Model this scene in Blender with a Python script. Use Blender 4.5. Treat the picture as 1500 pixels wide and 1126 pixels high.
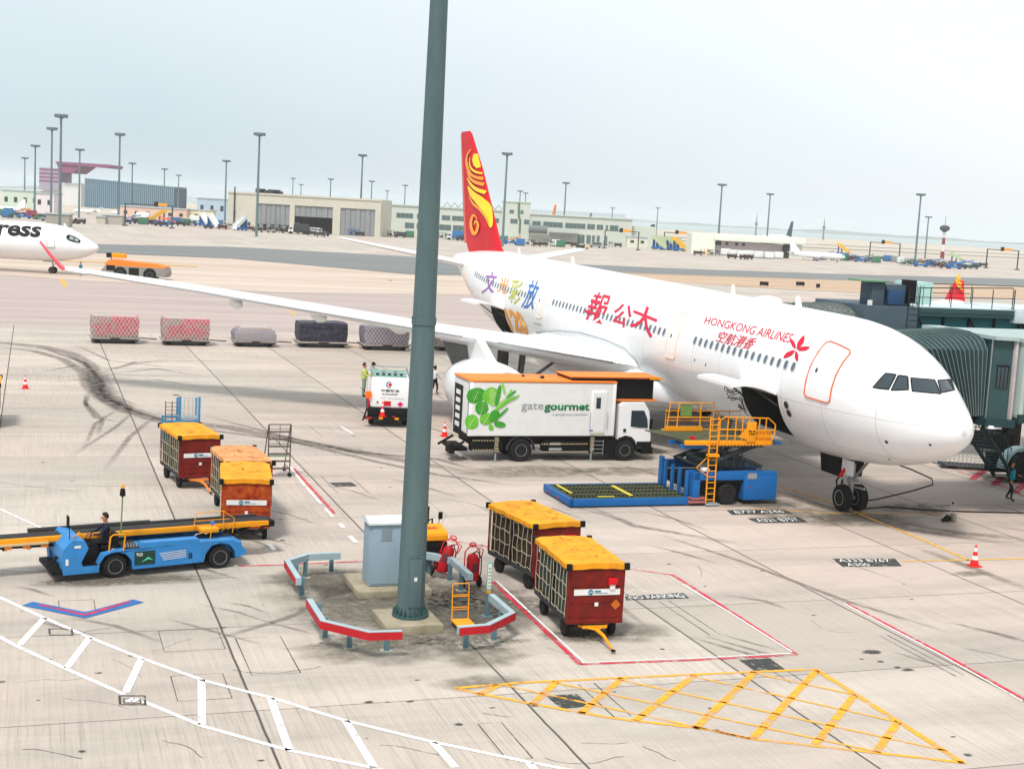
import bpy, bmesh, math, random
from mathutils import Vector, Matrix
random.seed(7)
R = math.radians
for o in list(bpy.data.objects):
    bpy.data.objects.remove(o)
SC = bpy.context.scene
COL = SC.collection

# ------------------------------------------------------------------ camera
CAM_H, FPX, PITCH, ROLL = 11.079, 2024.635, 0.12374, 0.05522
cam_d = bpy.data.cameras.new('camera')
cam = bpy.data.objects.new('camera', cam_d)
COL.objects.link(cam)
cam_d.sensor_width = 36.0
cam_d.lens = FPX / 1500 * 36
cam_d.clip_start, cam_d.clip_end = 0.1, 30000
cam.matrix_world = Matrix.Translation((0, 0, CAM_H)) @ Matrix.Rotation(math.pi / 2 - PITCH, 4, 'X') @ Matrix.Rotation(ROLL, 4, 'Z')
SC.camera = cam
# ------------------------------------------------------------------ sky, sun, exposure
SUN_EL, SUN_AZ = R(58), R(200)      # azimuth measured from +Y towards +X
SC.view_settings.view_transform = 'Standard'
SC.view_settings.look = 'None'
SC.view_settings.gamma = 1
SC.view_settings.exposure = 0.40
wd = bpy.data.worlds.new('World')
SC.world = wd
wd.use_nodes = True
nt = wd.node_tree
for n in list(nt.nodes):
    nt.nodes.remove(n)
def wn(t, **k):
    n = nt.nodes.new(t)
    for a, b in k.items():
        setattr(n, a, b)
    return n
out = wn('ShaderNodeOutputWorld')
bg = wn('ShaderNodeBackground')
bg.inputs['Strength'].default_value = 0.12
sky = wn('ShaderNodeTexSky', sky_type='NISHITA', sun_disc=False)
sky.sun_elevation, sky.sun_rotation = SUN_EL, SUN_AZ
sky.air_density, sky.dust_density, sky.ozone_density, sky.altitude = 1.0, 4.0, 1.5, 10
tc = wn('ShaderNodeTexCoord')
mp = wn('ShaderNodeMapping')
mp.inputs['Scale'].default_value = (1, 1, 2.5)
cl = wn('ShaderNodeTexNoise')
cl.inputs['Scale'].default_value = 1.1
cl.inputs['Detail'].default_value = 5
cl.inputs['Roughness'].default_value = 0.45
rmp = wn('ShaderNodeValToRGB')
rmp.color_ramp.elements[0].position, rmp.color_ramp.elements[0].color = 0.22, (4.0, 4.9, 5.5, 1)
rmp.color_ramp.elements[1].position, rmp.color_ramp.elements[1].color = 0.86, (6.9, 7.3, 7.45, 1)
mx = wn('ShaderNodeMixRGB')
mx.inputs['Fac'].default_value = 0.86
L = nt.links.new
L(tc.outputs['Generated'], mp.inputs['Vector'])
L(mp.outputs['Vector'], cl.inputs['Vector'])
sxyz = wn('ShaderNodeSeparateXYZ')
L(tc.outputs['Generated'], sxyz.inputs[0])
m1 = wn('ShaderNodeMath', operation='MULTIPLY_ADD')
m1.inputs[1].default_value, m1.inputs[2].default_value = 0.55, -0.06
L(sxyz.outputs[0], m1.inputs[0])
m2 = wn('ShaderNodeMath', operation='MULTIPLY_ADD')
m2.inputs[1].default_value = 1.1
L(sxyz.outputs[2], m2.inputs[0])
L(m1.outputs[0], m2.inputs[2])
m3 = wn('ShaderNodeMath', operation='MULTIPLY_ADD')
m3.inputs[1].default_value = 0.95
L(cl.outputs['Fac'], m3.inputs[0])
L(m2.outputs[0], m3.inputs[2])
L(m3.outputs[0], rmp.inputs['Fac'])
L(sky.outputs['Color'], mx.inputs['Color1'])
L(rmp.outputs['Color'], mx.inputs['Color2'])
L(mx.outputs['Color'], bg.inputs['Color'])
L(bg.outputs['Background'], out.inputs['Surface'])
sd = bpy.data.lights.new('sun', 'SUN')
sd.energy, sd.angle, sd.color = 2.5, R(10), (1.0, 0.96, 0.9)
sun = bpy.data.objects.new('sun', sd)
COL.objects.link(sun)
sv = Vector((math.sin(SUN_AZ) * math.cos(SUN_EL), math.cos(SUN_AZ) * math.cos(SUN_EL), math.sin(SUN_EL)))
sun.rotation_euler = sv.to_track_quat('Z', 'Y').to_euler()

# ------------------------------------------------------------------ frames: the whole apron is laid out on one grid, turned TH from the view axis
TH = R(19.3411)
CT, ST = math.cos(TH), math.sin(TH)
def W(a, b, z=0):
    return Vector((a * CT - b * ST, a * ST + b * CT, z))
_fw = Vector((0, math.cos(PITCH), -math.sin(PITCH)))
_up = Vector((0, math.sin(PITCH), math.cos(PITCH)))
def sight(px, py):
    dx, dy = px - 750, py - 563
    c, s = math.cos(ROLL), math.sin(ROLL)
    u, v = c * dx + s * dy, -s * dx + c * dy
    return Vector((u, 0, 0)) - _up * v + _fw * FPX
def toab(p):
    return Vector((p.x * CT + p.y * ST, -p.x * ST + p.y * CT, p.z))
def at(px, py, z=0):          # survey point of the photo: grid position at height z
    d = sight(px, py)
    t = (z - CAM_H) / d.z
    p = toab(Vector((0, 0, CAM_H)) + d * t)
    return p.x, p.y
def atb(px, py, b):           # survey point on the upright plane b = const
    d = toab(sight(px, py))
    t = b / d.y
    return d.x * t, CAM_H + d.z * t
def wxy(px, dist):            # world x,y in the direction of photo column px near the horizon, dist metres away
    py = 324.3 + (px - 995) * 0.0553 + 10
    d = sight(px, py)
    h = math.hypot(d.x, d.y)
    return d.x / h * dist, d.y / h * dist

# ------------------------------------------------------------------ materials
def srgb(h):
    h = h.lstrip('#')
    v = [int(h[i:i + 2], 16) / 255 for i in (0, 2, 4)]
    return tuple((x / 12.92 if x <= 0.04045 else ((x + 0.055) / 1.055) ** 2.4) for x in v)
MC = {}
def mat(name, col, rough=0.5, metal=0.0, dirt=0.2, scale=2.0, dcol=None, bump=0.0, coat=0.0, emis=0.0, streak=False):
    if name in MC:
        return MC[name]
    if isinstance(col, str):
        col = srgb(col)
    m = bpy.data.materials.new(name)
    m.use_nodes = True
    t = m.node_tree
    b = t.nodes['Principled BSDF']
    b.inputs['Roughness'].default_value = rough
    b.inputs['Metallic'].default_value = metal
    b.inputs['Specular IOR Level'].default_value = 0.5 if rough < 0.36 else 0.22
    b.inputs['Coat Weight'].default_value = coat
    b.inputs['Base Color'].default_value = (*col, 1)
    if emis:
        b.inputs['Emission Color'].default_value = (*col, 1)
        b.inputs['Emission Strength'].default_value = emis
    if dirt > 0:
        c = t.nodes.new('ShaderNodeTexCoord')
        n = t.nodes.new('ShaderNodeTexNoise')
        n.inputs['Scale'].default_value = scale
        n.inputs['Detail'].default_value = 8
        n.inputs['Roughness'].default_value = 0.65
        mpn = t.nodes.new('ShaderNodeMapping')
        if streak:
            mpn.inputs['Scale'].default_value = (1, 1, 0.18)
        r = t.nodes.new('ShaderNodeValToRGB')
        r.color_ramp.elements[0].position = 0.35
        r.color_ramp.elements[1].position = 0.75
        mxn = t.nodes.new('ShaderNodeMixRGB')
        dc = dcol or tuple(x * 0.35 + 0.01 for x in col)
        if isinstance(dc, str):
            dc = srgb(dc)
        mxn.inputs['Color1'].default_value = (*col, 1)
        mxn.inputs['Color2'].default_value = (*dc, 1)
        mu = t.nodes.new('ShaderNodeMath')
        mu.operation = 'MULTIPLY'
        mu.inputs[1].default_value = dirt
        k = t.links.new
        k(c.outputs['Object'], mpn.inputs['Vector'])
        k(mpn.outputs['Vector'], n.inputs['Vector'])
        k(n.outputs['Fac'], r.inputs['Fac'])
        k(r.outputs['Color'], mu.inputs[0])
        k(mu.outputs[0], mxn.inputs['Fac'])
        k(mxn.outputs['Color'], b.inputs['Base Color'])
        ra = t.nodes.new('ShaderNodeMath')
        ra.operation = 'MULTIPLY_ADD'
        ra.inputs[1].default_value = 0.35
        ra.inputs[2].default_value = max(0.05, rough - 0.1)
        k(n.outputs['Fac'], ra.inputs[0])
        k(ra.outputs[0], b.inputs['Roughness'])
        if bump:
            bn = t.nodes.new('ShaderNodeBump')
            bn.inputs['Strength'].default_value = bump
            bn.inputs['Distance'].default_value = 0.03
            k(n.outputs['Fac'], bn.inputs['Height'])
            k(bn.outputs['Normal'], b.inputs['Normal'])
    MC[name] = m
    return m

WHITE = mat('aircraft_white', (0.80, 0.81, 0.82), 0.28, dirt=0.14, scale=0.7, dcol=(0.5, 0.49, 0.47), coat=0.3)
WHITE2 = mat('white_paint', (0.72, 0.72, 0.71), 0.45, dirt=0.22, scale=1.5, dcol=(0.35, 0.33, 0.3))
GREY = mat('grey_paint', (0.30, 0.33, 0.34), 0.5, dirt=0.3)
DGREY = mat('dark_grey', (0.035, 0.038, 0.042), 0.6, dirt=0.3)
BLACK = mat('black_paint', (0.003, 0.0032, 0.004), 0.6, dirt=0.2, dcol=(0.03, 0.027, 0.022))
RIMP = mat('rim_pale', (0.33, 0.34, 0.35), 0.5, dirt=0.4)
RUBBER = mat('rubber', (0.009, 0.009, 0.010), 0.85, dirt=0.3, dcol=(0.06, 0.052, 0.045), scale=5)
STEEL = mat('steel', (0.45, 0.46, 0.47), 0.35, 0.8, dirt=0.3)
BLUE = mat('blue_paint', '#1562a6', 0.45, dirt=0.35, scale=2.5, dcol=(0.02, 0.07, 0.14))
LBLUE = mat('light_blue_paint', '#3383c4', 0.42, dirt=0.5, scale=2.0, dcol=(0.03, 0.09, 0.18))
YEL = mat('yellow_paint', '#ee9a10', 0.5, dirt=0.3, scale=3, dcol=(0.25, 0.12, 0.02))
TARP = mat('yellow_tarp', '#f0a010', 0.6, dirt=0.75, scale=2.6, dcol=(0.34, 0.13, 0.015), bump=0.9)
TARP2 = mat('faded_tarp', '#dca06a', 0.7, dirt=0.8, scale=2.2, dcol='#a8501c', bump=0.5)
ORANGE = mat('orange_paint', '#f0802a', 0.5, dirt=0.3, scale=1.5, dcol=(0.4, 0.16, 0.05))
CARTRED = mat('cart_red', '#7c1a13', 0.6, dirt=0.85, scale=2.5, dcol='#3a140e', bump=0.3)
CARTRUST = mat('cart_rust', '#86160c', 0.7, dirt=0.8, scale=5.0, dcol='#c8681e', bump=0.5, streak=False)
RED = mat('red_paint', '#c8101e', 0.4, dirt=0.15, scale=3)
LOGORED = mat('logo_red', '#c80830', 0.4, dirt=0)
TAILRED = mat('tail_red', (0.58, 0.004, 0.012), 0.45, dirt=0.08, scale=0.5)
GOLD = mat('gold_paint', '#f4a81c', 0.4, dirt=0)
GLASS = mat('dark_glass', (0.03, 0.045, 0.055), 0.08, dirt=0)
WGLASS = mat('cabin_window', (0.10, 0.13, 0.16), 0.12, dirt=0)
TEAL = mat('teal_steel', '#304c4b', 0.5, dirt=0.35, scale=1.2)
DTEAL = mat('dark_teal', '#1d3a3e', 0.6, dirt=0.35, scale=1.5)
POLE = mat('mast_paint', '#566a6b', 0.45, dirt=0.6, scale=2.2, dcol='#34474c', streak=True)
CONC = mat('pad_concrete', '#a39883', 0.85, dirt=0.85, scale=2.0, dcol='#6f6a55', bump=0.5)
CREAM = mat('cream_wall', '#d6d2bd', 0.8, dirt=0.25, scale=0.05)
SKIN = mat('skin', '#b07a5a', 0.6, dirt=0)
HAIR = mat('hair', (0.01, 0.009, 0.008), 0.6, dirt=0)
CANVAS = mat('canopy_canvas', '#35484d', 0.75, dirt=0.4, scale=2.0, dcol='#2a3638', bump=0.4)

def panel_lines(src, name, pitch=2.65, lon=1.45):
    m = src.copy()
    m.name = name
    t = m.node_tree
    b = t.nodes['Principled BSDF']
    k = t.links.new
    old = b.inputs['Base Color'].links[0].from_socket
    c = t.nodes.new('ShaderNodeTexCoord')
    s = t.nodes.new('ShaderNodeSeparateXYZ')
    k(c.outputs['Object'], s.inputs[0])
    res = []
    for ax, p, w in ((1, pitch, .012), (2, lon, .010)):
        q = t.nodes.new('ShaderNodeMath')
        q.operation = 'PINGPONG'
        q.inputs[1].default_value = p / 2
        k(s.outputs[ax], q.inputs[0])
        r = t.nodes.new('ShaderNodeMapRange')
        r.inputs['From Min'].default_value, r.inputs['From Max'].default_value = w, w * 2.2
        r.inputs['To Min'].default_value, r.inputs['To Max'].default_value = .42, 0
        k(q.outputs[0], r.inputs['Value'])
        res.append(r.outputs[0])
    mxx = t.nodes.new('ShaderNodeMath')
    mxx.operation = 'MAXIMUM'
    k(res[0], mxx.inputs[0])
    k(res[1], mxx.inputs[1])
    mm = t.nodes.new('ShaderNodeMixRGB')
    mm.inputs['Color2'].default_value = (.3, .31, .32, 1)
    k(old, mm.inputs['Color1'])
    k(mxx.outputs[0], mm.inputs['Fac'])
    k(mm.outputs['Color'], b.inputs['Base Color'])
    return m
SKINM = panel_lines(WHITE, 'fuselage_skin')

# ------------------------------------------------------------------ mesh builder
class MB:
    def __init__(s, m=None):
        s.bm = bmesh.new()
        s.ms = []
        s.k = 0
        if m:
            s.m(m)
    def m(s, m):
        if m not in s.ms:
            s.ms.append(m)
        s.k = s.ms.index(m)
        return s
    def face(s, pts):
        vs = [s.bm.verts.new(p) for p in pts]
        try:
            f = s.bm.faces.new(vs)
            f.material_index = s.k
            return f
        except ValueError:
            return None
    def box(s, x0, x1, y0, y1, z0, z1, bev=0.0, M=None):
        b = bmesh.new()
        bmesh.ops.create_cube(b, size=1)
        for v in b.verts:
            v.co = Vector(((x0 + x1) / 2 + v.co.x * (x1 - x0), (y0 + y1) / 2 + v.co.y * (y1 - y0), (z0 + z1) / 2 + v.co.z * (z1 - z0)))
        if bev:
            bmesh.ops.bevel(b, geom=b.edges[:], offset=bev, segments=2, affect='EDGES', profile=0.6)
        s.add(b, M)
        return s
    def add(s, b, M=None):
        if M is not None:
            bmesh.ops.transform(b, matrix=M, verts=b.verts)
        for f in b.faces:
            f.material_index = s.k
        me = bpy.data.meshes.new('tmp')
        b.to_mesh(me)
        b.free()
        s.bm.from_mesh(me)
        bpy.data.meshes.remove(me)
    def ring(s, c, u, v, r, n, ru=None):
        return [s.bm.verts.new(c + u * (math.cos(2 * math.pi * i / n) * (ru or r)) + v * (math.sin(2 * math.pi * i / n) * r)) for i in range(n)]
    def skin(s, A, B, close=True):
        n = len(A)
        for i in range(n if close else n - 1):
            j = (i + 1) % n
            f = s.bm.faces.new((A[i], A[j], B[j], B[i]))
            f.material_index = s.k
    def cap(s, A):
        f = s.bm.faces.new(A)
        f.material_index = s.k
    def path(s, pts, r, n=8, caps=True, closed=False):
        pts = [Vector(p) for p in pts]
        rr = r if isinstance(r, (list, tuple)) else [r] * len(pts)
        prev = None
        rings = []
        ref = None
        for i, p in enumerate(pts):
            if closed:
                t = (pts[(i + 1) % len(pts)] - pts[i - 1])
            else:
                t = (pts[min(i + 1, len(pts) - 1)] - pts[max(i - 1, 0)])
            t.normalize()
            if ref is None:
                ref = Vector((0, 0, 1)) if abs(t.z) < 0.9 else Vector((1, 0, 0))
            u = t.cross(ref)
            if u.length < 1e-4:
                u = t.orthogonal()
            u.normalize()
            v = t.cross(u).normalized()
            rings.append(s.ring(p, u, v, rr[i], n))
            ref = v if ref.dot(v) > 0 else -v
        for A, B in zip(rings, rings[1:]):
            s.skin(A, B)
        if closed:
            s.skin(rings[-1], rings[0])
        elif caps:
            s.cap(rings[0])
            s.cap(rings[-1][::-1])
        return s
    def tube(s, p, q, r, r2=None, n=8):
        return s.path([p, q], [r, r if r2 is None else r2], n)
    def lathe(s, prof, c=(0, 0, 0), ax='z', n=20, ell=1.0):
        c = Vector(c)
        D = {'x': Vector((1, 0, 0)), 'y': Vector((0, 1, 0)), 'z': Vector((0, 0, 1))}[ax]
        u = {'x': Vector((0, 1, 0)), 'y': Vector((0, 0, 1)), 'z': Vector((1, 0, 0))}[ax]
        v = D.cross(u)
        rings = [s.ring(c + D * h, u, v, max(r, 1e-4), n) for r, h in prof]
        for A, B in zip(rings, rings[1:]):
            s.skin(A, B)
        if prof[0][0] > 1e-3:
            s.cap(rings[0][::-1])
        if prof[-1][0] > 1e-3:
            s.cap(rings[-1])
        return s
    def prism(s, poly, ax, lo, hi):
        def P(p, h):
            if ax == 'x':
                return Vector((h, p[0], p[1]))
            if ax == 'y':
                return Vector((p[0], h, p[1]))
            return Vector((p[0], p[1], h))
        A = [s.bm.verts.new(P(p, lo)) for p in poly]
        B = [s.bm.verts.new(P(p, hi)) for p in poly]
        s.skin(A, B)
        s.cap(A[::-1])
        s.cap(B)
        return s
    def wire(s, x0, x1, y, z0, z1, nx, nz, r=0.012):
        for i in range(nx + 1):
            x = x0 + (x1 - x0) * i / nx
            s.tube((x, y, z0), (x, y, z1), r, n=5)
        for i in range(nz + 1):
            z = z0 + (z1 - z0) * i / nz
            s.tube((x0, y, z), (x1, y, z), r, n=5)
    def build(s, name, parent=None, smooth=True, M=None):
        bm = s.bm
        if M is not None:
            bmesh.ops.transform(bm, matrix=M, verts=bm.verts)
        bmesh.ops.recalc_face_normals(bm, faces=bm.faces[:])
        if smooth:
            for f in bm.faces:
                f.smooth = True
            for e in bm.edges:
                if len(e.link_faces) != 2 or e.calc_face_angle(0) > 0.6:
                    e.smooth = False
        me = bpy.data.meshes.new(name)
        bm.to_mesh(me)
        bm.free()
        for m in s.ms:
            me.materials.append(m)
        o = bpy.data.objects.new(name, me)
        COL.objects.link(o)
        if parent:
            o.parent = parent
        return o

def tag(o, label, cat, group=None, kind=None):
    if label:
        o['label'] = label
    if cat:
        o['category'] = cat
    if group:
        o['group'] = group
    if kind:
        o['kind'] = kind
    return o
def thing(name, label, cat, a, b, rot=0.0, group=None, z=0.0):
    o = bpy.data.objects.new(name, None)
    o.empty_display_size = 0.3
    COL.objects.link(o)
    o.location = W(a, b, z)
    o.rotation_euler = (0, 0, TH + rot)
    return tag(o, label, cat, group)
def struct(o):
    o['kind'] = 'structure'
    return o
def dup(src, a=None, b=None, rot=0.0, label=None, z=0.0, loc=None, rz=None, scale=None):
    r = src.copy()
    COL.objects.link(r)
    r.location = loc if loc is not None else W(a, b, z)
    r.rotation_euler = (0, 0, rz if rz is not None else TH + rot)
    if scale:
        r.scale = (scale,) * 3 if not isinstance(scale, tuple) else scale
    if label:
        r['label'] = label
    for ch in list(src.children):
        c = ch.copy()
        COL.objects.link(c)
        c.parent = r
        for g in list(ch.children):
            d = g.copy()
            COL.objects.link(d)
            d.parent = c
    return r
def part(name, m, parent, fn, smooth=True):
    x = MB(m)
    fn(x)
    return x.build(name, parent, smooth)
def wheel(parent, x, y, r, w, ax='y', rimm=None, name='wheel', z=None, hub=0.55):
    z = r if z is None else z
    t = MB(RUBBER)
    h = w / 2
    t.lathe([(r * hub, -h), (r * .9, -h), (r, -h * .7), (r, h * .7), (r * .9, h), (r * hub, h)], (x, y, z), ax, 24)
    o = t.build(name, parent)
    k = MB(rimm or GREY)
    k.lathe([(0.0, -h * .95), (r * .18, -h * .98), (r * .22, -h * .82), (r * hub * .85, -h * .78), (r * hub, -h * 1.02), (r * hub * 1.04, -h * 1.03),
             (r * hub * 1.04, h * 1.03), (r * hub, h * 1.02), (r * hub * .85, h * .78), (r * .22, h * .82), (r * .18, h * .98), (0.0, h * .95)], (x, y, z), ax, 20)
    k.build('rim', o)
    return o
def glyphs(txt, m, size=1.0, shear=0.0, bold=0.0, align='LEFT'):
    """text as a flat bmesh in XY, baseline at y=0"""
    c = bpy.data.curves.new('t', 'FONT')
    c.body = txt
    c.size = size
    c.shear = shear
    c.offset = bold
    c.align_x = align
    c.resolution_u = 3
    o = bpy.data.objects.new('t', c)
    COL.objects.link(o)
    dg = bpy.context.evaluated_depsgraph_get()
    me = bpy.data.meshes.new_from_object(o.evaluated_get(dg))
    b = bmesh.new()
    b.from_mesh(me)
    bpy.data.objects.remove(o)
    bpy.data.curves.remove(c)
    bpy.data.meshes.remove(me)
    return b
def fit(b, x0, x1, y0, y1):
    xs = [v.co.x for v in b.verts]
    ys = [v.co.y for v in b.verts]
    ax, bx, ay, by = min(xs), max(xs), min(ys), max(ys)
    for v in b.verts:
        v.co.x = x0 + (v.co.x - ax) / (bx - ax) * (x1 - x0)
        v.co.y = y0 + (v.co.y - ay) / (by - ay) * (y1 - y0)
    return b
def slab(b, t):
    """give a flat glyph mesh a little thickness along +Z"""
    g = bmesh.ops.extrude_face_region(b, geom=b.faces[:])
    bmesh.ops.translate(b, vec=(0, 0, t), verts=[v for v in g['geom'] if isinstance(v, bmesh.types.BMVert)])
    return b
def decal(txt, m, parent, mtx, x0, x1, y0, y1, name='lettering', t=0.004, **k):
    b = slab(fit(glyphs(txt, m, **k), x0, x1, y0, y1), t)
    bmesh.ops.transform(b, matrix=mtx, verts=b.verts)
    x = MB(m)
    x.add(b)
    return x.build(name, parent, smooth=False)
# glyph plane frames: facing -y (towards the camera), facing -x
FY = Matrix(((1, 0, 0, 0), (0, 0, -1, 0), (0, 1, 0, 0), (0, 0, 0, 1)))

# ================================================================== GROUND
def ground_mat():
    m = bpy.data.materials.new('apron_concrete')
    m.use_nodes = True
    t = m.node_tree
    b = t.nodes['Principled BSDF']
    N = lambda ty, **k: (lambda n: ([setattr(n, a, v) for a, v in k.items()], n)[1])(t.nodes.new(ty))
    k = t.links.new
    tc = N('ShaderNodeTexCoord')
    sp = N('ShaderNodeSeparateXYZ')
    k(tc.outputs['Object'], sp.inputs[0])
    def math2(op, x, y=None, z=None):
        n = N('ShaderNodeMath', operation=op)
        for i, v in enumerate((x, y, z)):
            if v is None:
                continue
            if isinstance(v, (int, float)):
                n.inputs[i].default_value = v
            else:
                k(v, n.inputs[i])
        return n.outputs[0]
    wob = N('ShaderNodeTexNoise')
    wob.inputs['Scale'].default_value = 0.8
    k(tc.outputs['Object'], wob.inputs['Vector'])
    w = math2('MULTIPLY_ADD', wob.outputs['Fac'], 0.05, -0.025)
    masks = []
    cells = []
    for ax, off in ((0, 4.72), (1, 29.1)):
        v = math2('SUBTRACT', sp.outputs[ax], off)
        vw = math2('ADD', v, w)
        d = math2('PINGPONG', vw, 3.025)
        mr = N('ShaderNodeMapRange')
        mr.inputs['From Min'].default_value = 0.012 if ax == 0 else 0.006
        mr.inputs['From Max'].default_value = 0.045 if ax == 0 else 0.03
        mr.inputs['To Min'].default_value = 1.0 if ax == 0 else 0.8
        mr.inputs['To Max'].default_value = 0.0
        k(d, mr.inputs['Value'])
        masks.append(mr.outputs[0])
        cells.append(math2('FLOOR', math2('DIVIDE', v, 6.05)))
    joint = math2('MAXIMUM', masks[0], masks[1])
    cb = N('ShaderNodeCombineXYZ')
    k(cells[0], cb.inputs[0])
    k(cells[1], cb.inputs[1])
    wnz = N('ShaderNodeTexWhiteNoise', noise_dimensions='2D')
    k(cb.outputs[0], wnz.inputs['Vector'])
    # base tone: large scale drift between pinkish and greenish concrete
    big = N('ShaderNodeTexNoise')
    big.inputs['Scale'].default_value = 0.035
    big.inputs['Detail'].default_value = 3
    k(tc.outputs['Object'], big.inputs['Vector'])
    r1 = N('ShaderNodeValToRGB')
    r1.color_ramp.elements[0].position, r1.color_ramp.elements[0].color = 0.38, (0.50, 0.405, 0.352, 1)
    r1.color_ramp.elements[1].position, r1.color_ramp.elements[1].color = 0.64, (0.475, 0.435, 0.372, 1)
    k(big.outputs['Fac'], r1.inputs['Fac'])
    # slab tone
    hs = N('ShaderNodeHueSaturation')
    k(r1.outputs['Color'], hs.inputs['Color'])
    k(math2('MULTIPLY_ADD', wnz.outputs['Value'], 0.24, 0.88), hs.inputs['Value'])
    # brushed streaks along b
    mp1 = N('ShaderNodeMapping')
    mp1.inputs['Scale'].default_value = (9, 0.35, 1)
    k(tc.outputs['Object'], mp1.inputs['Vector'])
    s1 = N('ShaderNodeTexNoise')
    s1.inputs['Scale'].default_value = 1.0
    s1.inputs['Detail'].default_value = 6
    s1.inputs['Roughness'].default_value = 0.7
    k(mp1.outputs[0], s1.inputs['Vector'])
    # dirty smears mostly along a
    mp2 = N('ShaderNodeMapping')
    mp2.inputs['Scale'].default_value = (0.10, 0.45, 1)
    mp2.inputs['Rotation'].default_value = (0, 0, 0.45)
    k(tc.outputs['Object'], mp2.inputs['Vector'])
    s2 = N('ShaderNodeTexNoise')
    s2.inputs['Scale'].default_value = 1.0
    s2.inputs['Detail'].default_value = 9
    s2.inputs['Roughness'].default_value = 0.68
    k(mp2.outputs[0], s2.inputs['Vector'])
    f2 = N('ShaderNodeMapRange')
    f2.inputs['From Min'].default_value, f2.inputs['From Max'].default_value = 0.45, 0.70
    f2.inputs['To Min'].default_value, f2.inputs['To Max'].default_value = 0, 0.48
    k(s2.outputs['Fac'], f2.inputs['Value'])
    f1 = N('ShaderNodeMapRange')
    f1.inputs['From Min'].default_value, f1.inputs['From Max'].default_value = 0.35, 0.8
    f1.inputs['To Min'].default_value, f1.inputs['To Max'].default_value = 0, 0.32
    k(s1.outputs['Fac'], f1.inputs['Value'])
    wv = N('ShaderNodeTexWhiteNoise', noise_dimensions='2D')
    of = N('ShaderNodeVectorMath', operation='ADD')
    of.inputs[1].default_value = (17.3, 5.1, 0)
    k(cb.outputs[0], of.inputs[0])
    k(of.outputs[0], wv.inputs['Vector'])
    mp4 = N('ShaderNodeMapping')
    mp4.inputs['Scale'].default_value = (16, 0.22, 1)
    k(tc.outputs['Object'], mp4.inputs['Vector'])
    s4 = N('ShaderNodeTexNoise')
    s4.inputs['Scale'].default_value = 1.0
    s4.inputs['Detail'].default_value = 3
    s4.inputs['Roughness'].default_value = 0.8
    k(mp4.outputs[0], s4.inputs['Vector'])
    f4 = N('ShaderNodeMapRange')
    f4.inputs['From Min'].default_value, f4.inputs['From Max'].default_value = 0.50, 0.66
    f4.inputs['To Min'].default_value, f4.inputs['To Max'].default_value = 0, 0.45
    k(s4.outputs['Fac'], f4.inputs['Value'])
    g4 = math2('MULTIPLY', f4.outputs[0], math2('POWER', wv.outputs['Value'], 1.3))
    s5 = N('ShaderNodeTexNoise')
    s5.inputs['Scale'].default_value = 26.0
    s5.inputs['Detail'].default_value = 4
    k(tc.outputs['Object'], s5.inputs['Vector'])
    f5 = N('ShaderNodeMapRange')
    f5.inputs['From Min'].default_value, f5.inputs['From Max'].default_value = 0.5, 0.7
    f5.inputs['To Min'].default_value, f5.inputs['To Max'].default_value = 0, 0.25
    k(s5.outputs['Fac'], f5.inputs['Value'])
    # blotches and oil spots
    s3 = N('ShaderNodeTexNoise')
    s3.inputs['Scale'].default_value = 0.9
    s3.inputs['Detail'].default_value = 10
    s3.inputs['Roughness'].default_value = 0.75
    k(tc.outputs['Object'], s3.inputs['Vector'])
    f3 = N('ShaderNodeMapRange')
    f3.inputs['From Min'].default_value, f3.inputs['From Max'].default_value = 0.60, 0.85
    f3.inputs['To Min'].default_value, f3.inputs['To Max'].default_value = 0, 0.55
    k(s3.outputs['Fac'], f3.inputs['Value'])
    def mix(c1, c2, fac):
        n = N('ShaderNodeMixRGB')
        k(c1, n.inputs['Color1'])
        n.inputs['Color2'].default_value = (*c2, 1)
        k(fac, n.inputs['Fac'])
        return n.outputs['Color']
    c = mix(hs.outputs['Color'], (0.22, 0.19, 0.165), f1.outputs[0])
    c = mix(c, (0.17, 0.15, 0.13), g4)
    c = mix(c, (0.20, 0.18, 0.15), f5.outputs[0])
    c = mix(c, (0.20, 0.18, 0.16), f2.outputs[0])
    c = mix(c, (0.12, 0.11, 0.10), f3.outputs[0])
    c = mix(c, (0.05, 0.042, 0.038), joint)
    k(c, b.inputs['Base Color'])
    b.inputs['Roughness'].default_value = 0.8
    bn = N('ShaderNodeBump')
    bn.inputs['Strength'].default_value = 0.25
    bn.inputs['Distance'].default_value = 0.01
    hh = math2('SUBTRACT', s1.outputs['Fac'], math2('MULTIPLY', joint, 1.5))
    k(hh, bn.inputs['Height'])
    k(bn.outputs['Normal'], b.inputs['Normal'])
    return m
def abobj(o):
    o.rotation_euler = (0, 0, TH)
    return o
g = MB(ground_mat())
g.face([(-900, -60, 0), (1100, -60, 0), (1500, 1150, 0), (-900, 2500, 0)])
struct(abobj(g.build('apron_ground', smooth=False)))

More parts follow.
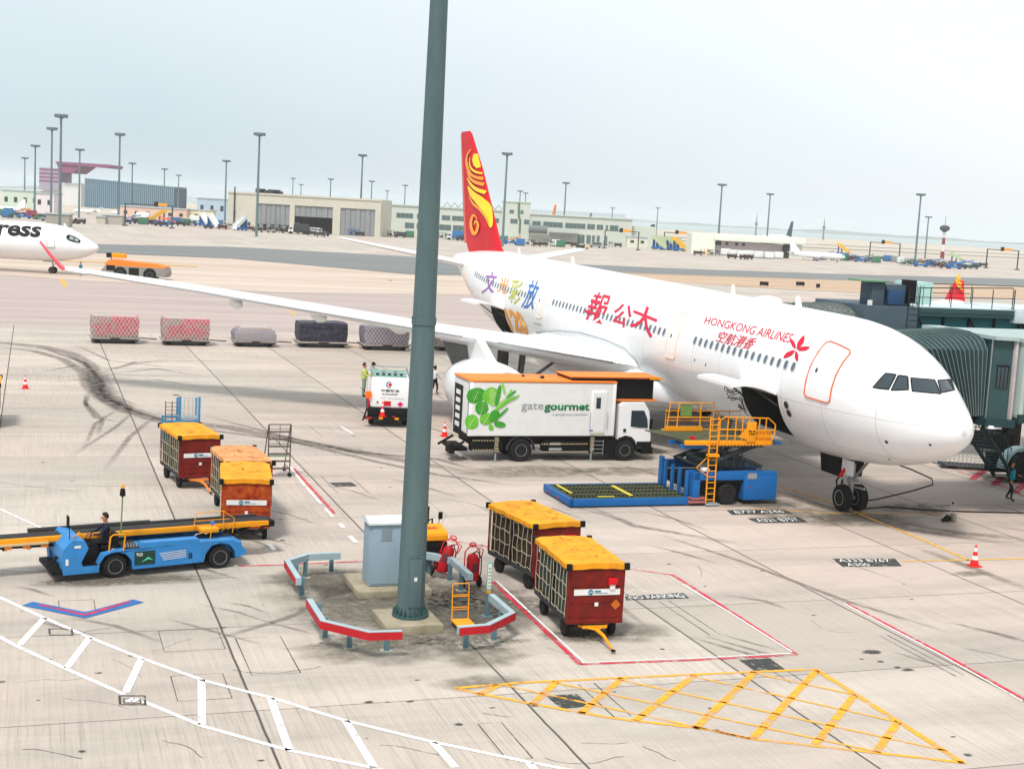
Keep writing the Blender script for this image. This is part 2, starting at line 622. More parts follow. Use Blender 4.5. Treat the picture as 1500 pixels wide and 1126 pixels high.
def flat_mat(name, c1, c2, scale=(0.02, 0.2, 1), rough=0.9):
    m = bpy.data.materials.new(name)
    m.use_nodes = True
    t = m.node_tree
    b = t.nodes['Principled BSDF']
    tc = t.nodes.new('ShaderNodeTexCoord')
    mp = t.nodes.new('ShaderNodeMapping')
    mp.inputs['Scale'].default_value = scale
    n = t.nodes.new('ShaderNodeTexNoise')
    n.inputs['Scale'].default_value = 1
    n.inputs['Detail'].default_value = 8
    n.inputs['Roughness'].default_value = 0.6
    r = t.nodes.new('ShaderNodeValToRGB')
    r.color_ramp.elements[0].position, r.color_ramp.elements[0].color = 0.35, (*c1, 1)
    r.color_ramp.elements[1].position, r.color_ramp.elements[1].color = 0.65, (*c2, 1)
    k = t.links.new
    k(tc.outputs['Object'], mp.inputs[0])
    k(mp.outputs[0], n.inputs['Vector'])
    k(n.outputs['Fac'], r.inputs['Fac'])
    k(r.outputs['Color'], b.inputs['Base Color'])
    b.inputs['Roughness'].default_value = rough
    return m
def sheet(name, px, m, z, extra=None):
    pts = [at(*p) if not (len(p) == 3) else p[:2] for p in px]
    x = MB(m)
    x.face([(p[0], p[1], z) for p in pts])
    o = abobj(x.build(name, smooth=False))
    return struct(o)
def quads(name, rows, m, z):       # rows of (far px, near px) pairs, joined as a strip
    x = MB(m)
    P = [(at(*f), at(*n)) for f, n in rows]
    for (f0, n0), (f1, n1) in zip(P, P[1:]):
        x.face([(*n0, z), (*n1, z), (*f1, z), (*f0, z)])
    bmesh.ops.remove_doubles(x.bm, verts=x.bm.verts, dist=0.001)
    return struct(abobj(x.build(name, smooth=False)))
asph = flat_mat('taxiway_asphalt_mat', (0.13, 0.14, 0.14), (0.18, 0.185, 0.18))
grs = flat_mat('dry_grass_mat', (0.38, 0.24, 0.14), (0.46, 0.35, 0.25))
tan = flat_mat('shoulder_mat', (0.42, 0.32, 0.25), (0.53, 0.44, 0.37), (0.015, 0.12, 1))
far1 = flat_mat('far_field_mat', (0.40, 0.34, 0.26), (0.50, 0.44, 0.36), (0.003, 0.03, 1))
seam = flat_mat('sea_mat', (0.20, 0.28, 0.28), (0.26, 0.34, 0.33), (0.002, 0.02, 1), 0.35)
hillm = flat_mat('hill_mat', (0.10, 0.15, 0.13), (0.16, 0.20, 0.17), (0.004, 0.004, 0.02))
quads('taxiway_shoulder', [((-160, 352), (-160, 392)), ((140, 366), (140, 412)), ((400, 372), (400, 428)), ((680, 388), (680, 432)), ((950, 398), (950, 414)), ((1240, 410), (1240, 426)), ((1700, 424), (1700, 446))], tan, 0.02)
quads('grass_strip', [((880, 396), (880, 402)), ((1000, 403), (1000, 414)), ((1150, 406), (1150, 424)), ((1300, 412), (1300, 431)), ((1700, 424), (1700, 446))], grs, 0.04)
quads('taxiway', [((-160, 346), (-160, 354)), ((140, 358), (140, 371)), ((340, 362), (340, 379)), ((600, 376), (600, 402)), ((690, 384), (690, 404)), ((860, 388), (860, 398)), ((1000, 394), (1000, 403)), ((1240, 402), (1240, 411)), ((1500, 409), (1500, 420)), ((1700, 414), (1700, 427))], asph, 0.06)
lane = flat_mat('taxilane_mat', (0.33, 0.265, 0.245), (0.42, 0.345, 0.315), (0.02, 0.35, 1))
quads('taxilane', [((-200, 386), (-200, 470)), ((140, 409), (140, 479)), ((400, 425), (400, 486)), ((600, 428), (600, 491)), ((760, 430), (760, 492))], lane, 0.003)
sheet('far_field', [(-700, 620, 0), (60, 640, 0), (1490, 640, 0), (1480, 1130, 0), (-860, 2400, 0)], far1, 0.03)
for i, (y0, b0, b1) in enumerate(((0, 700, 735), (0, 860, 900))):
    x = MB(asph)
    x.face([(60, b0, 0.08), (1400, b0, 0.08), (1400, b1, 0.08), (60, b1, 0.08)])
    struct(abobj(x.build('runway', smooth=False)))
x = MB(seam)
x.face([(-7000, -200, -1.5), (7000, -200, -1.5), (7000, 7000, -1.5), (-7000, 7000, -1.5)])
struct(x.build('sea', smooth=False))
def hills(px0, px1, dist, h, seed, n=60):
    rnd = random.Random(seed)
    x = MB(hillm)
    ph = [rnd.random() * 6 for _ in range(4)]
    prev = None
    for i in range(n + 1):
        f = i / n
        env = math.sin(math.pi * f) ** 0.5
        hh = h * env * (0.55 + 0.25 * math.sin(f * 9 + ph[0]) + 0.15 * math.sin(f * 23 + ph[1]) + 0.05 * math.sin(f * 61 + ph[2]))
        px = px0 + (px1 - px0) * f
        X0, Y0 = wxy(px, dist)
        X1, Y1 = wxy(px, dist + 260)
        X2, Y2 = wxy(px, dist + 600)
        row = [Vector((X0, Y0, -2)), Vector((X1, Y1, hh)), Vector((X2, Y2, -2))]
        if prev:
            x.face([prev[0], row[0], row[1], prev[1]])
            x.face([prev[1], row[1], row[2], prev[2]])
        prev = row
    bmesh.ops.remove_doubles(x.bm, verts=x.bm.verts, dist=0.01)
    return struct(x.build('island_hill'))
hills(960, 1330, 5200, 15, 1)
hills(1180, 1700, 4300, 9, 2)
hills(700, 1010, 6200, 14, 3)
hills(-150, 380, 4800, 12, 5)

# ---- painted markings, stains and contact shade
def worn(name, col, wear=0.45, sc=3.0, soft=False):
    m = bpy.data.materials.new(name)
    m.use_nodes = True
    t = m.node_tree
    b = t.nodes['Principled BSDF']
    b.inputs['Base Color'].default_value = (*(srgb(col) if isinstance(col, str) else col), 1)
    b.inputs['Roughness'].default_value = 0.7
    tc = t.nodes.new('ShaderNodeTexCoord')
    n = t.nodes.new('ShaderNodeTexNoise')
    n.inputs['Scale'].default_value = sc
    n.inputs['Detail'].default_value = 10
    n.inputs['Roughness'].default_value = 0.75
    r = t.nodes.new('ShaderNodeMapRange')
    r.inputs['From Min'].default_value, r.inputs['From Max'].default_value = 0.30 + wear * 0.25, 0.42 + wear * 0.35
    r.inputs['To Min'].default_value, r.inputs['To Max'].default_value = 0.12, 1.0
    if soft:
        n.inputs['Roughness'].default_value = 0.6
        n.inputs['Detail'].default_value = 6
        r.inputs['From Min'].default_value, r.inputs['From Max'].default_value = 0.22, 0.22 + 0.5 / wear
        r.inputs['To Min'].default_value, r.inputs['To Max'].default_value = 0.0, min(wear, 0.92)
    at_ = t.nodes.new('ShaderNodeAttribute')
    at_.attribute_name = 'fade'
    inv = t.nodes.new('ShaderNodeMath')
    inv.operation = 'MULTIPLY'
    k = t.links.new
    k(tc.outputs['Object'], n.inputs['Vector'])
    k(n.outputs['Fac'], r.inputs['Value'])
    k(r.outputs[0], inv.inputs[0])
    k(at_.outputs['Fac'], inv.inputs[1])
    k(inv.outputs[0], b.inputs['Alpha'])
    return m
def finish(bm_x, name, fades, kind='structure'):
    o = abobj(bm_x.build(name, smooth=False))
    a = o.data.attributes.new('fade', 'FLOAT', 'POINT')
    for i, f in enumerate(fades):
        a.data[i].value = f
    o['kind'] = kind
    return o
class Paint:
    def __init__(s, m, z=0.004):
        s.x = MB(m)
        s.z = z
        s.f = []
    def line(s, pts, w, px=True, closed=False, fade=False):
        P = [Vector((*at(*p), 0)) if px else Vector((*p, 0)) for p in pts]
        # densify
        n = len(P)
        rows = []
        for i, p in enumerate(P):
            t = (P[(i + 1) % n] if (i + 1 < n or closed) else p) - (P[i - 1] if (i > 0 or closed) else p)
            t.normalize()
            nn = Vector((-t.y, t.x, 0))
            k = 1.0
            if 0 < i < n - 1 or closed:
                d1 = (P[(i + 1) % n] - p).normalized()
                c = abs(nn.dot(Vector((-d1.y, d1.x, 0))))
                k = 1 / max(0.5, c)
            ws = (-1, -.5, 0, .5, 1) if fade else (-1, 1)
            rows.append([s.x.bm.verts.new(p + nn * (w / 2 * q * k) + Vector((0, 0, s.z))) for q in ws])
            e = 0.0 if (fade and (i in (0, n - 1)) and not closed) else 1.0
            s.f += [e * v for v in ((0, .7, 1, .7, 0) if fade else (1, 1))]
        for i in range(n if closed else n - 1):
            A, B = rows[i], rows[(i + 1) % n]
            for j in range(len(A) - 1):
                s.x.bm.faces.new((A[j], A[j + 1], B[j + 1], B[j]))
        return s
    def poly(s, pts, px=True):
        P = [at(*p) if px else p for p in pts]
        vs = [s.x.bm.verts.new((p[0], p[1], s.z)) for p in P]
        s.x.bm.faces.new(vs)
        s.f += [1] * len(vs)
        return s
    def blob(s, c, r, ell=1.0, rot=0.0, n=22, seed=0, px=True):
        rd = random.Random(seed)
        C = Vector((*at(*c), s.z)) if px else Vector((*c, s.z))
        ctr = s.x.bm.verts.new(C)
        s.f.append(1)
        inner, outer = [], []
        for i in range(n):
            a = 2 * math.pi * i / n
            q = r * (0.75 + 0.4 * rd.random())
            d = Vector((math.cos(a) * q, math.sin(a) * q * ell, 0))
            d.rotate(Matrix.Rotation(rot, 3, 'Z'))
            inner.append(s.x.bm.verts.new(C + d * .6))
            s.f.append(.8)
            outer.append(s.x.bm.verts.new(C + d))
            s.f.append(0)
        for i in range(n):
            j = (i + 1) % n
            s.x.bm.faces.new((ctr, inner[i], inner[j]))
            s.x.bm.faces.new((inner[i], outer[i], outer[j], inner[j]))
        return s
    def done(s, name, kind='structure'):
        return finish(s.x, name, s.f, kind)
WP = worn('white_marking', (0.78, 0.78, 0.77), 0.15)
YP = worn('yellow_marking', '#eda61c', 0.35, 2.5)
YL = worn('yellow_line_mat', '#e6ac2c', 0.3, 2.5)
RP = worn('red_marking', '#cc2440', 0.4)
BP = worn('blue_marking', '#1c5f9f', 0.1)
KP = worn('black_marking', (0.03, 0.034, 0.032), 0.3)
SK = worn('rubber_mark_mat', (0.22, 0.18, 0.155), 1.4, 2.4, soft=True)
ST_ = worn('grime_shade_mat', (0.19, 0.17, 0.13), 1.0, 1.8, soft=True)
ST2 = worn('grime_shade_speckle_mat', (0.13, 0.115, 0.085), 0.5, 5.0)
# white ladder road edge, bottom left
p = Paint(WP, 0.010)
up_ = [(-60, 848), (0, 875), (65, 905), (130, 933), (207, 964), (300, 997), (398, 1022), (505, 1055), (632, 1086), (770, 1115), (900, 1140)]
lo_ = [(-60, 905), (0, 933), (26, 947), (98, 980), (182, 1017)]
lo2 = [(210, 1027), (296, 1063), (420, 1098), (550, 1125), (700, 1160), (900, 1200)]
p.line(up_, 0.12)
p.line(lo_, 0.12)
p.line(lo2, 0.12)
for s_, e_ in (((65, 905), (28, 945)), ((131, 934), (98, 978)), ((207, 965), (184, 1014)), ((295, 995), (296, 1061)), ((396, 1022), (424, 1099)), ((506, 1055), (549, 1125)), ((634, 1087), (668, 1124)), ((775, 1117), (800, 1150))):
    p.line([s_, e_], 0.17)
p.done('white_road_marking')
# blue and red chevron
p = Paint(BP, 0.012)
p.line([(40, 884), (125, 901), (203, 880)], 0.42)
p.done('blue_chevron_marking')
p = Paint(RP, 0.016)
p.line([(58, 886), (125, 901), (190, 881)], 0.13)
p.done('red_chevron_marking')
# stencilled boxes
def zbox(p_, x0, y0, x1, y1, w=0.05):
    p_.line([(x0, y0), (x1, y0), (x1 + 1, y1), (x0 + 1, y1)], w, closed=True)
p = Paint(KP, 0.012)
zbox(p, 72, 921, 105, 930)
zbox(p, 175, 1019, 212, 1032)
zbox(p, 181, 1023, 205, 1030, .03)
p.done('black_box_marking')
p = Paint(WP, 0.014)
for x0 in (190, 197):
    p.line([(x0 - 3, 1028), (x0 + 5, 1023)], 0.12)
p.done('white_letter_marking')
# red and white stand boundary
p = Paint(RP, 0.012)
p.line([(430, 686), (490, 752)], 0.13)
p.line([(350, 829), (420, 827), (530, 822)], 0.10)
p.line([(722, 852), (850, 973)], 0.14)
p.line([(850, 973), (1010, 967), (1168, 959)], 0.11)
p.line([(1168, 959), (1070, 895), (1000, 851), (985, 842)], 0.13)
p.line([(985, 842), (920, 833)], 0.09)
p.line([(640, 788), (720, 802), (920, 833)], 0.07)
p.line([(1240, 883), (1380, 957), (1500, 1024), (1600, 1080)], 0.13)
p.line([(1404, 691), (1445, 702), (1500, 726), (1600, 770)], 0.12)
p.line([(1392, 689), (1450, 690)], 0.10)
for a_, b_ in (((1440, 690), (1424, 702)), ((1468, 698), (1456, 711)), ((1502, 706), (1486, 722))):
    p.line([a_, b_], 0.35)
p.done('red_stand_marking')
p = Paint(WP, 0.016)
p.line([(425, 684), (447, 712)], 0.10)
p.line([(449, 714), (470, 738)], 0.10)
p.line([(476, 745), (488, 757)], 0.10)
p.line([(498, 767), (503, 773)], 0.16)
p.line([(512, 785), (522, 795)], 0.16)
p.line([(727, 851), (856, 971)], 0.06)
p.line([(858, 970.5), (1010, 964.5), (1158, 957)], 0.05)
p.line([(1160, 955), (1065, 895), (1000, 856)], 0.06)
p.line([(1236, 884), (1376, 958), (1498, 1027)], 0.06)
p.line([(-20, 742), (0, 746), (70, 778)], 0.10)
p.line([(395, 798), (402, 806)], 0.16)
p.line([(0, 834), (48, 836)], 0.08)
p.line([(460, 628), (515, 637)], 0.07)
p.line([(500, 625), (517, 636)], 0.12)
p.line([(910, 872), (930, 864), (1005, 876)], 0.03)
p.done('white_stand_marking')
# yellow hatched box
p = Paint(YP, 0.012)
C0, C1, C2, C3 = (665, 1008), (1200, 980), (1412, 1118), (1100, 1084)
p.line([C0, (760, 1000), (1010, 988), (1199, 980)], 0.13)
p.line([(1196, 981), (1290, 1040), (1412, 1118)], 0.18)
p.line([(1412, 1117), (1290, 1103), (1100, 1082), (1030, 1067), (900, 1052), (775, 1030), (668, 1009)], 0.13)
for s_, e_ in (((730, 1003), (700, 1018)), ((815, 998), (780, 1032)), ((912, 993), (850, 1045)), ((1018, 988), (930, 1055)), ((1106, 984), (1018, 1067)), ((1196, 982), (1102, 1082)), ((1252, 1018), (1194, 1090)), ((1315, 1058), (1283, 1102))):
    p.line([s_, e_], 0.19)
for s_, e_ in (((1106, 986), (1254, 1018)), ((1012, 990), (1314, 1057)), ((905, 995), (1388, 1100)), ((815, 1000), (1290, 1102)), ((740, 1004), (1100, 1082))):
    p.line([s_, e_], 0.09)
p.done('yellow_hatched_marking')
p = Paint(YL, 0.014)
p.line([(1120, 706), (1190, 727), (1252, 750), (1340, 786), (1420, 821)], 0.14)
p.line([(1100, 745), (1230, 752), (1380, 752)], 0.10)
p.line([(1322, 822), (1420, 820), (1560, 817)], 0.13)
p.line([(88, 404), (96, 420)], 0.5)
p.line([(0, 395), (80, 392)], 0.4)
p.line([(640, 430), (690, 432)], 0.8)
p.line([(425, 456), (432, 462)], 0.25)
p.line([(505, 508), (530, 508)], 0.5)
p.line([(345, 378), (400, 381)], 0.5)
p.line([(560, 388), (600, 390)], 0.5)
p.done('yellow_lead_in_marking')
p = Paint(KP, 0.008)
p.poly([(1219, 818), (1311, 818), (1321, 829), (1234, 830)])
p.poly([(1064, 747), (1150, 746), (1162, 752), (1072, 754)])
p.poly([(1095, 759), (1170, 757), (1184, 765), (1108, 766)])
p.poly([(915, 873), (1000, 868), (1010, 876), (917, 879)])
p.poly([(1082, 966), (1128, 964), (1150, 980), (1105, 982)])
p.poly([(800, 1019), (845, 1016), (866, 1034), (822, 1038)])
p.poly([(482, 707), (514, 706), (524, 712), (492, 713)])
p.done('dark_ground_plate')
def ground_text(txt, q, m):
    b = glyphs(txt, m)
    fit(b, 0, 1, 0, 1)
    for v in b.verts:
        u, w_ = v.co.x, v.co.y
        x_ = (q[3][0] * (1 - u) + q[2][0] * u) * (1 - w_) + (q[0][0] * (1 - u) + q[1][0] * u) * w_
        y_ = (q[3][1] * (1 - u) + q[2][1] * u) * (1 - w_) + (q[0][1] * (1 - u) + q[1][1] * u) * w_
        a_, b_ = at(x_, y_)
        v.co = (a_, b_, 0.014)
    k = MB(m)
    k.add(b)
    n_ = len(k.bm.verts)
    return finish(k, 'ground_lettering', [1] * n_)
ground_text('A333 B767', [(1226, 819), (1300, 819), (1306, 823), (1230, 823)], WP)
ground_text('A300', [(1238, 825), (1270, 825), (1276, 829), (1243, 829)], WP)
ground_text('B777 A346', [(1074, 748), (1144, 747.5), (1150, 751), (1078, 752)], WP)
ground_text('A321 B757', [(1104, 760), (1164, 758.5), (1172, 763), (1112, 764.5)], WP)
ground_text('NO PARKING', [(920, 873.5), (998, 869.5), (1004, 874.5), (924, 878)], WP)
# tyre marks
p = Paint(SK, 0.006)
p.line([(-60, 500), (0, 502), (60, 507), (105, 518), (133, 536), (139, 558), (152, 582), (190, 603), (235, 616), (330, 630)], 1.3, fade=True)
p.line([(0, 508), (50, 514), (92, 526), (122, 545), (128, 565), (150, 592)], .9, fade=True)
p.line([(225, 612), (330, 625), (440, 647), (560, 668), (720, 700)], 1.25, fade=True)
p.line([(125, 575), (126, 595), (140, 612), (200, 622)], .3, fade=True)
p.line([(100, 500), (160, 528), (230, 536), (330, 540)], .3, fade=True)
p.line([(170, 560), (230, 556), (300, 568)], .3, fade=True)
p.line([(60, 560), (120, 556), (170, 548), (260, 552)], .22, fade=True)
p.line([(0, 502), (70, 512), (125, 532), (150, 560), (150, 580), (190, 600), (270, 625), (420, 645), (560, 678), (640, 695), (760, 712)], .5, fade=True)
p.line([(146, 540), (144, 560), (156, 580), (182, 598), (220, 611)], 1.7, fade=True)
p.line([(138, 560), (125, 590), (150, 615), (140, 640)], .35, fade=True)
p.line([(150, 545), (200, 530), (330, 528)], .5, fade=True)
p.line([(150, 548), (230, 540), (300, 552)], .4, fade=True)
p.line([(60, 545), (110, 535), (160, 540), (280, 520)], .3, fade=True)
p.line([(200, 600), (170, 625), (100, 670)], .3, fade=True)
p.line([(180, 595), (140, 620), (120, 660)], .3, fade=True)
p.line([(240, 600), (190, 640), (150, 690)], .35, fade=True)
p.line([(300, 608), (420, 640), (520, 662), (640, 672), (700, 690)], .5, fade=True)
p.line([(860, 740), (930, 770), (1100, 800)], .5, fade=True)
p.line([(1080, 700), (1200, 740), (1330, 775), (1500, 800)], .9, fade=True)
p.line([(1300, 762), (1400, 780), (1520, 792)], .9, fade=True)
p.line([(1340, 800), (1420, 830), (1520, 870)], .6, fade=True)
p.line([(1060, 870), (1120, 880), (1150, 892)], .3, fade=True)
p.line([(700, 740), (780, 780), (860, 850), (960, 930)], .35, fade=True)
p.line([(960, 780), (1080, 820), (1240, 880), (1400, 930)], .3, fade=True)
p.line([(300, 940), (420, 905), (520, 860)], .3, fade=True)
rd = random.Random(3)
for i in range(46):
    x_, y_ = rd.uniform(0, 1480), rd.uniform(560, 960)
    d_ = rd.uniform(40, 150)
    p.line([(x_, y_), (x_ + d_ * .5, y_ + d_ * .12 + rd.uniform(-4, 4)), (x_ + d_, y_ + d_ * .28)], rd.uniform(.08, .28), fade=True)
p.done('tyre_mark')
p = Paint(ST_, 0.005)  # real grime; patches under truck and loaders also paint in contact shade
for i, (c_, r_, e_) in enumerate((((600, 880), 4.2, .9), ((470, 845), 2.0, .8), ((700, 905), 2.4, .8), ((560, 950), 2.4, .6), ((700, 960), 1.6, .6), ((520, 870), 1.6, .8), ((890, 925), 2.0, .6), ((1180, 755), 3.2, .6), ((1270, 762), 3.0, .5), ((1100, 735), 2.5, .5), ((1420, 840), .8, .5), ((1278, 955), .28, .6), ((1288, 968), .12, .5), ((1330, 980), .15, .5), ((1316, 978), .1, .5), ((1350, 745), 2.5, .5), ((780, 690), 4, .4), ((900, 690), 3, .4), ((200, 848), 3.2, .25), ((700, 1000), 1.5, .4), ((290, 800), 2.0, .3))):
    p.blob(c_, r_, e_, TH * 0, seed=i)
p.done('grime_and_shade')
p = Paint(ST2, 0.007)  # mottled grime; patches under truck and belt loader deepen the painted shade
for i, (c_, r_, e_) in enumerate((((600, 885), 3.6, .85), ((480, 850), 1.8, .8), ((700, 880), 2.2, .8), ((560, 940), 2.0, .5), ((690, 940), 1.6, .5), ((1260, 758), 2.2, .5), ((1130, 740), 1.6, .5), ((930, 660), 3, .3), ((860, 930), 1.4, .5), ((170, 850), 2.5, .2))):
    p.blob(c_, r_, e_, 0, seed=50 + i)
p.done('speckle_and_shade')
CRK = worn('crack_mat', (0.07, 0.06, 0.05), 0.25, 4.0)
p = Paint(CRK, 0.0065)
def rect(px0, py0, px1, py1, w=.018):
    a0, b0 = at(px0, py0)
    a1, b1 = at(px1, py1)
    p.line([(a0, b0), (a1, b0), (a1, b1), (a0, b1)], w, px=False, closed=True)
for q_ in ((232, 924, 330, 950), (250, 990, 340, 1022), (345, 935, 440, 985), (86, 880, 140, 895), (480, 655, 540, 668), (470, 697, 540, 722), (870, 1000, 900, 1050), (1090, 955, 1180, 1000), (700, 1060, 780, 1110), (980, 880, 1040, 930), (1300, 930, 1400, 990), (455, 625, 520, 640)):
    rect(*q_)
rd = random.Random(9)
for i in range(34):
    x_, y_ = rd.uniform(-20, 1500), rd.uniform(620, 1110)
    pts = [(x_, y_)]
    an = rd.uniform(-.4, 1.2)
    for j in range(rd.randint(3, 7)):
        an += rd.uniform(-.5, .5)
        st_ = rd.uniform(10, 26)
        pts.append((pts[-1][0] + math.cos(an) * st_, pts[-1][1] + math.sin(an) * st_ * .35))
    p.line(pts, rd.uniform(.008, .022))
p.done('pavement_crack')
OIL = worn('oil_mat', (0.045, 0.04, 0.036), 0.2, 6.0)
p = Paint(OIL, 0.0075)
for i in range(70):
    x_, y_ = rd.uniform(0, 1500), rd.uniform(560, 1120)
    p.blob((x_, y_), rd.uniform(.03, .13), rd.uniform(.4, .9), 0, n=9, seed=i)
for c_, r_ in (((1278, 955), .34), ((1290, 969), .13), ((1330, 981), .2), ((1314, 977), .13), ((1262, 965), .08), ((540, 1028), .14), ((600, 1027), .12), ((568, 1028), .07), ((290, 762), .1)):
    p.blob(c_, r_, .6, 0, n=12, seed=int(r_ * 100))
p.done('oil_spot')

# ================================================================== AIRLINERS
PROF = [  # aft, top, bottom (from the fuselage axis), half width
    (0.0, -0.44, -0.54, 0.05), (0.12, -0.14, -0.86, 0.38), (0.4, 0.09, -1.16, 0.71), (0.9, 0.40, -1.48, 1.06), (1.5, 0.74, -1.77, 1.40), (2.2, 1.18, -2.02, 1.72),
    (3.0, 1.68, -2.24, 2.01), (3.8, 2.08, -2.42, 2.26), (4.8, 2.42, -2.57, 2.49), (6.2, 2.70, -2.72, 2.69), (8.0, 2.82, -2.82, 2.81), (9.0, 2.82, -2.82, 2.82), (42.0, 2.82, -2.82, 2.82),
    (45.0, 2.82, -2.68, 2.79), (48.0, 2.82, -2.30, 2.68), (51.0, 2.80, -1.62, 2.42), (54.0, 2.70, -0.80, 1.98), (57.0, 2.50, 0.05, 1.45), (60.0, 2.22, 0.85, 0.85), (62.0, 1.98, 1.22, 0.48), (62.9, 1.82, 1.36, 0.24)]
def lerp_prof(x, stretch=None):
    P = PROF
    x = max(0.0, min(x, P[-1][0]))
    for i in range(len(P) - 1):
        if P[i][0] <= x <= P[i + 1][0]:
            break
    p0, p1 = P[i], P[i + 1]
    pm, pp = P[max(i - 1, 0)], P[min(i + 2, len(P) - 1)]
    h = p1[0] - p0[0]
    t = (x - p0[0]) / h
    res = []
    for k in (1, 2, 3):
        d = (p1[k] - p0[k]) / h
        dm = (p0[k] - pm[k]) / (p0[0] - pm[0]) if i > 0 else d
        dp = (pp[k] - p1[k]) / (pp[0] - p1[0]) if i + 2 < len(P) else d
        m0 = 0 if dm * d <= 0 else 2 * dm * d / (dm + d)
        m1 = 0 if dp * d <= 0 else 2 * dp * d / (dp + d)
        if i == 0:
            m0 = d * 1.6
        t2, t3 = t * t, t * t * t
        res.append((2 * t3 - 3 * t2 + 1) * p0[k] + (t3 - 2 * t2 + t) * h * m0 + (-2 * t3 + 3 * t2) * p1[k] + (t3 - t2) * h * m1)
    return res
ZC, SLOPE = 4.74, 0.0155
def surf(x, th, off=0.0):
    tp, bt, w = lerp_prof(x)
    c, h = (tp + bt) / 2, (tp - bt) / 2
    return Vector((-(w + off) * math.cos(th), x, ZC + SLOPE * x + c + (h + off) * math.sin(th)))
NA, NB = 30.98, 40.07            # nose tip on the grid
def hit(px, py, off=0.0):
    """where a line of sight meets the fuselage, in aircraft space"""
    d = toab(sight(px, py)).normalized()
    o = Vector((-NA, -NB, CAM_H))
    def F(t):
        p = o + d * t
        if p.y < 0 or p.y > 62.8:
            return 1
        tp, bt, w = lerp_prof(p.y)
        c, h = (tp + bt) / 2 + ZC + SLOPE * p.y, (tp - bt) / 2
        return (p.x / w) ** 2 + ((p.z - c) / h) ** 2 - 1
    t, last = 38.0, None
    while t < 112:
        if F(t) < 0:
            lo, hi = t - 0.5, t
            for _ in range(24):
                m_ = (lo + hi) / 2
                if F(m_) < 0:
                    hi = m_
                else:
                    lo = m_
            p = o + d * hi
            tp, bt, w = lerp_prof(p.y)
            c, h = (tp + bt) / 2 + ZC + SLOPE * p.y, (tp - bt) / 2
            n = Vector((p.x / w ** 2, 0, (p.z - c) / h ** 2)).normalized()
            return p + n * off
        t += 0.5
    return None
def quad_patch(x, q, n=5, off=0.015):
    """q: TL TR BR BL in photo columns/rows, laid onto the fuselage skin"""
    V = []
    for j in range(n + 1):
        row = []
        for i in range(n + 1):
            u, v = i / n, j / n
            X = (q[0][0] * (1 - u) + q[1][0] * u) * (1 - v) + (q[3][0] * (1 - u) + q[2][0] * u) * v
            Y = (q[0][1] * (1 - u) + q[1][1] * u) * (1 - v) + (q[3][1] * (1 - u) + q[2][1] * u) * v
            row.append(hit(X, Y, off))
        V.append(row)
    if any(p is None for r in V for p in r):
        return
    vs = [[x.bm.verts.new(p) for p in r] for r in V]
    for j in range(n):
        for i in range(n):
            f = x.bm.faces.new((vs[j][i], vs[j][i + 1], vs[j + 1][i + 1], vs[j + 1][i]))
            f.material_index = x.k
def glyph_patch(txt, m, q, parent, name='lettering', bold=0.0, off=0.02, cuts=6):
    b = glyphs(txt, m, bold=bold)
    fit(b, 0, 1, 0, 1)
    for i in range(1, cuts):
        for no in ((1, 0, 0), (0, 1, 0)):
            bmesh.ops.bisect_plane(b, geom=b.verts[:] + b.edges[:] + b.faces[:], plane_co=Vector(no) * (i / cuts), plane_no=no)
    for v in b.verts:
        u, w_ = v.co.x, 1 - v.co.y
        X = (q[0][0] * (1 - u) + q[1][0] * u) * (1 - w_) + (q[3][0] * (1 - u) + q[2][0] * u) * w_
        Y = (q[0][1] * (1 - u) + q[1][1] * u) * (1 - w_) + (q[3][1] * (1 - u) + q[2][1] * u) * w_
        v.co = hit(X, Y, off) or Vector((0, 20, 5))
    k = MB(m)
    k.add(b)
    return k.build(name, parent, smooth=False)

A = thing('airliner', 'large white airliner with red and gold tail parked at the jet bridge', 'airliner', NA, NB)
HOLES = ((8.2, 11.25), (42.5, 45.3))
TH0, TH1 = R(-49), R(-8.5)
def fuselage(parent):
    xs = [0, .03, .08, .16, .28, .42, .6, .8, 1.05, 1.3, 1.6, 1.9, 2.3, 2.7, 3.1, 3.6, 4.1, 4.7, 5.4, 6.2, 7.2]
    xs += list(HOLES[0]) + [9.7] + [12 + i * 2.0 for i in range(15)] + list(HOLES[1]) + [43.9] + [46.5 + i * 1.1 for i in range(15)] + [62.4, 62.9]
    xs = sorted(set(xs))
    ths = sorted(set([-math.pi / 2 + 2 * math.pi * i / 72 for i in range(72)] + [TH0, TH1]))
    x = MB(SKINM)
    G = [[x.bm.verts.new(surf(X, t)) for t in ths] for X in xs]
    n = len(ths)
    for i in range(len(xs) - 1):
        xm = (xs[i] + xs[i + 1]) / 2
        for j in range(n):
            t0 = ths[j]
            if any(h[0] < xm < h[1] for h in HOLES) and TH0 - 1e-6 <= t0 < TH1 - 1e-6:
                continue
            f = x.bm.faces.new((G[i][j], G[i][(j + 1) % n], G[i + 1][(j + 1) % n], G[i + 1][j]))
    x.cap(G[0][::-1])
    x.cap(G[-1])
    return x.build('fuselage', parent)
FUS = fuselage(A)
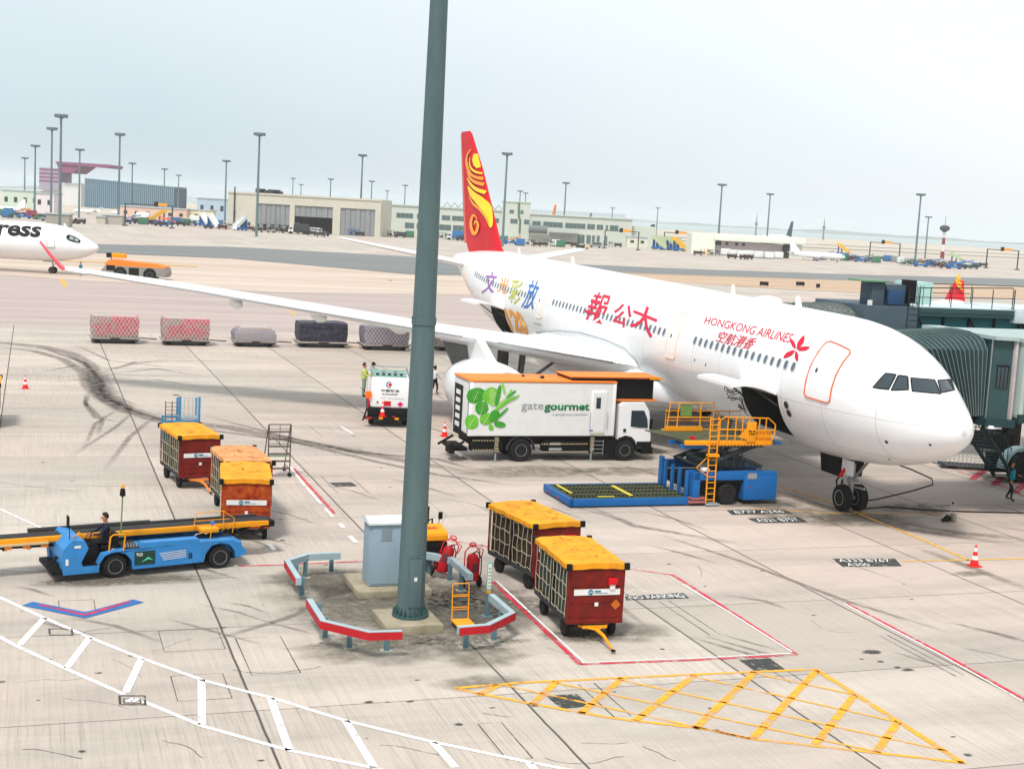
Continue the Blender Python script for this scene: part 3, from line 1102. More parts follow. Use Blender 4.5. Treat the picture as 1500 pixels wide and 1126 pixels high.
# cargo holds seen through the open doors
HOLDM = mat('hold_lining', (0.05, 0.055, 0.05), 0.8, dirt=0.4)
for (h0, h1) in HOLES:
    zc = ZC + SLOPE * (h0 + h1) / 2
    x = MB(HOLDM)
    z0, z1 = zc + 2.82 * math.sin(TH0), zc + 2.82 * math.sin(TH1)
    xe0, xe1 = -2.82 * math.cos(TH0), -2.82 * math.cos(TH1)
    x.face([(xe0, h0, z0), (0.6, h0, z0), (0.6, h1, z0), (xe0, h1, z0)])
    x.face([(xe1, h0, z1), (0.6, h0, z1), (0.6, h1, z1), (xe1, h1, z1)])
    x.face([(0.6, h0, z0), (0.6, h1, z0), (0.6, h1, z1), (0.6, h0, z1)])
    for h in (h0, h1):
        N_ = 8
        arc = [(-2.82 * math.cos(TH0 + (TH1 - TH0) * i / N_), h, zc + 2.82 * math.sin(TH0 + (TH1 - TH0) * i / N_)) for i in range(N_ + 1)]
        x.face([(0.6, h, z0)] + arc + [(0.6, h, z1)])
    x.m(DGREY)
    for i in range(4):
        yy = h0 + .4 + i * .75
        x.tube((-1.6, yy, z0 + .05), (0.5, yy, z0 + .05), 0.05)
    x.m(GREY)
    x.tube((-2.5, h0 + .1, z1 - .1), (-2.5, h1 - .1, z1 - .1), 0.06)
    x.build('cargo_hold', FUS)
    d = MB(WHITE)
    N_ = 10
    inner, outer = [], []
    for s_ in range(N_ + 1):
        f = s_ / N_
        xx = -2.80 - 2.05 * f
        zz = z1 + 0.06 + 0.34 * math.sin(f * 2.2)
        outer.append((xx, zz))
        inner.append((xx, zz - 0.13))
    d.prism(outer + inner[::-1], 'y', h0 + 0.02, h1 - 0.02)
    d.m(DGREY)
    d.tube((-3.6, h0 + .3, z1 + .1), (-2.7, h0 + .1, z1 - .5), .035)
    d.tube((-3.6, h1 - .3, z1 + .1), (-2.7, h1 - .1, z1 - .5), .035)
    d.build('cargo_door', A)
# text on the inside edge of the open cargo door: cables
x = MB(DGREY)
for k_ in range(3):
    pts = []
    for i in range(12):
        f = i / 11
        pts.append((-3.6 + 1.0 * f + .12 * math.sin(i * 2.1 + k_), 11.0 + .5 * math.sin(i * 1.3 + k_), 4.5 - 1.2 * f + .15 * math.sin(i * 1.9 + k_)))
    x.path(pts, .018, 5)
x.build('door_cable', A)
# cabin windows
def window_mesh(x0, th, w=.24, h=.36):
    x = MB(WGLASS)
    tp, bt, hw = lerp_prof(x0)
    vs = []
    n = 16
    for i in range(n):
        a = 2 * math.pi * i / n
        ux, uy = math.cos(a), math.sin(a)
        sx = math.copysign(abs(ux) ** .7, ux) * w / 2
        sy = math.copysign(abs(uy) ** .7, uy) * h / 2
        vs.append(x.bm.verts.new(surf(x0 + sx, th + sy / hw, .012)))
    x.bm.faces.new(vs)
    x.m(mat('window_rim', (.55, .56, .57), .4, dirt=0))
    ring2 = []
    for i in range(n):
        a = 2 * math.pi * i / n
        ux, uy = math.cos(a), math.sin(a)
        sx = math.copysign(abs(ux) ** .7, ux) * (w / 2 + .035)
        sy = math.copysign(abs(uy) ** .7, uy) * (h / 2 + .035)
        ring2.append(x.bm.verts.new(surf(x0 + sx, th + sy / hw, .010)))
    vs2 = [x.bm.verts.new(v.co.copy()) for v in vs]
    x.skin(vs2, ring2)
    return x.build('window', FUS)
wins = [7.35 + .535 * i for i in range(17)] + [19.2 + .533 * i for i in range(29)] + [37.95 + .535 * i for i in range(24)]
for w_ in wins:
    window_mesh(w_, R(16.8) if w_ < 40 else R(16.8 + (w_ - 40) * .25))
# cabin doors
def cabin_door(x0, x1, zlo, zhi, edge, wid=.05, name='cabin_door'):
    xm = (x0 + x1) / 2
    tp, bt, hw = lerp_prof(xm)
    c = ZC + SLOPE * xm + (tp + bt) / 2
    h = (tp - bt) / 2
    ta, tb = math.asin(max(-1, (zlo - c) / h)), math.asin(min(1, (zhi - c) / h))
    x = MB(WHITE)
    N1, N2 = 3, 12
    G = [[x.bm.verts.new(surf(x0 + (x1 - x0) * i / N1, ta + (tb - ta) * j / N2, .012)) for j in range(N2 + 1)] for i in range(N1 + 1)]
    for i in range(N1):
        for j in range(N2):
            x.bm.faces.new((G[i][j], G[i + 1][j], G[i + 1][j + 1], G[i][j + 1]))
    x.m(GLASS)
    tm = ta + (tb - ta) * .46
    xw = xm + (x1 - x0) * .22
    x.face([surf(xw + .07 * math.cos(a), tm + .10 * math.sin(a) / hw, .02) for a in [2 * math.pi * i / 10 for i in range(10)]])
    o = x.build(name, FUS)
    e = MB(edge)
    rc = .12
    pts = []
    def P(u, v):
        return surf(x0 + (x1 - x0) * u, ta + (tb - ta) * v, .018)
    cor = .10
    for u, v in ((cor, 0), (1 - cor, 0), (1, .05), (1, .25), (1, .5), (1, .75), (1, .95), (1 - cor, 1), (.5, 1), (cor, 1), (0, .95), (0, .75), (0, .5), (0, .25), (0, .05)):
        pts.append(P(u, v))
    e.path(pts, wid / 2, 5, closed=True)
    e.build('door_outline', o)
    s_ = MB(GREY)
    s_.box(-.04, .04, x0 - .05, x1 + .05, -.07, .0)
    s_.build('door_sill', o, M=Matrix.Translation(surf(xm, ta - .03, .03)))
DO = mat('door_edge', '#dd6a4a', .5, dirt=0)
DO2 = mat('door_edge_faint', '#e8c8a8', .5, dirt=0)
cabin_door(4.80, 6.30, 4.62, 6.72, DO, .07)
cabin_door(17.62, 18.62, 4.74, 6.82, DO2, .05)
cabin_door(35.55, 36.6, 5.02, 7.05, DO2, .05)
cabin_door(53.0, 53.9, 5.3, 7.1, DO2, .04)
# cockpit windows
CO = (1000, 420)
def z1(x, y):
    return (1000 + x / 3.311, 420 + y / 3.311)
for q in (((985, 420), (1036, 426), (1000, 498), (924, 488)), ((1048, 430), (1092, 436), (1096, 500), (1012, 502)), ((1107, 443), (1222, 452), (1250, 521), (1114, 507)), ((1238, 455), (1300, 450), (1316, 500), (1254, 516))):
    x = MB(GLASS)
    quad_patch(x, [z1(*p) for p in q], 6, .022)
    x.m(BLACK)
    pc = []
    for i in range(4):
        a_, b_ = z1(*q[i]), z1(*q[(i + 1) % 4])
        for f in (0, .33, .66):
            h_ = hit(a_[0] + (b_[0] - a_[0]) * f, a_[1] + (b_[1] - a_[1]) * f, .012)
            if h_:
                pc.append(h_)
    x.path(pc, .03, 5, closed=True)
    x.build('cockpit_window', FUS)
# livery
glyph_patch('HONGKONG AIRLINES', LOGORED, [(1035, 463.5), (1164, 489.5), (1156, 502.5), (1031.5, 474)], FUS, cuts=12)
glyph_patch('空航港香', LOGORED, [(1056, 484.5), (1112, 496), (1098, 512.5), (1048, 500)], FUS, bold=.006)
for t_, q in (('報', [(873, 427), (897, 432), (885, 476), (851, 466)]), ('公', [(903, 443), (933, 450), (915, 481), (895, 472)]), ('大', [(930, 443), (968, 456), (955, 496), (922, 478)])):
    glyph_patch(t_, mat('brush_red', '#c8193c', .45, dirt=0), q, FUS, bold=.012)
for t_, q, c_ in (('文', [(714, 397), (730, 399), (723, 429), (705, 430)], '#8f57a6'), ('光', [(734, 405), (748, 408), (741, 431), (728, 428)], '#e99a3a'), ('彩', [(751, 408), (768, 413), (759, 449), (744, 441)], '#b7b83a'), ('放', [(778, 409), (793, 412), (781, 454), (763, 451)], '#2c6cb4')):
    glyph_patch(t_, mat('brush_' + c_[1:], c_, .45, dirt=0), q, FUS, bold=.006)
glyph_patch('120', mat('gold_number', '#ec9c22', .4, dirt=0), [(737, 450), (763, 457), (777, 492), (749, 484)], FUS, bold=.04, cuts=6)
x = MB(LOGORED)
cx, cy = 1166.5, 512.5
for tx, ty in ((1178, 491), (1187, 508), (1169, 530), (1148, 525), (1157, 496)):
    dx, dy = tx - cx, ty - cy
    nx_, ny_ = -dy * .17, dx * .17
    q = [(cx + dx * .06, cy + dy * .06), (cx + dx * .25 + nx_ * .75, cy + dy * .25 + ny_ * .75), (cx + dx * .6 + nx_ * 1.15, cy + dy * .6 + ny_ * 1.15), (cx + dx * .88 + nx_ * .7, cy + dy * .88 + ny_ * .7), (tx, ty), (cx + dx * .75 - nx_ * .5, cy + dy * .75 - ny_ * .5), (cx + dx * .4 - nx_ * .75, cy + dy * .4 - ny_ * .75)]
    x.face([hit(*p_, .02) for p_ in q])
x.build('flower_emblem', FUS, smooth=False)
# small nose details
x = MB(DGREY)
for px_, py_, r_ in ((1152, 593, .16), (1156, 605, .16), (1299, 647, .07), (1363, 651, .05), (1018, 527, .05), (1034, 534, .05), (1303, 672, .05)):
    h_ = hit(px_, py_, .02)
    if h_:
        n_ = (hit(px_ + .5, py_, .02) - h_).cross(hit(px_, py_ + .5, .02) - h_).normalized()
        u = n_.orthogonal().normalized()
        v = n_.cross(u)
        x.face([h_ + (u * math.cos(a) + v * math.sin(a)) * r_ for a in [2 * math.pi * i / 12 for i in range(12)]])
x.build('static_port', FUS, smooth=False)
for aft, ln in ((11.5, .5), (17.5, .35), (38, .5), (48, .4)):
    x = MB(WHITE)
    b0 = surf(aft, math.pi / 2)
    x.prism([(aft, b0.z - .05), (aft + ln, b0.z - .05), (aft + ln * 1.1, b0.z + .45), (aft + ln * .6, b0.z + .45)], 'x', -.03, .03)
    x.build('blade_antenna', A)
x = MB(WHITE)
x.lathe([(.01, 0), (.28, .4), (.34, 1.2), (.2, 2.2), (.01, 2.8)], (0, 13.2, surf(13, math.pi / 2).z - .06), 'y', 16)
x.build('antenna_fairing', A)
# wings: stations (lateral y, LE aft, chord, z of LE, thickness ratio, twist)
def foil(n=14):
    up, lo = [], []
    for i in range(n + 1):
        c = .5 * (1 - math.cos(math.pi * i / n))
        t = 5 * (.2969 * math.sqrt(c) - .126 * c - .3516 * c * c + .2843 * c ** 3 - .1015 * c ** 4)
        cam_ = .02 * math.sin(math.pi * c)
        up.append((c, t + cam_ * 4))
        lo.append((c, -t + cam_ * 4))
    return up + lo[-2:0:-1]
FOIL = foil()
def loft(x, stations, side, vertical=False):
    rings = []
    for (y, le, ch, z, th, tw) in stations:
        r_ = []
        for c, t in FOIL:
            xx, zz = le + c * ch, t * th * ch
            if vertical:
                r_.append(x.bm.verts.new((zz, xx, z)))
            else:
                zc_ = z + zz - math.tan(tw) * c * ch
                r_.append(x.bm.verts.new((-side * y, xx, zc_)))
        rings.append(r_)
    for a_, b_ in zip(rings, rings[1:]):
        x.skin(a_, b_)
    x.cap(rings[0][::-1])
    x.cap(rings[-1])
WINGST = [(1.5, 21.6, 13.2, 3.72, .125, R(4)), (3.0, 22.55, 11.9, 3.90, .125, R(4)), (6.0, 24.5, 9.6, 4.24, .12, R(3)), (9.6, 26.75, 7.4, 4.60, .11, R(2.2)),
          (16.0, 30.75, 5.6, 5.32, .105, R(1)), (23.0, 35.1, 3.9, 6.08, .10, R(0)), (28.6, 38.6, 2.7, 6.56, .10, R(-1)), (29.3, 39.15, 2.4, 6.62, .10, R(-1))]
for sd_ in (1, -1):
    x = MB(WHITE)
    loft(x, WINGST, sd_)
    w = x.build('wing', A)
    if sd_ == 1:
        # slat gap line and bare metal leading edge
        l_ = MB(STEEL)
        for (s0, s1) in (((3.6, 22.93, 3.97), (8.6, 26.15, 4.5)), ((10.2, 27.15, 4.66), (28.2, 38.4, 6.52))):
            l_.path([(-s0[0], s0[1] - .03, s0[2] + .02), (-s1[0], s1[1] - .03, s1[2] + .02)], [.10 if s0[0] < 5 else .07, .07 if s0[0] < 5 else .03], 8)
        l_.build('slat_edge', w)
    wl = MB(mat('winglet_red', '#df3244', .35, dirt=0) if sd_ == 1 else TAILRED)
    rings = []
    for (dy, le, ch, z) in ((0, 39.15, 2.4, 6.62), (.22, 39.5, 2.2, 6.74), (.7, 40.3, 1.7, 7.28), (1.3, 41.2, 1.0, 8.02)):
        r_ = []
        for c, t in FOIL:
            r_.append(wl.bm.verts.new((-sd_ * (29.3 + dy) + t * .10 * ch, le + c * ch, z + t * .05 * ch)))
        rings.append(r_)
    for a_, b_ in zip(rings, rings[1:]):
        wl.skin(a_, b_)
    wl.cap(rings[-1])
    wo = wl.build('winglet', w)
    if sd_ == -1:
        gsw = MB(GOLD)
        for k_ in range(3):
            gsw.path([(29.75 + .1 * k_, 40.2 + .3 * k_, 7.5 + .3 * k_), (29.85 + .1 * k_, 40.8 + .15 * k_, 7.7 + .3 * k_), (29.95 + .1 * k_, 41.2, 8.1 + .2 * k_)], .08, 6)
        gsw.build('gold_swirl', wo)
    # flap track fairings
    for fy, fx in ((7.2, 32.2), (12.0, 33.2), (16.2, 34.2), (20.4, 36.2)):
        z_ = 3.9 + (fy - 3) * .105 - .25
        f_ = MB(WHITE)
        f_.lathe([(.02, 0), (.22, .6), (.32, 1.6), (.24, 3.0), (.02, 4.0)], (-sd_ * fy, fx - 1.6, z_ - .15), 'y', 12)
        f_.build('flap_fairing', w)
    # engine
    ec, ez, e0 = -sd_ * 9.37, 2.02, 22.3
    n_ = MB(WHITE)
    n_.lathe([(1.26, .35), (1.30, .10), (1.40, 0.02), (1.49, .12), (1.60, .8), (1.66, 1.8), (1.66, 3.0), (1.60, 4.3), (1.40, 5.8), (1.12, 7.0), (1.06, 7.0), (1.2, 5.5)], (ec, e0, ez), 'y', 48)
    en = n_.build('engine', A)
    n_ = MB(mat('inlet_lip', (.66, .67, .68), .3, .3, dirt=0))
    n_.lathe([(1.27, .22), (1.30, .04), (1.40, -0.03), (1.51, .10), (1.53, .26)], (ec, e0, ez), 'y', 48)
    n_.build('inlet_lip', en)
    n_ = MB(GREY)
    n_.lathe([(1.26, .3), (1.24, 1.2), (1.2, 1.25)], (ec, e0, ez), 'y', 40)
    n_.m(DGREY)
    n_.lathe([(1.24, 1.3), (.0, 1.32)], (ec, e0, ez), 'y', 40)
    for i in range(24):
        a_ = 2 * math.pi * i / 24
        c_, s_ = math.cos(a_), math.sin(a_)
        c2, s2 = math.cos(a_ + .16), math.sin(a_ + .16)
        n_.face([(ec + .34 * c_, e0 + 1.15, ez + .34 * s_), (ec + 1.2 * c_, e0 + 1.0, ez + 1.2 * s_), (ec + 1.2 * c2, e0 + 1.22, ez + 1.2 * s2), (ec + .34 * c2, e0 + 1.25, ez + .34 * s2)])
    n_.build('fan', en)
    n_ = MB(BLACK)
    n_.lathe([(.001, .55), (.18, .72), (.34, 1.12)], (ec, e0, ez), 'y', 24)
    n_.build('spinner', en)
    n_ = MB(mat('exhaust_metal', (.12, .12, .11), .4, .7, dirt=.3))
    n_.lathe([(.85, 6.4), (.8, 7.4), (.62, 7.5), (.4, 7.6), (.05, 8.4)], (ec, e0, ez), 'y', 30)
    n_.build('exhaust_nozzle', en)
    # pylon
    py_ = MB(WHITE)
    py_.prism([(e0 + 1.6, ez + 1.55), (e0 + 2.4, ez + 1.72), (e0 + 4.9, 4.78), (e0 + 7.4, 4.6), (e0 + 11.2, 4.1), (e0 + 11.0, 3.9), (e0 + 8.0, 2.7), (e0 + 6.6, 2.6)], 'x', ec - .20, ec + .20)
    py_.m(mat('pylon_grey', (.13, .14, .14), .5, dirt=.4))
    py_.prism([(e0 + 5.2, 2.9), (e0 + 8.4, 2.75), (e0 + 10.6, 3.85), (e0 + 6.0, 4.1)], 'x', ec - .23, ec + .23)
    py_.build('pylon', A)
# belly fairing
x = MB(WHITE)
st = [(17.6, .3, 3.2, 2.4), (19.0, 1.9, 3.45, 2.25), (21.0, 2.9, 3.75, 1.92), (24, 3.3, 4.15, 1.72), (30, 3.38, 4.55, 1.66), (35, 3.2, 4.35, 1.75), (38.5, 2.7, 3.9, 2.1), (41.5, 1.2, 3.3, 2.6)]
rings = []
for aft, w_, zt, zb in st:
    r_ = []
    for i in range(32):
        a_ = 2 * math.pi * i / 32
        cc, ss = math.cos(a_), math.sin(a_)
        cx_, cz = (zt + zb) / 2, (zt - zb) / 2
        r_.append(x.bm.verts.new((w_ * math.copysign(abs(cc) ** .6, cc), aft, cx_ + cz * math.copysign(abs(ss) ** .6, ss) + SLOPE * (aft - 24))))
    rings.append(r_)
for a_, b_ in zip(rings, rings[1:]):
    x.skin(a_, b_)
x.cap(rings[0])
x.cap(rings[-1])
x.build('belly_fairing', A)
# wing-to-body fillet line
x = MB(GREY)
fl = [hit(*p_, .01) for p_ in ((776, 492), (790, 486), (815, 484), (850, 487), (885, 497), (915, 510), (932, 528), (944, 550))]
x.path([p_ for p_ in fl if p_], .025, 5)
x.build('fairing_seam', A)
# fin
x = MB(TAILRED)
loft(x, [(0, 50.0, 9.6, 7.9, .055, 0), (0, 52.0, 8.3, 8.5, .08, 0), (0, 53.4, 7.4, 10.0, .085, 0), (0, 57.2, 4.9, 14.0, .085, 0), (0, 60.3, 2.7, 16.7, .08, 0), (0, 60.8, 2.3, 16.95, .04, 0)], 1, True)
FIN = x.build('fin', A)
x = MB(mat('rudder_edge', '#b8635a', .5, dirt=.2))
x.path([(0, 60.6, 8.6), (0, 62.2, 14.0), (0, 63.1, 16.8)], [.10, .09, .05], 6)
x.build('rudder', A)
def finpt(px_, py_, off=.0):
    d = toab(sight(px_, py_))
    o = Vector((-NA, -NB, CAM_H))
    lat = -0.30
    t = (lat - o.x) / d.x
    p_ = o + d * t
    return Vector((p_.x - off, p_.y, p_.z))
def finpatch(pts, m, nm):
    k = MB(m)
    P = []
    for X, Y in pts:
        P.append((640 + X / 3.947, 180 + Y / 3.947))
    vs = [finpt(*p_) for p_ in P]
    # hug the fin: thickness from the foil
    out_ = []
    for v in vs:
        z_ = v.z
        le = 53.4 + (z_ - 10) * .952 if z_ > 10 else 50 + (z_ - 7.9) * 1.62
        te = 60.0 + (z_ - 8.5) * .37
        ch = max(1, te - le)
        c = min(.99, max(.01, (v.y - le) / ch))
        t_ = 5 * (.2969 * math.sqrt(c) - .126 * c - .3516 * c * c + .2843 * c ** 3 - .1015 * c ** 4) * .085 * ch
        out_.append(Vector((-t_ - .06, v.y, v.z)))
    k.face(out_)
    o = k.build(nm, FIN, smooth=False)
    bm_ = bmesh.new()
    bm_.from_mesh(o.data)
    bmesh.ops.triangulate(bm_, faces=bm_.faces[:])
    bm_.to_mesh(o.data)
    bm_.free()
Y1 = mat('swirl_yellow', '#ffd21e', .4, dirt=0)
Y2 = mat('swirl_orange', '#f59a1c', .4, dirt=0)
finpatch([(205, 180), (222, 178), (240, 255), (225, 262), (208, 245), (200, 215)], Y1, 'gold_swirl')
def finribbon(pts, ws, m_):
    P = [Vector((*p_, 0)) for p_ in pts]
    n_ = 4
    Q, Wd = [], []
    for i in range(len(P) - 1):
        p0, p1, p2, p3 = P[max(i - 1, 0)], P[i], P[i + 1], P[min(i + 2, len(P) - 1)]
        for k_ in range(n_):
            t = k_ / n_
            Q.append(.5 * ((2 * p1) + (p2 - p0) * t + (2 * p0 - 5 * p1 + 4 * p2 - p3) * t * t + (3 * p1 - p0 - 3 * p2 + p3) * t ** 3))
            Wd.append(ws[i] + (ws[i + 1] - ws[i]) * t)
    Q.append(P[-1])
    Wd.append(ws[-1])
    Lf, Rt = [], []
    for i, q_ in enumerate(Q):
        t = (Q[min(i + 1, len(Q) - 1)] - Q[max(i - 1, 0)]).normalized()
        nn = Vector((-t.y, t.x, 0)) * Wd[i] / 2
        Lf.append((q_.x + nn.x, q_.y + nn.y))
        Rt.append((q_.x - nn.x, q_.y - nn.y))
    finpatch(Lf + Rt[::-1], m_, 'gold_swirl')
finribbon([(192, 152), (166, 190), (164, 240), (184, 288), (216, 312), (256, 322)], [4, 11, 18, 18, 15, 18], Y2)
finribbon([(186, 200), (184, 240), (200, 270), (228, 286), (250, 292)], [3, 8, 12, 11, 9], Y1)
finribbon([(166, 270), (182, 312), (214, 340), (262, 356)], [4, 14, 18, 18], Y2)
finribbon([(168, 318), (192, 356), (228, 384), (272, 402)], [5, 15, 19, 20], Y1)
finribbon([(172, 366), (200, 410), (244, 448), (284, 500), (310, 604)], [8, 36, 50, 46, 5], Y1)
finribbon([(176, 420), (206, 466), (250, 500), (284, 548), (306, 606)], [3, 14, 14, 10, 3], Y2)
finribbon([(236, 556), (214, 534), (196, 552), (190, 596), (208, 638), (230, 628), (240, 590), (226, 566), (212, 590)], [4, 12, 18, 22, 22, 19, 16, 12, 5], Y2)
# tailplanes
for sd_ in (1, -1):
    x = MB(WHITE)
    loft(x, [(.4, 54.2, 6.2, 7.05, .09, 0), (2.0, 55.3, 5.3, 7.25, .09, 0), (9.3, 60.0, 2.3, 8.45, .08, 0), (9.7, 60.5, 1.8, 8.52, .05, 0)], sd_)
    x.build('tailplane', A)
x = MB(DGREY)
x.lathe([(.24, 62.85), (.2, 62.95), (.02, 62.8)], (0, 0, ZC + SLOPE * 62.8 + 1.59), 'y', 16)
x.m(mat('tail_bay', (.05, .06, .07), .7, dirt=0))
x.build('tail_cone_exhaust', A)
# nose gear
ng = 6.67
x = MB(mat('gear_grey', (.35, .36, .36), .4, .3, dirt=.4))
x.tube((0, ng, .55), (0, ng + .05, 2.3), .11, .15, 12)
x.tube((-.5, ng, .52), (.5, ng, .52), .08, None, 10)
x.tube((0, ng, 1.2), (0, ng - 1.1, 2.25), .06)
x.tube((-.25, ng - .05, 1.25), (.25, ng - .05, 1.25), .07)
x.tube((0, ng - .25, 1.0), (.02, ng - .9, 1.05), .05)
x.tube((-.1, ng + .1, .7), (-.22, ng + .3, 1.1), .04)
x.tube((.1, ng + .1, .7), (.22, ng + .3, 1.1), .04)
NG = x.build('nose_gear', A)
wheel(NG, -.36, ng, .53, .34, 'x', WHITE2)
wheel(NG, .36, ng, .53, .34, 'x', WHITE2)
x = MB(BLACK)
x.prism([(-.62, 2.2), (-.35, 2.2), (-.35, 1.35), (-.5, 1.35)], 'y', ng + .1, ng + 1.5)
x.prism([(.62, 2.2), (.35, 2.2), (.35, 1.35), (.5, 1.35)], 'y', ng + .1, ng + 1.5)
x.box(-.3, .3, ng - .1, ng + 1.6, 1.9, 2.25)
x.m(WHITE2)
x.box(-.58, -.55, ng - .9, ng - .1, 1.55, 2.15)
x.build('gear_door', A)
x = MB(RED)
x.path([(-.55, ng - .3, 1.75), (-.72, ng - .35, 1.6), (-.75, ng - .3, 1.45)], .07, 6)
x.m(BLACK)
x.path([(-.75, ng - .3, 1.5), (-.9, ng - .3, 1.3), (-.85, ng - .3, 1.0), (-.68, ng - .3, 1.05), (-.62, ng - .3, 1.35)], .035, 6)
x.build('warning_streamer', A)
x = MB(BLACK)
x.path([(.5, ng - 1.2, 2.3), (1.3, ng - 2.0, 2.05), (2.0, ng - 2.4, 1.75), (2.15, ng - 2.3, 1.5), (1.7, ng - 1.6, 1.1), (.9, ng - .5, .55), (.5, ng, .35)], .028, 8)
x.build('power_lead', A)
# main gears
for sd_ in (1, -1):
    x = MB(mat('gear_grey', (.35, .36, .36)))
    cx_ = -sd_ * 5.34
    x.tube((cx_, 32.0, .75), (cx_ + sd_ * .2, 31.9, 3.9), .16, .2, 12)
    x.tube((cx_, 31.2, .7), (cx_, 32.8, .6), .12)
    x.tube((cx_, 31.9, 1.4), (cx_ + sd_ * 2.2, 31.7, 3.1), .09)
    g_ = x.build('main_gear', A)
    for dy in (-.75, .75):
        for dx in (-.7, .7):
            wheel(g_, cx_ + dx, 32.0 + dy, .66, .42, 'x')
    x = MB(DGREY)
    x.box(cx_ - sd_ * .95 - .04, cx_ - sd_ * .95 + .04, 31.2, 32.9, 1.5, 3.7)
    x.build('gear_door', A)

# second airliner, far left
B = thing('airliner', 'white airliner on the far stand, its nose showing behind the red winglet', 'airliner', 0, 0)
Gx, Gy = -59.8, 177.7
B.location = (Gx + 5.9, Gy, 0)
B.rotation_euler = (0, 0, math.pi / 2 + R(-2))
SB = .86
def fusB(parent):
    xs = [0, .05, .15, .3, .5, .8, 1.2, 1.7, 2.3, 3, 4, 5, 6.5, 8, 10, 14, 20, 26, 32]
    x = MB(WHITE)
    rings = []
    for X in xs:
        tp, bt, w_ = lerp_prof(X)
        c, h = (tp + bt) / 2, (tp - bt) / 2
        rings.append([x.bm.verts.new((-w_ * SB * math.cos(a_), X * SB * 1.05, 4.0 + SB * (c + h * math.sin(a_)))) for a_ in [2 * math.pi * i / 48 for i in range(48)]])
    for a_, b_ in zip(rings, rings[1:]):
        x.skin(a_, b_)
    x.cap(rings[0])
    x.cap(rings[-1])
    return x.build('fuselage', parent)
FB = fusB(B)
def sB(aft, th, off=.02):
    tp, bt, w_ = lerp_prof(aft / 1.05 / SB)
    c, h = (tp + bt) / 2, (tp - bt) / 2
    return Vector((-(w_ * SB + off) * math.cos(th), aft, 4.0 + SB * c + (SB * h + off) * math.sin(th)))
def patchB(x, a0, a1, t0, t1, n=6):
    vs = [[x.bm.verts.new(sB(a0 + (a1 - a0) * i / n, t0 + (t1 - t0) * j / n)) for j in range(n + 1)] for i in range(n + 1)]
    for i in range(n):
        for j in range(n):
            f = x.bm.faces.new((vs[i][j], vs[i + 1][j], vs[i + 1][j + 1], vs[i][j + 1]))
            f.material_index = x.k
for side in (0, 1):
    f_ = (lambda t: t) if side == 0 else (lambda t: math.pi - t)
    x = MB(BLACK)
    vs = [sB(2.75 + .85 * math.copysign(abs(math.cos(q_)) ** .75, math.cos(q_)), f_(R(31.5 + 14 * math.copysign(abs(math.sin(q_)) ** .75, math.sin(q_)))), .03) for q_ in [2 * math.pi * i / 20 for i in range(20)]]
    ctr = x.bm.verts.new(sB(2.75, f_(R(31.5)), .05))
    vv = [x.bm.verts.new(v) for v in vs]
    for i in range(20):
        x.bm.faces.new((ctr, vv[i], vv[(i + 1) % 20]))
    x.m(mat('cockpit_glass_pale', (.25, .30, .30), .1, dirt=0))
    for a0, a1 in ((2.15, 2.6), (2.72, 3.2)):
        vs = [sB(a0 + (a1 - a0) * u, f_(R(24) + v * R(15)), .07) for u, v in ((0, 0), (1, 0), (1, 1), (0, 1))]
        x.face(vs)
    x.build('cockpit_window', FB)
x = MB(GREY)
P4 = [sB(a_, t_, .03) for a_, t_ in ((4.9, R(-14)), (5.85, R(-14)), (5.85, R(6)), (5.85, R(26)), (4.9, R(26)), (4.9, R(6)))]
x.path(P4, .025, 5, closed=True)
x.path([P4[0], P4[1]], .06, 5)
x.build('cabin_door', FB)
for i in range(18):
    x = MB(WGLASS)
    a0 = 12.5 + i * .53
    vs = [sB(a0 + .11 * math.cos(t_), R(6) + .07 * math.sin(t_), .02) for t_ in [2 * math.pi * k_ / 10 for k_ in range(10)]]
    x.face(vs)
    x.build('window', FB)
b = glyphs('express', BLACK, bold=.035)
fit(b, 0, 1, 0, 1)
for i in range(1, 10):
    bmesh.ops.bisect_plane(b, geom=b.verts[:] + b.edges[:] + b.faces[:], plane_co=(0, i / 10, 0), plane_no=(0, 1, 0))
    bmesh.ops.bisect_plane(b, geom=b.verts[:] + b.edges[:] + b.faces[:], plane_co=(i / 10, 0, 0), plane_no=(1, 0, 0))
for v in b.verts:
    v.co = sB(6.75 + (1 - v.co.x) * 10.8, R(-2) + v.co.y * R(56), .03)
k = MB(BLACK)
k.add(b)
k.build('lettering', FB, smooth=False)
x = MB(mat('gear_grey', (.35, .36, .36)))
x.tube((0, 5.9, .5), (0, 5.95, 2.0), .09)
x.tube((0, 5.9, 1.0), (0, 5.0, 2.0), .05)
x.tube((-.3, 5.9, .45), (.3, 5.9, .45), .07)
x.box(-.5, .5, 6.0, 7.0, 1.5, 1.9)
g_ = x.build('nose_gear', B)
wheel(g_, -.3, 5.9, .46, .28, 'x', WHITE2)
wheel(g_, .3, 5.9, .46, .28, 'x', WHITE2)
x = MB(WHITE)
x.prism([(4.0, 5.9), (4.5, 5.9), (4.6, 6.5), (4.4, 6.5)], 'x', -.03, .03)
x.build('blade_antenna', B)

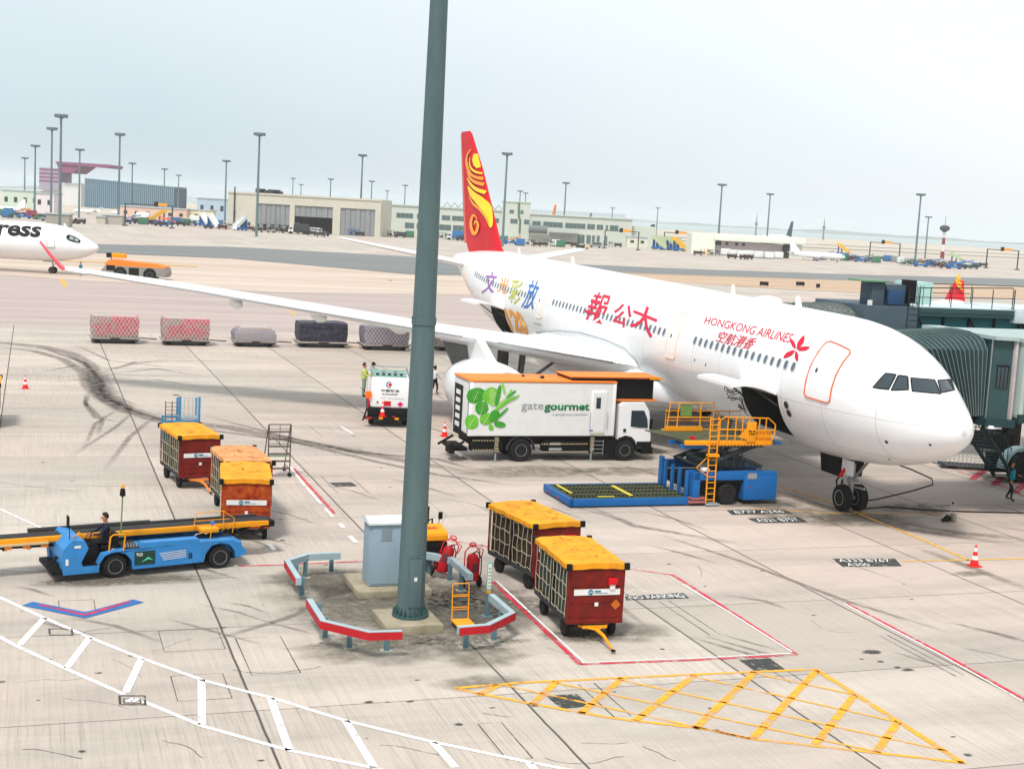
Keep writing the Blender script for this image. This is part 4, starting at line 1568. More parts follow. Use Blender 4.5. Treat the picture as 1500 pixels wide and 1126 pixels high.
# ================================================================== BAGGAGE CARTS
NET = mat('net_strap', '#b9ad96', .8, dirt=.4)
BAGS = mat('baggage_dark', '#2a211a', .9, dirt=.8, scale=3, dcol='#51402e', bump=.6)
BAGS2 = mat('baggage_green', '#2c3834', .9, dirt=.8, scale=3, dcol='#4c574a', bump=.6)
LOGOT = mat('logo_teal', '#1c6f86', .5, dirt=0)
def cart(name, label, a, b, rot, front, tarp, bags, drawbar=True, hatch=False, extra=True):
    t = thing(name, label, 'baggage cart', a, b, rot, 'baggage carts')
    x = MB(DGREY)
    x.box(-.78, .78, 0, 2.9, .46, .56, .01)
    x.box(-.5, -.4, .1, 2.8, .36, .46)
    x.box(.4, .5, .1, 2.8, .36, .46)
    x.tube((-.62, .45, .24), (.62, .45, .24), .04)
    x.tube((-.62, 2.35, .24), (.62, 2.35, .24), .04)
    x.m(front)
    x.box(-.79, .79, -.03, .03, .44, .56, .01)
    for sx in (-1, 1):
        x.box(sx * .76 - .03, sx * .76 + .03, -.01, .05, .56, 1.98)
        x.box(sx * .76 - .03, sx * .76 + .03, 2.85, 2.91, .56, 1.98)
        x.m(BLACK)
        x.box(sx * .76 - .025, sx * .76 + .025, 1.35, 1.42, .56, 1.98)
        x.m(front)
    x.build('chassis', t)
    x = MB(front)
    x.box(-.73, .73, -.02, .02, .56, 1.93)
    for z_ in (.62, 1.0, 1.45, 1.86):
        x.box(-.72, .72, -.035, -.02, z_, z_ + .03)
    x.build('end_panel', t)
    x = MB(WHITE2)
    x.box(-.62, .66, -.045, -.03, 1.22, 1.38)
    pl = x.build('name_plate', t)
    x = MB(LOGOT)
    x.lathe([(.001, 0), (.075, 0), (.075, .008), (.001, .008)], (-.16, -.054, 1.30), 'y', 16)
    x.m(WHITE2)
    for i in range(2):
        x.path([(-.20 + i * .04, -.058, 1.265), (-.19 + i * .04, -.058, 1.33), (-.16, -.058, 1.29)] if i == 0 else [(-.12, -.058, 1.265), (-.13, -.058, 1.33), (-.16, -.058, 1.29)], .008, 4)
    x.m(LOGOT)
    x.box(-.05, .12, -.052, -.046, 1.30, 1.345)
    x.box(-.05, .32, -.052, -.046, 1.265, 1.28)
    x.build('emblem', pl, smooth=False)
    x = MB(WHITE2)
    x.box(-.03, .07, -.045, -.03, .92, 1.02)
    x.build('sticker', t)
    if extra:
        x = MB(RED)
        x.box(.30, .56, -.12, -.03, 1.50, 1.68, .02)
        x.m(WHITE2)
        x.box(.36, .50, -.09, -.03, 1.38, 1.5)
        x.build('document_holder', t)
    if hatch:
        x = MB(mat('diamond_orange', '#b8601c', .6, dirt=.2))
        x.prism([(.42, .95), (.56, 1.09), (.70, .95), (.56, .81)], 'y', -.045, -.03)
        x.build('hazard_diamond', t)
    # side curtains of net over the load
    for sx in (-1, 1):
        for y0, y1 in ((.06, 1.34), (1.43, 2.84)):
            x = MB(bags)
            b_ = bmesh.new()
            bmesh.ops.create_grid(b_, x_segments=10, y_segments=10, size=.5)
            rd_ = random.Random(int(y0 * 10) + sx * 3 + int(a * 7))
            for v in b_.verts:
                e = min(.5 - abs(v.co.x), .5 - abs(v.co.y))
                v.co.z = (rd_.random() * .07 - .02) if e > .02 else 0
            for v in b_.verts:
                u, w_, h = v.co.x, v.co.y, v.co.z
                v.co = (sx * (.70 + h), (y0 + y1) / 2 + u * (y1 - y0), 1.24 + w_ * 1.34)
            x.add(b_)
            x.m(NET)
            ny = 4
            for i in range(ny + 1):
                yy = y0 + .06 + (y1 - y0 - .12) * i / ny
                pts = [(sx * .79, yy + .03 * math.sin(j * 1.7 + i), .60 + 1.3 * j / 6) for j in range(7)]
                x.path(pts, .011, 4)
            for i in range(4):
                zz = .66 + 1.2 * i / 3
                pts = [(sx * .795, y0 + .06 + (y1 - y0 - .12) * j / 6, zz + .03 * math.sin(j * 2.1 + i * 2)) for j in range(7)]
                x.path(pts, .011, 4)
            x.build('side_net', t)
    x = MB(bags)
    x.box(-.68, .68, .1, 2.8, .58, 1.75)
    x.build('load', t)
    # tarpaulin roof, sagging between the bows
    x = MB(tarp)
    n1, n2 = 8, 18
    def rz_(i, j):
        u = i / n1 * 2 - 1
        v = j / n2
        return 2.04 + .05 * (1 - u * u) - .016 * abs(math.sin(v * math.pi * 3)) + .008 * math.sin(i * 2.3 + j * 1.7)
    G = [[x.bm.verts.new((-.83 + 1.66 * i / n1, -.07 + 3.04 * j / n2, rz_(i, j))) for j in range(n2 + 1)] for i in range(n1 + 1)]
    for i in range(n1):
        for j in range(n2):
            x.bm.faces.new((G[i][j], G[i + 1][j], G[i + 1][j + 1], G[i][j + 1]))
    def skirt(vs):
        lo_ = [x.bm.verts.new(v.co - Vector((0, 0, .13 if abs(v.co.x) > .8 else .15))) for v in vs]
        for p_, q_, r_, s_ in zip(vs, vs[1:], lo_[1:], lo_):
            x.bm.faces.new((p_, q_, r_, s_))
    skirt([G[i][0] for i in range(n1 + 1)])
    skirt([G[i][n2] for i in range(n1 + 1)])
    skirt(G[0])
    skirt(G[n1])
    x.m(mat('tarp_tear', '#4a2c0c', .8, dirt=.3))
    rd2 = random.Random(int(a * 31 + b * 7))
    for q_ in range(11):
        u0, v0 = rd2.uniform(-.6, .5), rd2.uniform(.2, 2.6)
        du, dv = (rd2.uniform(.08, .3), rd2.uniform(-.04, .04)) if rd2.random() < .65 else (rd2.uniform(-.04, .06), rd2.uniform(.1, .35))
        w_ = rd2.uniform(.02, .045)
        x.face([(u0, v0, 2.112), (u0 + du, v0 + dv, 2.112), (u0 + du + w_ * .5, v0 + dv + w_ * 1.6, 2.112), (u0 + w_ * .5, v0 + w_, 2.112)])
    x.build('roof_tarp', t)
    for sx in (-1, 1):
        for yy in (-.08, 2.98):
            part('roof_corner', BLACK, t, lambda x: x.box(sx * .80 - .07, sx * .80 + .07, yy - .05, yy + .05, 1.90, 2.08, .01))
    for sx in (-1, 1):
        for yy in (.45, 2.35):
            wheel(t, sx * .64, yy, .24, .15, 'x', DGREY)
    if drawbar:
        x = MB(YEL if drawbar != 'o' else ORANGE)
        x.path([(-.4, .1, .36), (0, -.25, .34), (.4, .1, .36)], .03, 6)
        x.path([(0, -.22, .34), (.06, -.6, .30), (.12, -1.15, .10)], [.055, .045, .03], 8)
        x.box(-.34, .34, -.09, -.04, .33, .40)
        x.m(BLACK)
        x.lathe([(.02, -.02), (.06, -.02), (.06, .02), (.02, .02)], (.13, -1.2, .08), 'z', 12)
        x.build('drawbar', t)
    return t
cart('baggage_cart', 'yellow roofed red cart nearest the camera, drawbar lying on the ground before it', 14.12, 32.65, R(-3), CARTRED, TARP, BAGS2, True, hatch=True)
cart('baggage_cart', 'yellow roofed red cart standing just behind the nearest cart', 14.78, 37.3, R(9), CARTRED, TARP, BAGS, False)
cart('baggage_cart', 'yellow roofed red cart in front of the blue stair stand', 6.08, 52.6, R(9), CARTRED, TARP, BAGS2, 'o', extra=False)
cart('baggage_cart', 'cart with faded peeling peach roof between two yellow roofed carts', 7.2, 47.35, R(4), CARTRUST, TARP2, BAGS2, False, extra=False)
cart('baggage_cart', 'heavily rusted cart behind the tail of the blue belt loader', 6.62, 44.2, R(-7), CARTRUST, TARP, BAGS, False, extra=False)
cart('baggage_cart', 'cart cut off by the edge of the photo beside a lone traffic cone', -2.15, 66.6, R(0), CARTRED, TARP, BAGS, False, extra=False)

# ================================================================== CATERING TRUCK
T = thing('catering_truck', 'white high lift catering truck with orange roof and green herb picture', 'truck', 18.25, 57.5)
x = MB(WHITE2)
x.box(.06, 6.94, .008, 2.38, 1.2, 3.58)
x.m(WHITE)
x.box(0, .16, 0, .12, 1.18, 3.6, .01); x.box(6.84, 7.0, 0, .12, 1.18, 3.6, .01)
x.box(0, .16, 2.32, 2.44, 1.18, 3.6, .01); x.box(6.84, 7.0, 2.32, 2.44, 1.18, 3.6, .01)
x.box(.16, 6.84, .02, .1, 1.18, 1.28)
body = x.build('cargo_box', T)
x = MB(ORANGE)
x.box(-.02, 7.02, -.02, 2.46, 3.6, 3.68, .01)
x.m(DGREY)
x.box(3.6, 3.75, .8, .95, 3.68, 3.8)
x.box(2.9, 3.02, 1.4, 1.5, 3.68, 3.76)
x.build('roof', T)
GRN = [mat('leaf_a', '#3f9a2e', .5, dirt=.5, scale=4, dcol='#2a6a1c'), mat('leaf_b', '#6fbf3a', .5, dirt=.5, scale=4, dcol='#2f7a20'), mat('leaf_c', '#8fc860', .5, dirt=.3, scale=5, dcol='#3f8a30')]
x = MB(GRN[0])
def tz(X, Y):       # herb picture: points measured on the flank of the box
    a_, z_ = atb(640 + X / 4.412, 500 + Y / 4.41, 57.5)
    return a_ - 18.25, z_
def leaf(cx_, cy_, rx, ry, rot_, m_, k_):
    x.m(m_)
    c0 = tz(cx_, cy_)
    s_ = 1 / 132.0
    pts = []
    for i in range(24):
        t_ = 2 * math.pi * i / 24
        tip = 1 + .16 * max(0, math.cos(t_)) ** 6 if rx > ry else 1 + .0
        u, v = rx * math.cos(t_) * s_ * tip * (1 + .03 * math.sin(t_ * 9)), ry * math.sin(t_) * s_ * (1 + .10 * math.cos(t_ * 2 + rot_))
        U = u * math.cos(rot_) - v * math.sin(rot_)
        V = u * math.sin(rot_) + v * math.cos(rot_)
        pts.append((c0[0] + U, -.004 - .002 * k_, c0[1] + V))
    x.face(pts)
LEAVES = ((250, 350, 55, 50, .3, 0), (225, 520, 42, 48, .2, 1), (350, 350, 50, 52, 1.2, 1), (290, 430, 40, 42, .5, 0), (320, 500, 42, 38, .1, 1), (360, 360, 22, 60, .1, 2), (350, 555, 15, 20, .4, 1),
          (405, 535, 34, 20, -.2, 0), (395, 350, 14, 70, -.15, 0), (430, 300, 8, 45, .3, 2), (400, 420, 12, 60, -.7, 2), (440, 400, 8, 75, -.9, 1), (460, 350, 8, 50, -.5, 2), (480, 340, 7, 40, -.9, 0), (420, 465, 8, 55, -.8, 0), (370, 480, 30, 40, -.4, 0), (500, 365, 6, 40, -1.0, 1))
for k_, l_ in enumerate(LEAVES):
    leaf(l_[0], l_[1], l_[2], l_[3], l_[4], GRN[l_[5]], k_)
x.m(mat('leaf_vein', '#b9dd92', .5, dirt=0))
for k_, l_ in enumerate(LEAVES[:6]):
    c0 = tz(l_[0], l_[1])
    a_ = l_[4] + .9
    ca, sa = math.cos(a_), math.sin(a_)
    x.path([(c0[0] - .3 * ca, -.045, c0[1] - .3 * sa), (c0[0] + .02, -.045, c0[1] + .02), (c0[0] + .3 * ca, -.045, c0[1] + .3 * sa)], .008, 4)
    for j in (-.18, -.04, .1):
        for sg in (-1, 1):
            x.path([(c0[0] + j * ca, -.045, c0[1] + j * sa), (c0[0] + (j + .13) * ca - sg * .16 * sa, -.045, c0[1] + (j + .13) * sa + sg * .16 * ca)], .004, 3)
x.build('herb_picture', body, smooth=False)
bx0, bz0 = tz(545, 440)
bx1, _ = tz(690, 440)
bx2, bz2 = tz(985, 438)
bx3, bz3 = tz(745, 470)
for txt, m_, u0, u1, v0, v1, bd in (('gate', GREY, bx0, bx1 - .02, bz0 - .09, bz0 + .30, 0), ('gourmet', mat('gourmet_green', '#1f7a48', .5, dirt=0), bx1 + .02, bx2, bz0 - .12, bz0 + .29, .03), ('a gategroup member', GREY, bx3, bx2 - .06, bz3 - .07, bz3 + .05, 0)):
    decal(txt, m_, body, FY @ Matrix.Translation((0, 0, .006)), u0, u1, v0, v1, bold=bd)
x = MB(WHITE)
x.box(5.80, 6.52, -.04, .03, 1.3, 3.25, .01)
x.m(WHITE2)
x.box(5.88, 6.44, -.055, -.04, 1.38, 3.17)
x.m(GLASS)
x.box(6.02, 6.24, -.065, -.05, 2.45, 2.95, .004)
x.m(GREY)
x.tube((5.76, -.08, 1.35), (5.76, -.08, 2.3), .014)
x.tube((6.60, -.08, 1.5), (6.60, -.08, 2.3), .014)
x.m(LBLUE)
x.box(5.76, 5.92, -.07, -.05, 1.42, 1.48)
x.m(mat('lime', '#a8c83a', .5, dirt=0))
x.box(6.05, 6.15, -.07, -.05, 1.22, 1.3)
x.build('side_door', body)
# rear face (towards -x): shutter with black ladder
x = MB(WHITE2)
x.box(-.04, .0, .2, 2.3, 1.3, 3.5)
x.m(BLACK)
x.box(-.07, -.04, .9, 2.1, 1.25, 3.3)
x.m(WHITE2)
for i in range(5):
    x.box(-.10, -.07, 1.05, 1.75, 1.42 + i * .36, 1.62 + i * .36)
x.m(DGREY)
x.tube((-.12, .95, 1.2), (-.12, .95, 3.3), .02)
x.build('rear_shutter', T)
x = MB(BLACK)
x.box(.2, 7.3, .35, 2.05, .75, 1.0)
x.box(.0, 7.0, .12, 2.3, 1.02, 1.18)
x.box(3.6, 5.9, .1, .5, .45, .95, .03)
x.box(3.6, 5.9, 1.9, 2.3, .45, .95, .03)
x.box(.2, 1.7, .1, .5, .5, .95, .03)
x.box(5.9, 7.1, .05, .2, .35, 1.0)
x.m(GREY)
x.box(3.9, 4.5, .05, .1, .5, .62); x.box(3.95, 4.45, .05, .1, .75, .85)
for k_ in range(4):
    x.tube((5.95 + k_ * .0, -.02, .4 + k_ * .18), (6.5, -.02, .4 + k_ * .18), .012)
x.tube((5.95, -.02, .3), (5.95, -.02, 1.0), .012); x.tube((6.5, -.02, .3), (6.5, -.02, 1.0), .012)
# scissor lift folded beneath the box
x.m(DGREY)
x.tube((.9, .5, .8), (6.4, .5, 1.05), .06); x.tube((.9, .5, 1.05), (6.4, .5, .8), .06)
x.m(mat('hazard_yellow', '#c9b58a', .6, dirt=.3))
for x0, x1, z_ in ((.25, 1.55, .52), (.25, 1.55, .95), (3.5, 5.8, .42), (3.5, 5.8, .78)):
    n_ = int((x1 - x0) / .12)
    for i in range(n_):
        u = x0 + i * (x1 - x0) / n_
        x.prism([(u, z_), (u + .05, z_), (u + .08, z_ + .05), (u + .03, z_ + .05)], 'y', .03, .045)
x.build('chassis', T)
x = MB(BLACK)
x.box(-.55, .1, .3, 2.1, .45, .62, .02)
x.box(-.75, -.5, .2, .9, .35, .75, .03)
x.path([(-.6, .1, .9), (-.9, .1, .7), (-.7, .0, .45)], .05)
x.tube((-.1, .2, .9), (-.8, .2, .5), .06); x.tube((-.1, 1.9, .9), (-.8, 1.9, .5), .06)
x.m(GREY)
x.tube((-.5, .15, .4), (-.2, .15, .25), .05)
x.build('tail_lift', T)
for xx in (1.35, 5.95):
    x = MB(DGREY)
    x.box(xx - .09, xx + .09, -.02, .12, .45, 1.18)
    x.m(mat('hazard_yellow', '#c9b58a'))
    for i in range(6):
        x.box(xx - .09, xx + .09, -.035, -.02, .5 + i * .11, .54 + i * .11)
    x.m(GREY)
    x.tube((xx, .05, .06), (xx, .05, .5), .04)
    x.box(xx - .11, xx + .11, -.06, .16, .0, .05)
    x.build('stabiliser', T)
for xx, rw in ((2.55, .52), (7.62, .50)):
    for yy in (.18, 2.22):
        wheel(T, xx, yy, rw, .32, 'y', GREY, hub=.5)
for xx in (2.55,):
    for yy in (.05, 2.2):
        x = MB(DGREY)
        pts = [(xx + .68 * math.cos(a_), .52 + .68 * math.sin(a_)) for a_ in [math.pi * i / 10 for i in range(11)]]
        pts += [(xx + .62 * math.cos(a_), .52 + .62 * math.sin(a_)) for a_ in [math.pi * (10 - i) / 10 for i in range(11)]]
        x.prism(pts, 'y', yy, yy + .22)
        x.build('mudguard', T)
x = MB(WHITE)
cabp = [(7.25, .55), (7.25, 2.55), (7.45, 2.72), (8.5, 2.72), (8.75, 2.35), (8.9, 1.6), (8.92, .75), (8.85, .6), (8.2, .6), (8.16, .95), (7.95, 1.15), (7.62, 1.22), (7.3, 1.1)]
x.prism(cabp, 'y', .08, 2.36)
bmesh.ops.bevel(x.bm, geom=[e for e in x.bm.edges if abs(e.verts[0].co.y - e.verts[1].co.y) < .01], offset=.03, segments=2, affect='EDGES')
cab = x.build('cab', T)
x = MB(GLASS)
for yy in (.065, 2.375):
    x.prism([(7.85, 1.62), (7.85, 2.35), (8.48, 2.35), (8.66, 1.98), (8.72, 1.55), (8.3, 1.55)], 'y', yy - .012, yy + .012)
x.prism([(.18, 1.65), (2.26, 1.65), (2.2, 2.38), (.24, 2.38)], 'x', 8.0, 8.01)
x.build('side_window', cab)
x = MB(GLASS)
x.face([(8.92, .2, 1.6), (8.92, 2.24, 1.6), (8.765, 2.2, 2.34), (8.765, .24, 2.34)])
x.build('windscreen', cab)
x = MB(BLACK)
x.box(8.5, 9.05, .06, 2.38, .32, .62, .04)
x.box(8.9, 8.95, .3, 2.1, .8, 1.3)
x.box(7.5, 7.62, .04, .08, 1.36, 1.5)
x.box(8.75, 8.85, -.16, .0, 1.5, 2.0, .02)
x.box(8.2, 8.95, .05, .085, .62, .9)
pts = [(7.62 + .62 * math.cos(a_), .5 + .62 * math.sin(a_)) for a_ in [math.pi * i / 10 for i in range(11)]]
pts += [(7.62 + .53 * math.cos(a_), .5 + .53 * math.sin(a_)) for a_ in [math.pi * (10 - i) / 10 for i in range(11)]]
x.prism(pts, 'y', .02, .3)
x.build('cab_trim', cab)
x = MB(mat('lamp_glass', (.7, .7, .65), .2, dirt=0))
x.box(8.9, 8.98, .15, .45, .66, .8, .01); x.box(8.9, 8.98, 2.0, 2.3, .66, .8, .01)
x.build('headlight', cab)
# hood platform over the cab
x = MB(BLACK)
x.box(7.05, 9.0, .35, 2.1, 2.85, 3.74)
x.box(4.9, 9.25, .25, 2.2, 3.70, 3.80)
for k_ in range(7):
    x.box(7.1 + k_ * .28, 7.13 + k_ * .28, .33, .36, 2.85, 3.74)
x.m(ORANGE)
x.box(4.85, 9.3, .2, 2.25, 3.80, 3.86, .01)
x.box(7.05, 9.2, .3, 2.15, 2.76, 2.84)
x.m(mat('orange_dark', '#9a4a18', .6, dirt=.3))
x.box(4.85, 9.3, .16, .2, 3.80, 3.86)
x.m(YEL)
x.box(8.7, 9.35, .1, .3, 3.78, 3.86)
x.build('front_platform', T)

# ================================================================== FUEL DISPENSER TRUCK
F_ = thing('fuel_dispenser', 'white aviation fuel dispenser truck with writing on its back, half behind the tall mast', 'fuel truck', 16.05, 67.4, R(-12))
x = MB(WHITE)
x.box(.1, 2.05, 0, 3.0, .95, 2.5, .12)
x.m(WHITE2)
x.box(.02, 2.1, 3.1, 4.9, .6, 2.3, .1)
fb = x.build('body', F_)
x = MB(GREY)
x.path([(.12, .1, 2.5), (.12, .1, 2.72), (2.0, .1, 2.72), (2.0, .1, 2.5)], .035, 6)
x.path([(.12, .1, 2.72), (.12, 2.9, 2.72), (2.0, 2.9, 2.72), (2.0, .1, 2.72)], .03, 6)
for yy in (.1, 1, 2, 2.9):
    x.tube((.12, yy, 2.4), (.12, yy, 2.72), .025); x.tube((2.0, yy, 2.4), (2.0, yy, 2.72), .025)
x.m(mat('teal_deck', '#7fb3a4', .6, dirt=.3))
x.box(.2, 1.9, .2, 2.8, 2.5, 2.54)
x.m(DGREY)
for k_ in range(5):
    x.box(.35 + k_ * .3, .5 + k_ * .3, .5, .8, 2.54, 2.66 + .06 * (k_ % 2))
x.build('top_rail', F_)
x = MB(RED)
x.lathe([(.001, 0), (.085, 0), (.085, .012), (.001, .012)], (1.06, -.016, 2.14), 'y', 20)
x.m(mat('emblem_grey', (.2, .22, .25), .5, dirt=0))
pts = [(1.02 + .17 * math.cos(a_), 2.14 + .17 * math.sin(a_)) for a_ in [R(60 + i * 24) for i in range(11)]]
pts += [(1.05 + .12 * math.cos(a_), 2.14 + .13 * math.sin(a_)) for a_ in [R(300 - i * 24) for i in range(11)]]
x.prism(pts, 'y', -.012, -.004)
x.build('emblem', fb, smooth=False)
decal('中国航油', BLACK, fb, FY @ Matrix.Translation((0, 0, .004)), .62, 1.52, 1.76, 1.90, bold=.02)
decal('CNAF', BLACK, fb, FY @ Matrix.Translation((0, 0, .004)), .68, 1.46, 1.60, 1.70, bold=.02)
decal('No Smoking', GREY, fb, FY @ Matrix.Translation((0, 0, .004)), .62, 1.75, 1.40, 1.48)
x = MB(mat('magenta', '#d01868', .5, dirt=0))
x.prism([(1.45, 1.16), (1.61, 1.30), (1.77, 1.16), (1.61, 1.02)], 'y', -.012, -.004)
x.m(RED)
x.box(.78, 1.14, -.012, -.004, 1.06, 1.30)
x.m(mat('olive', '#8a8a1c', .5, dirt=0))
x.prism([(.38, 1.22), (.46, 1.30), (.54, 1.22), (.46, 1.14)], 'y', -.012, -.004)
x.build('warning_sign', fb, smooth=False)
x = MB(BLACK)
x.box(0, 2.1, -.1, 4.9, .42, .95, .03)
x.box(-.2, 2.2, -.35, -.05, .40, .52, .02)
x.tube((-.25, -.2, .3), (-.05, -.2, .95), .04)
x.m(YEL)
for xx in (.55, 1.35):
    x.box(xx, xx + .2, -.38, -.35, .42, .52)
x.m(RED)
x.box(-.1, .2, -.37, -.35, .43, .5)
x.build('chassis', F_)
for yy in (.8, 3.9):
    for xx in (.2, 1.9):
        wheel(F_, xx, yy, .42, .28, 'x', GREY)
x = MB(mat('signal_orange', '#ff6a20', .5, dirt=0))
x.box(-.16, .14, -.12, -.06, 1.42, 1.78, .02)
x.m(BLACK)
x.tube((-.42, -.1, 1.95), (.0, -.1, 1.6), .015)
x.m(RED)
x.box(-.05, .02, -.12, -.06, .95, 1.42)
x.build('signal_board', F_)

# ================================================================== CONES
def mk_cone(label, a, b, z=0.0, s=1.0, first=[None]):
    if first[0] is None:
        t = thing('traffic_cone', label, 'traffic cone', a, b, 0, 'traffic cones', z)
        x = MB(mat('cone_red', '#e0261c', .5, dirt=.2, scale=6))
        x.box(-.19, .19, -.19, .19, 0, .04, .01)
        x.lathe([(.15, .04), (.115, .24)], n=20)
        x.lathe([(.088, .38), (.062, .52)], n=20)
        x.lathe([(.04, .65), (.022, .75), (.015, .76)], n=20)
        x.build('cone_body', t)
        x = MB(WHITE2)
        x.lathe([(.116, .24), (.088, .38)], n=20)
        x.lathe([(.063, .52), (.041, .65)], n=20)
        x.build('reflective_band', t)
        first[0] = t
    else:
        t = dup(first[0], a, b, 0, label, z)
    t.scale = (s, s, s)
    return t
for lb, p_ in (('red and white cone standing alone on the open apron at far left', (37, 569)), ('red and white cone just behind the catering truck tail lift', (651, 639)), ('red and white cone standing on the yellow line near the airliner nose', (1427, 829))):
    a_, b_ = at(*p_)
    mk_cone(lb, a_, b_)
mk_cone('small red cone under the wing beside the engine', *at(668, 525), s=1.0)
mk_cone('left of the two cones carried on the fuel truck bumper', 16.75, 67.2, .52)
mk_cone('right of the two cones carried on the fuel truck bumper', 17.4, 67.2, .52)

# ================================================================== CONTAINER LOADER
Lo = thing('container_loader', 'blue and yellow container loader raised to the open front cargo door', 'cargo loader', 19.5, 48.1)
x = MB(BLUE)
x.box(0, 5.0, 0, .12, .06, .34, .01); x.box(0, 5.0, 2.85, 2.97, .06, .34, .01)
x.box(0, .14, 0, 2.97, .06, .34, .02)
x.m(BLACK)
x.box(.02, 5.0, .05, 2.9, .02, .06)
x.m(RED)
x.box(-.012, 0, 1.2, 1.35, .12, .2); x.box(-.012, 0, 2.3, 2.4, .14, .2)
x.build('lower_platform', Lo)
RL = mat('roller_steel', '#4c4e46', .45, .5, dirt=.6, dcol='#8a8f4c', scale=4)
x = MB(RL)
x.box(.14, 5.0, .12, 2.85, .20, .30)
for i in range(30):
    x.tube((.2 + i * .16, .2, .33), (.2 + i * .16, 2.8, .33), .035, n=8)
x.m(BLACK)
for yy in (.5, 1.15, 1.8, 2.45):
    x.box(.2, 5.0, yy, yy + .06, .3, .375)
x.m(mat('pale_yellow', '#d9c944', .6, dirt=.4))
for (u0, v0, u1, v1) in ((2.6, .3, 2.75, 2.2), (.35, .9, .45, 2.5), (1.2, .15, 1.9, .25)):
    x.box(u0, u1, v0, v1, .375, .40)
x.build('roller_deck', Lo)
x = MB(BLUE)
x.box(5.0, 5.12, 2.6, 2.9, .1, 1.5, .02)
for k_ in range(4):
    x.box(5.02, 5.14, .35 + k_ * .65, .50 + k_ * .65, .1, 1.35, .02)
x.box(5.2, 8.9, .05, .25, 1.0, 1.35, .02); x.box(5.2, 8.9, 2.7, 2.9, 1.0, 1.35, .02)
x.box(5.2, 5.5, .05, .6, .15, 1.35, .03)
x.box(7.42, 8.92, .0, 1.3, .18, 1.18, .05); x.box(7.42, 8.92, 1.7, 2.95, .18, 1.18, .05)
x.m(BLACK)
x.box(5.3, 8.8, .3, 2.65, .5, 1.0)
x.box(6.0, 7.4, .1, .3, .9, 1.0)
x.m(STEEL)
x.box(7.55, 7.95, -.02, .02, 1.05, 1.28)
x.m(RED)
x.box(7.6, 7.68, -.012, 0, .7, .74)
x.m(WHITE2)
x.box(5.55, 5.85, .0, .5, 1.36, 1.5, .04)
x.build('chassis', Lo)
wheel(Lo, 6.75, .22, .42, .34, 'y', DGREY); wheel(Lo, 6.75, 2.75, .42, .34, 'y', DGREY)
wheel(Lo, 7.9, .35, .30, .3, 'y', DGREY); wheel(Lo, 7.9, 2.6, .30, .3, 'y', DGREY)
x = MB(mat('scissor_dark', (.06, .075, .08), .5, .3, dirt=.4))
for yy in (.35, 2.5):
    x.obb = None
    for (p_, q_) in (((5.5, yy, 1.45), (8.4, yy + .02, 2.5)), ((5.5, yy + .14, 2.5), (8.4, yy + .14, 1.45))):
        P_, Q_ = Vector(p_), Vector(q_)
        x.path([P_, Q_], .11, 6)
x.tube((5.6, .35, 1.5), (5.6, 2.6, 1.5), .07); x.tube((8.3, .35, 1.5), (8.3, 2.6, 1.5), .07)
x.box(5.9, 7.7, .6, 2.3, 1.36, 1.75, .05); x.box(5.6, 8.3, .25, 2.7, 2.28, 2.42, .02)
for q_ in range(4):
    x.path([(6.0 + q_ * .4, .3, 2.35), (6.2 + q_ * .4, .25, 1.9), (6.5 + q_ * .3, .4, 1.45)], .03, 6)
x.tube((6.4, 1.2, 1.5), (7.6, 1.2, 2.4), .09)
x.build('scissor_lift', Lo)
x = MB(YEL)
x.box(4.7, 8.55, .0, .14, 2.42, 2.60, .01); x.box(5.0, 8.55, 2.75, 2.9, 2.42, 2.60, .01)
for k_ in range(20):
    x.box(5.6 + k_ * .145, 5.66 + k_ * .145, -.03, .0, 2.40, 2.5)
x.m(BLUE)
x.box(4.6, 5.8, .2, .3, 2.25, 2.42); x.box(4.6, 5.8, 1.2, 1.3, 2.25, 2.42); x.box(8.5, 9.1, .2, 2.7, 2.40, 2.5, .02)
x.m(RL)
x.box(4.8, 8.8, .14, 2.75, 2.46, 2.54)
for i in range(22):
    x.tube((4.9 + i * .17, .2, 2.57), (4.2 + i * .17, 2.7, 2.57), .03, n=6)
x.m(RED)
x.box(5.1, 5.25, .3, .45, 2.6, 2.72)
x.build('upper_platform', Lo)
x = MB(YEL)
def rail(pts, r=.028):
    x.path(pts, r, 6)
rail([(6.15, 0, 2.6), (6.15, 0, 3.45), (6.4, 0, 3.55), (8.3, 0, 3.5), (8.62, 0, 3.25), (8.62, 0, 2.9), (8.5, 0, 2.6)])
rail([(6.15, 0, 3.05), (8.6, 0, 3.02)])
rail([(6.15, 0, 2.8), (8.5, 0, 2.75)], .02)
for xx in (6.5, 6.85, 7.15, 7.45, 7.9, 8.2):
    rail([(xx, 0, 2.6), (xx, 0, 3.5)], .024)
x.box(7.35, 7.75, -.06, .05, 2.55, 3.35, .02)
x.prism([(7.0, 2.75), (7.35, 2.65), (7.35, 3.1)], 'y', -.04, .0)
rail([(5.0, 2.55, 2.6), (5.0, 2.55, 3.4), (8.4, 2.55, 3.4), (8.4, 2.55, 2.6)], .024)
rail([(5.0, 2.55, 3.0), (8.4, 2.55, 3.0)], .02)
for xx in (7.4, 7.9):
    rail([(xx, 2.55, 2.6), (xx, 2.55, 3.4)], .02)
x.box(7.8, 8.5, .06, .4, 2.6, 2.95, .02)
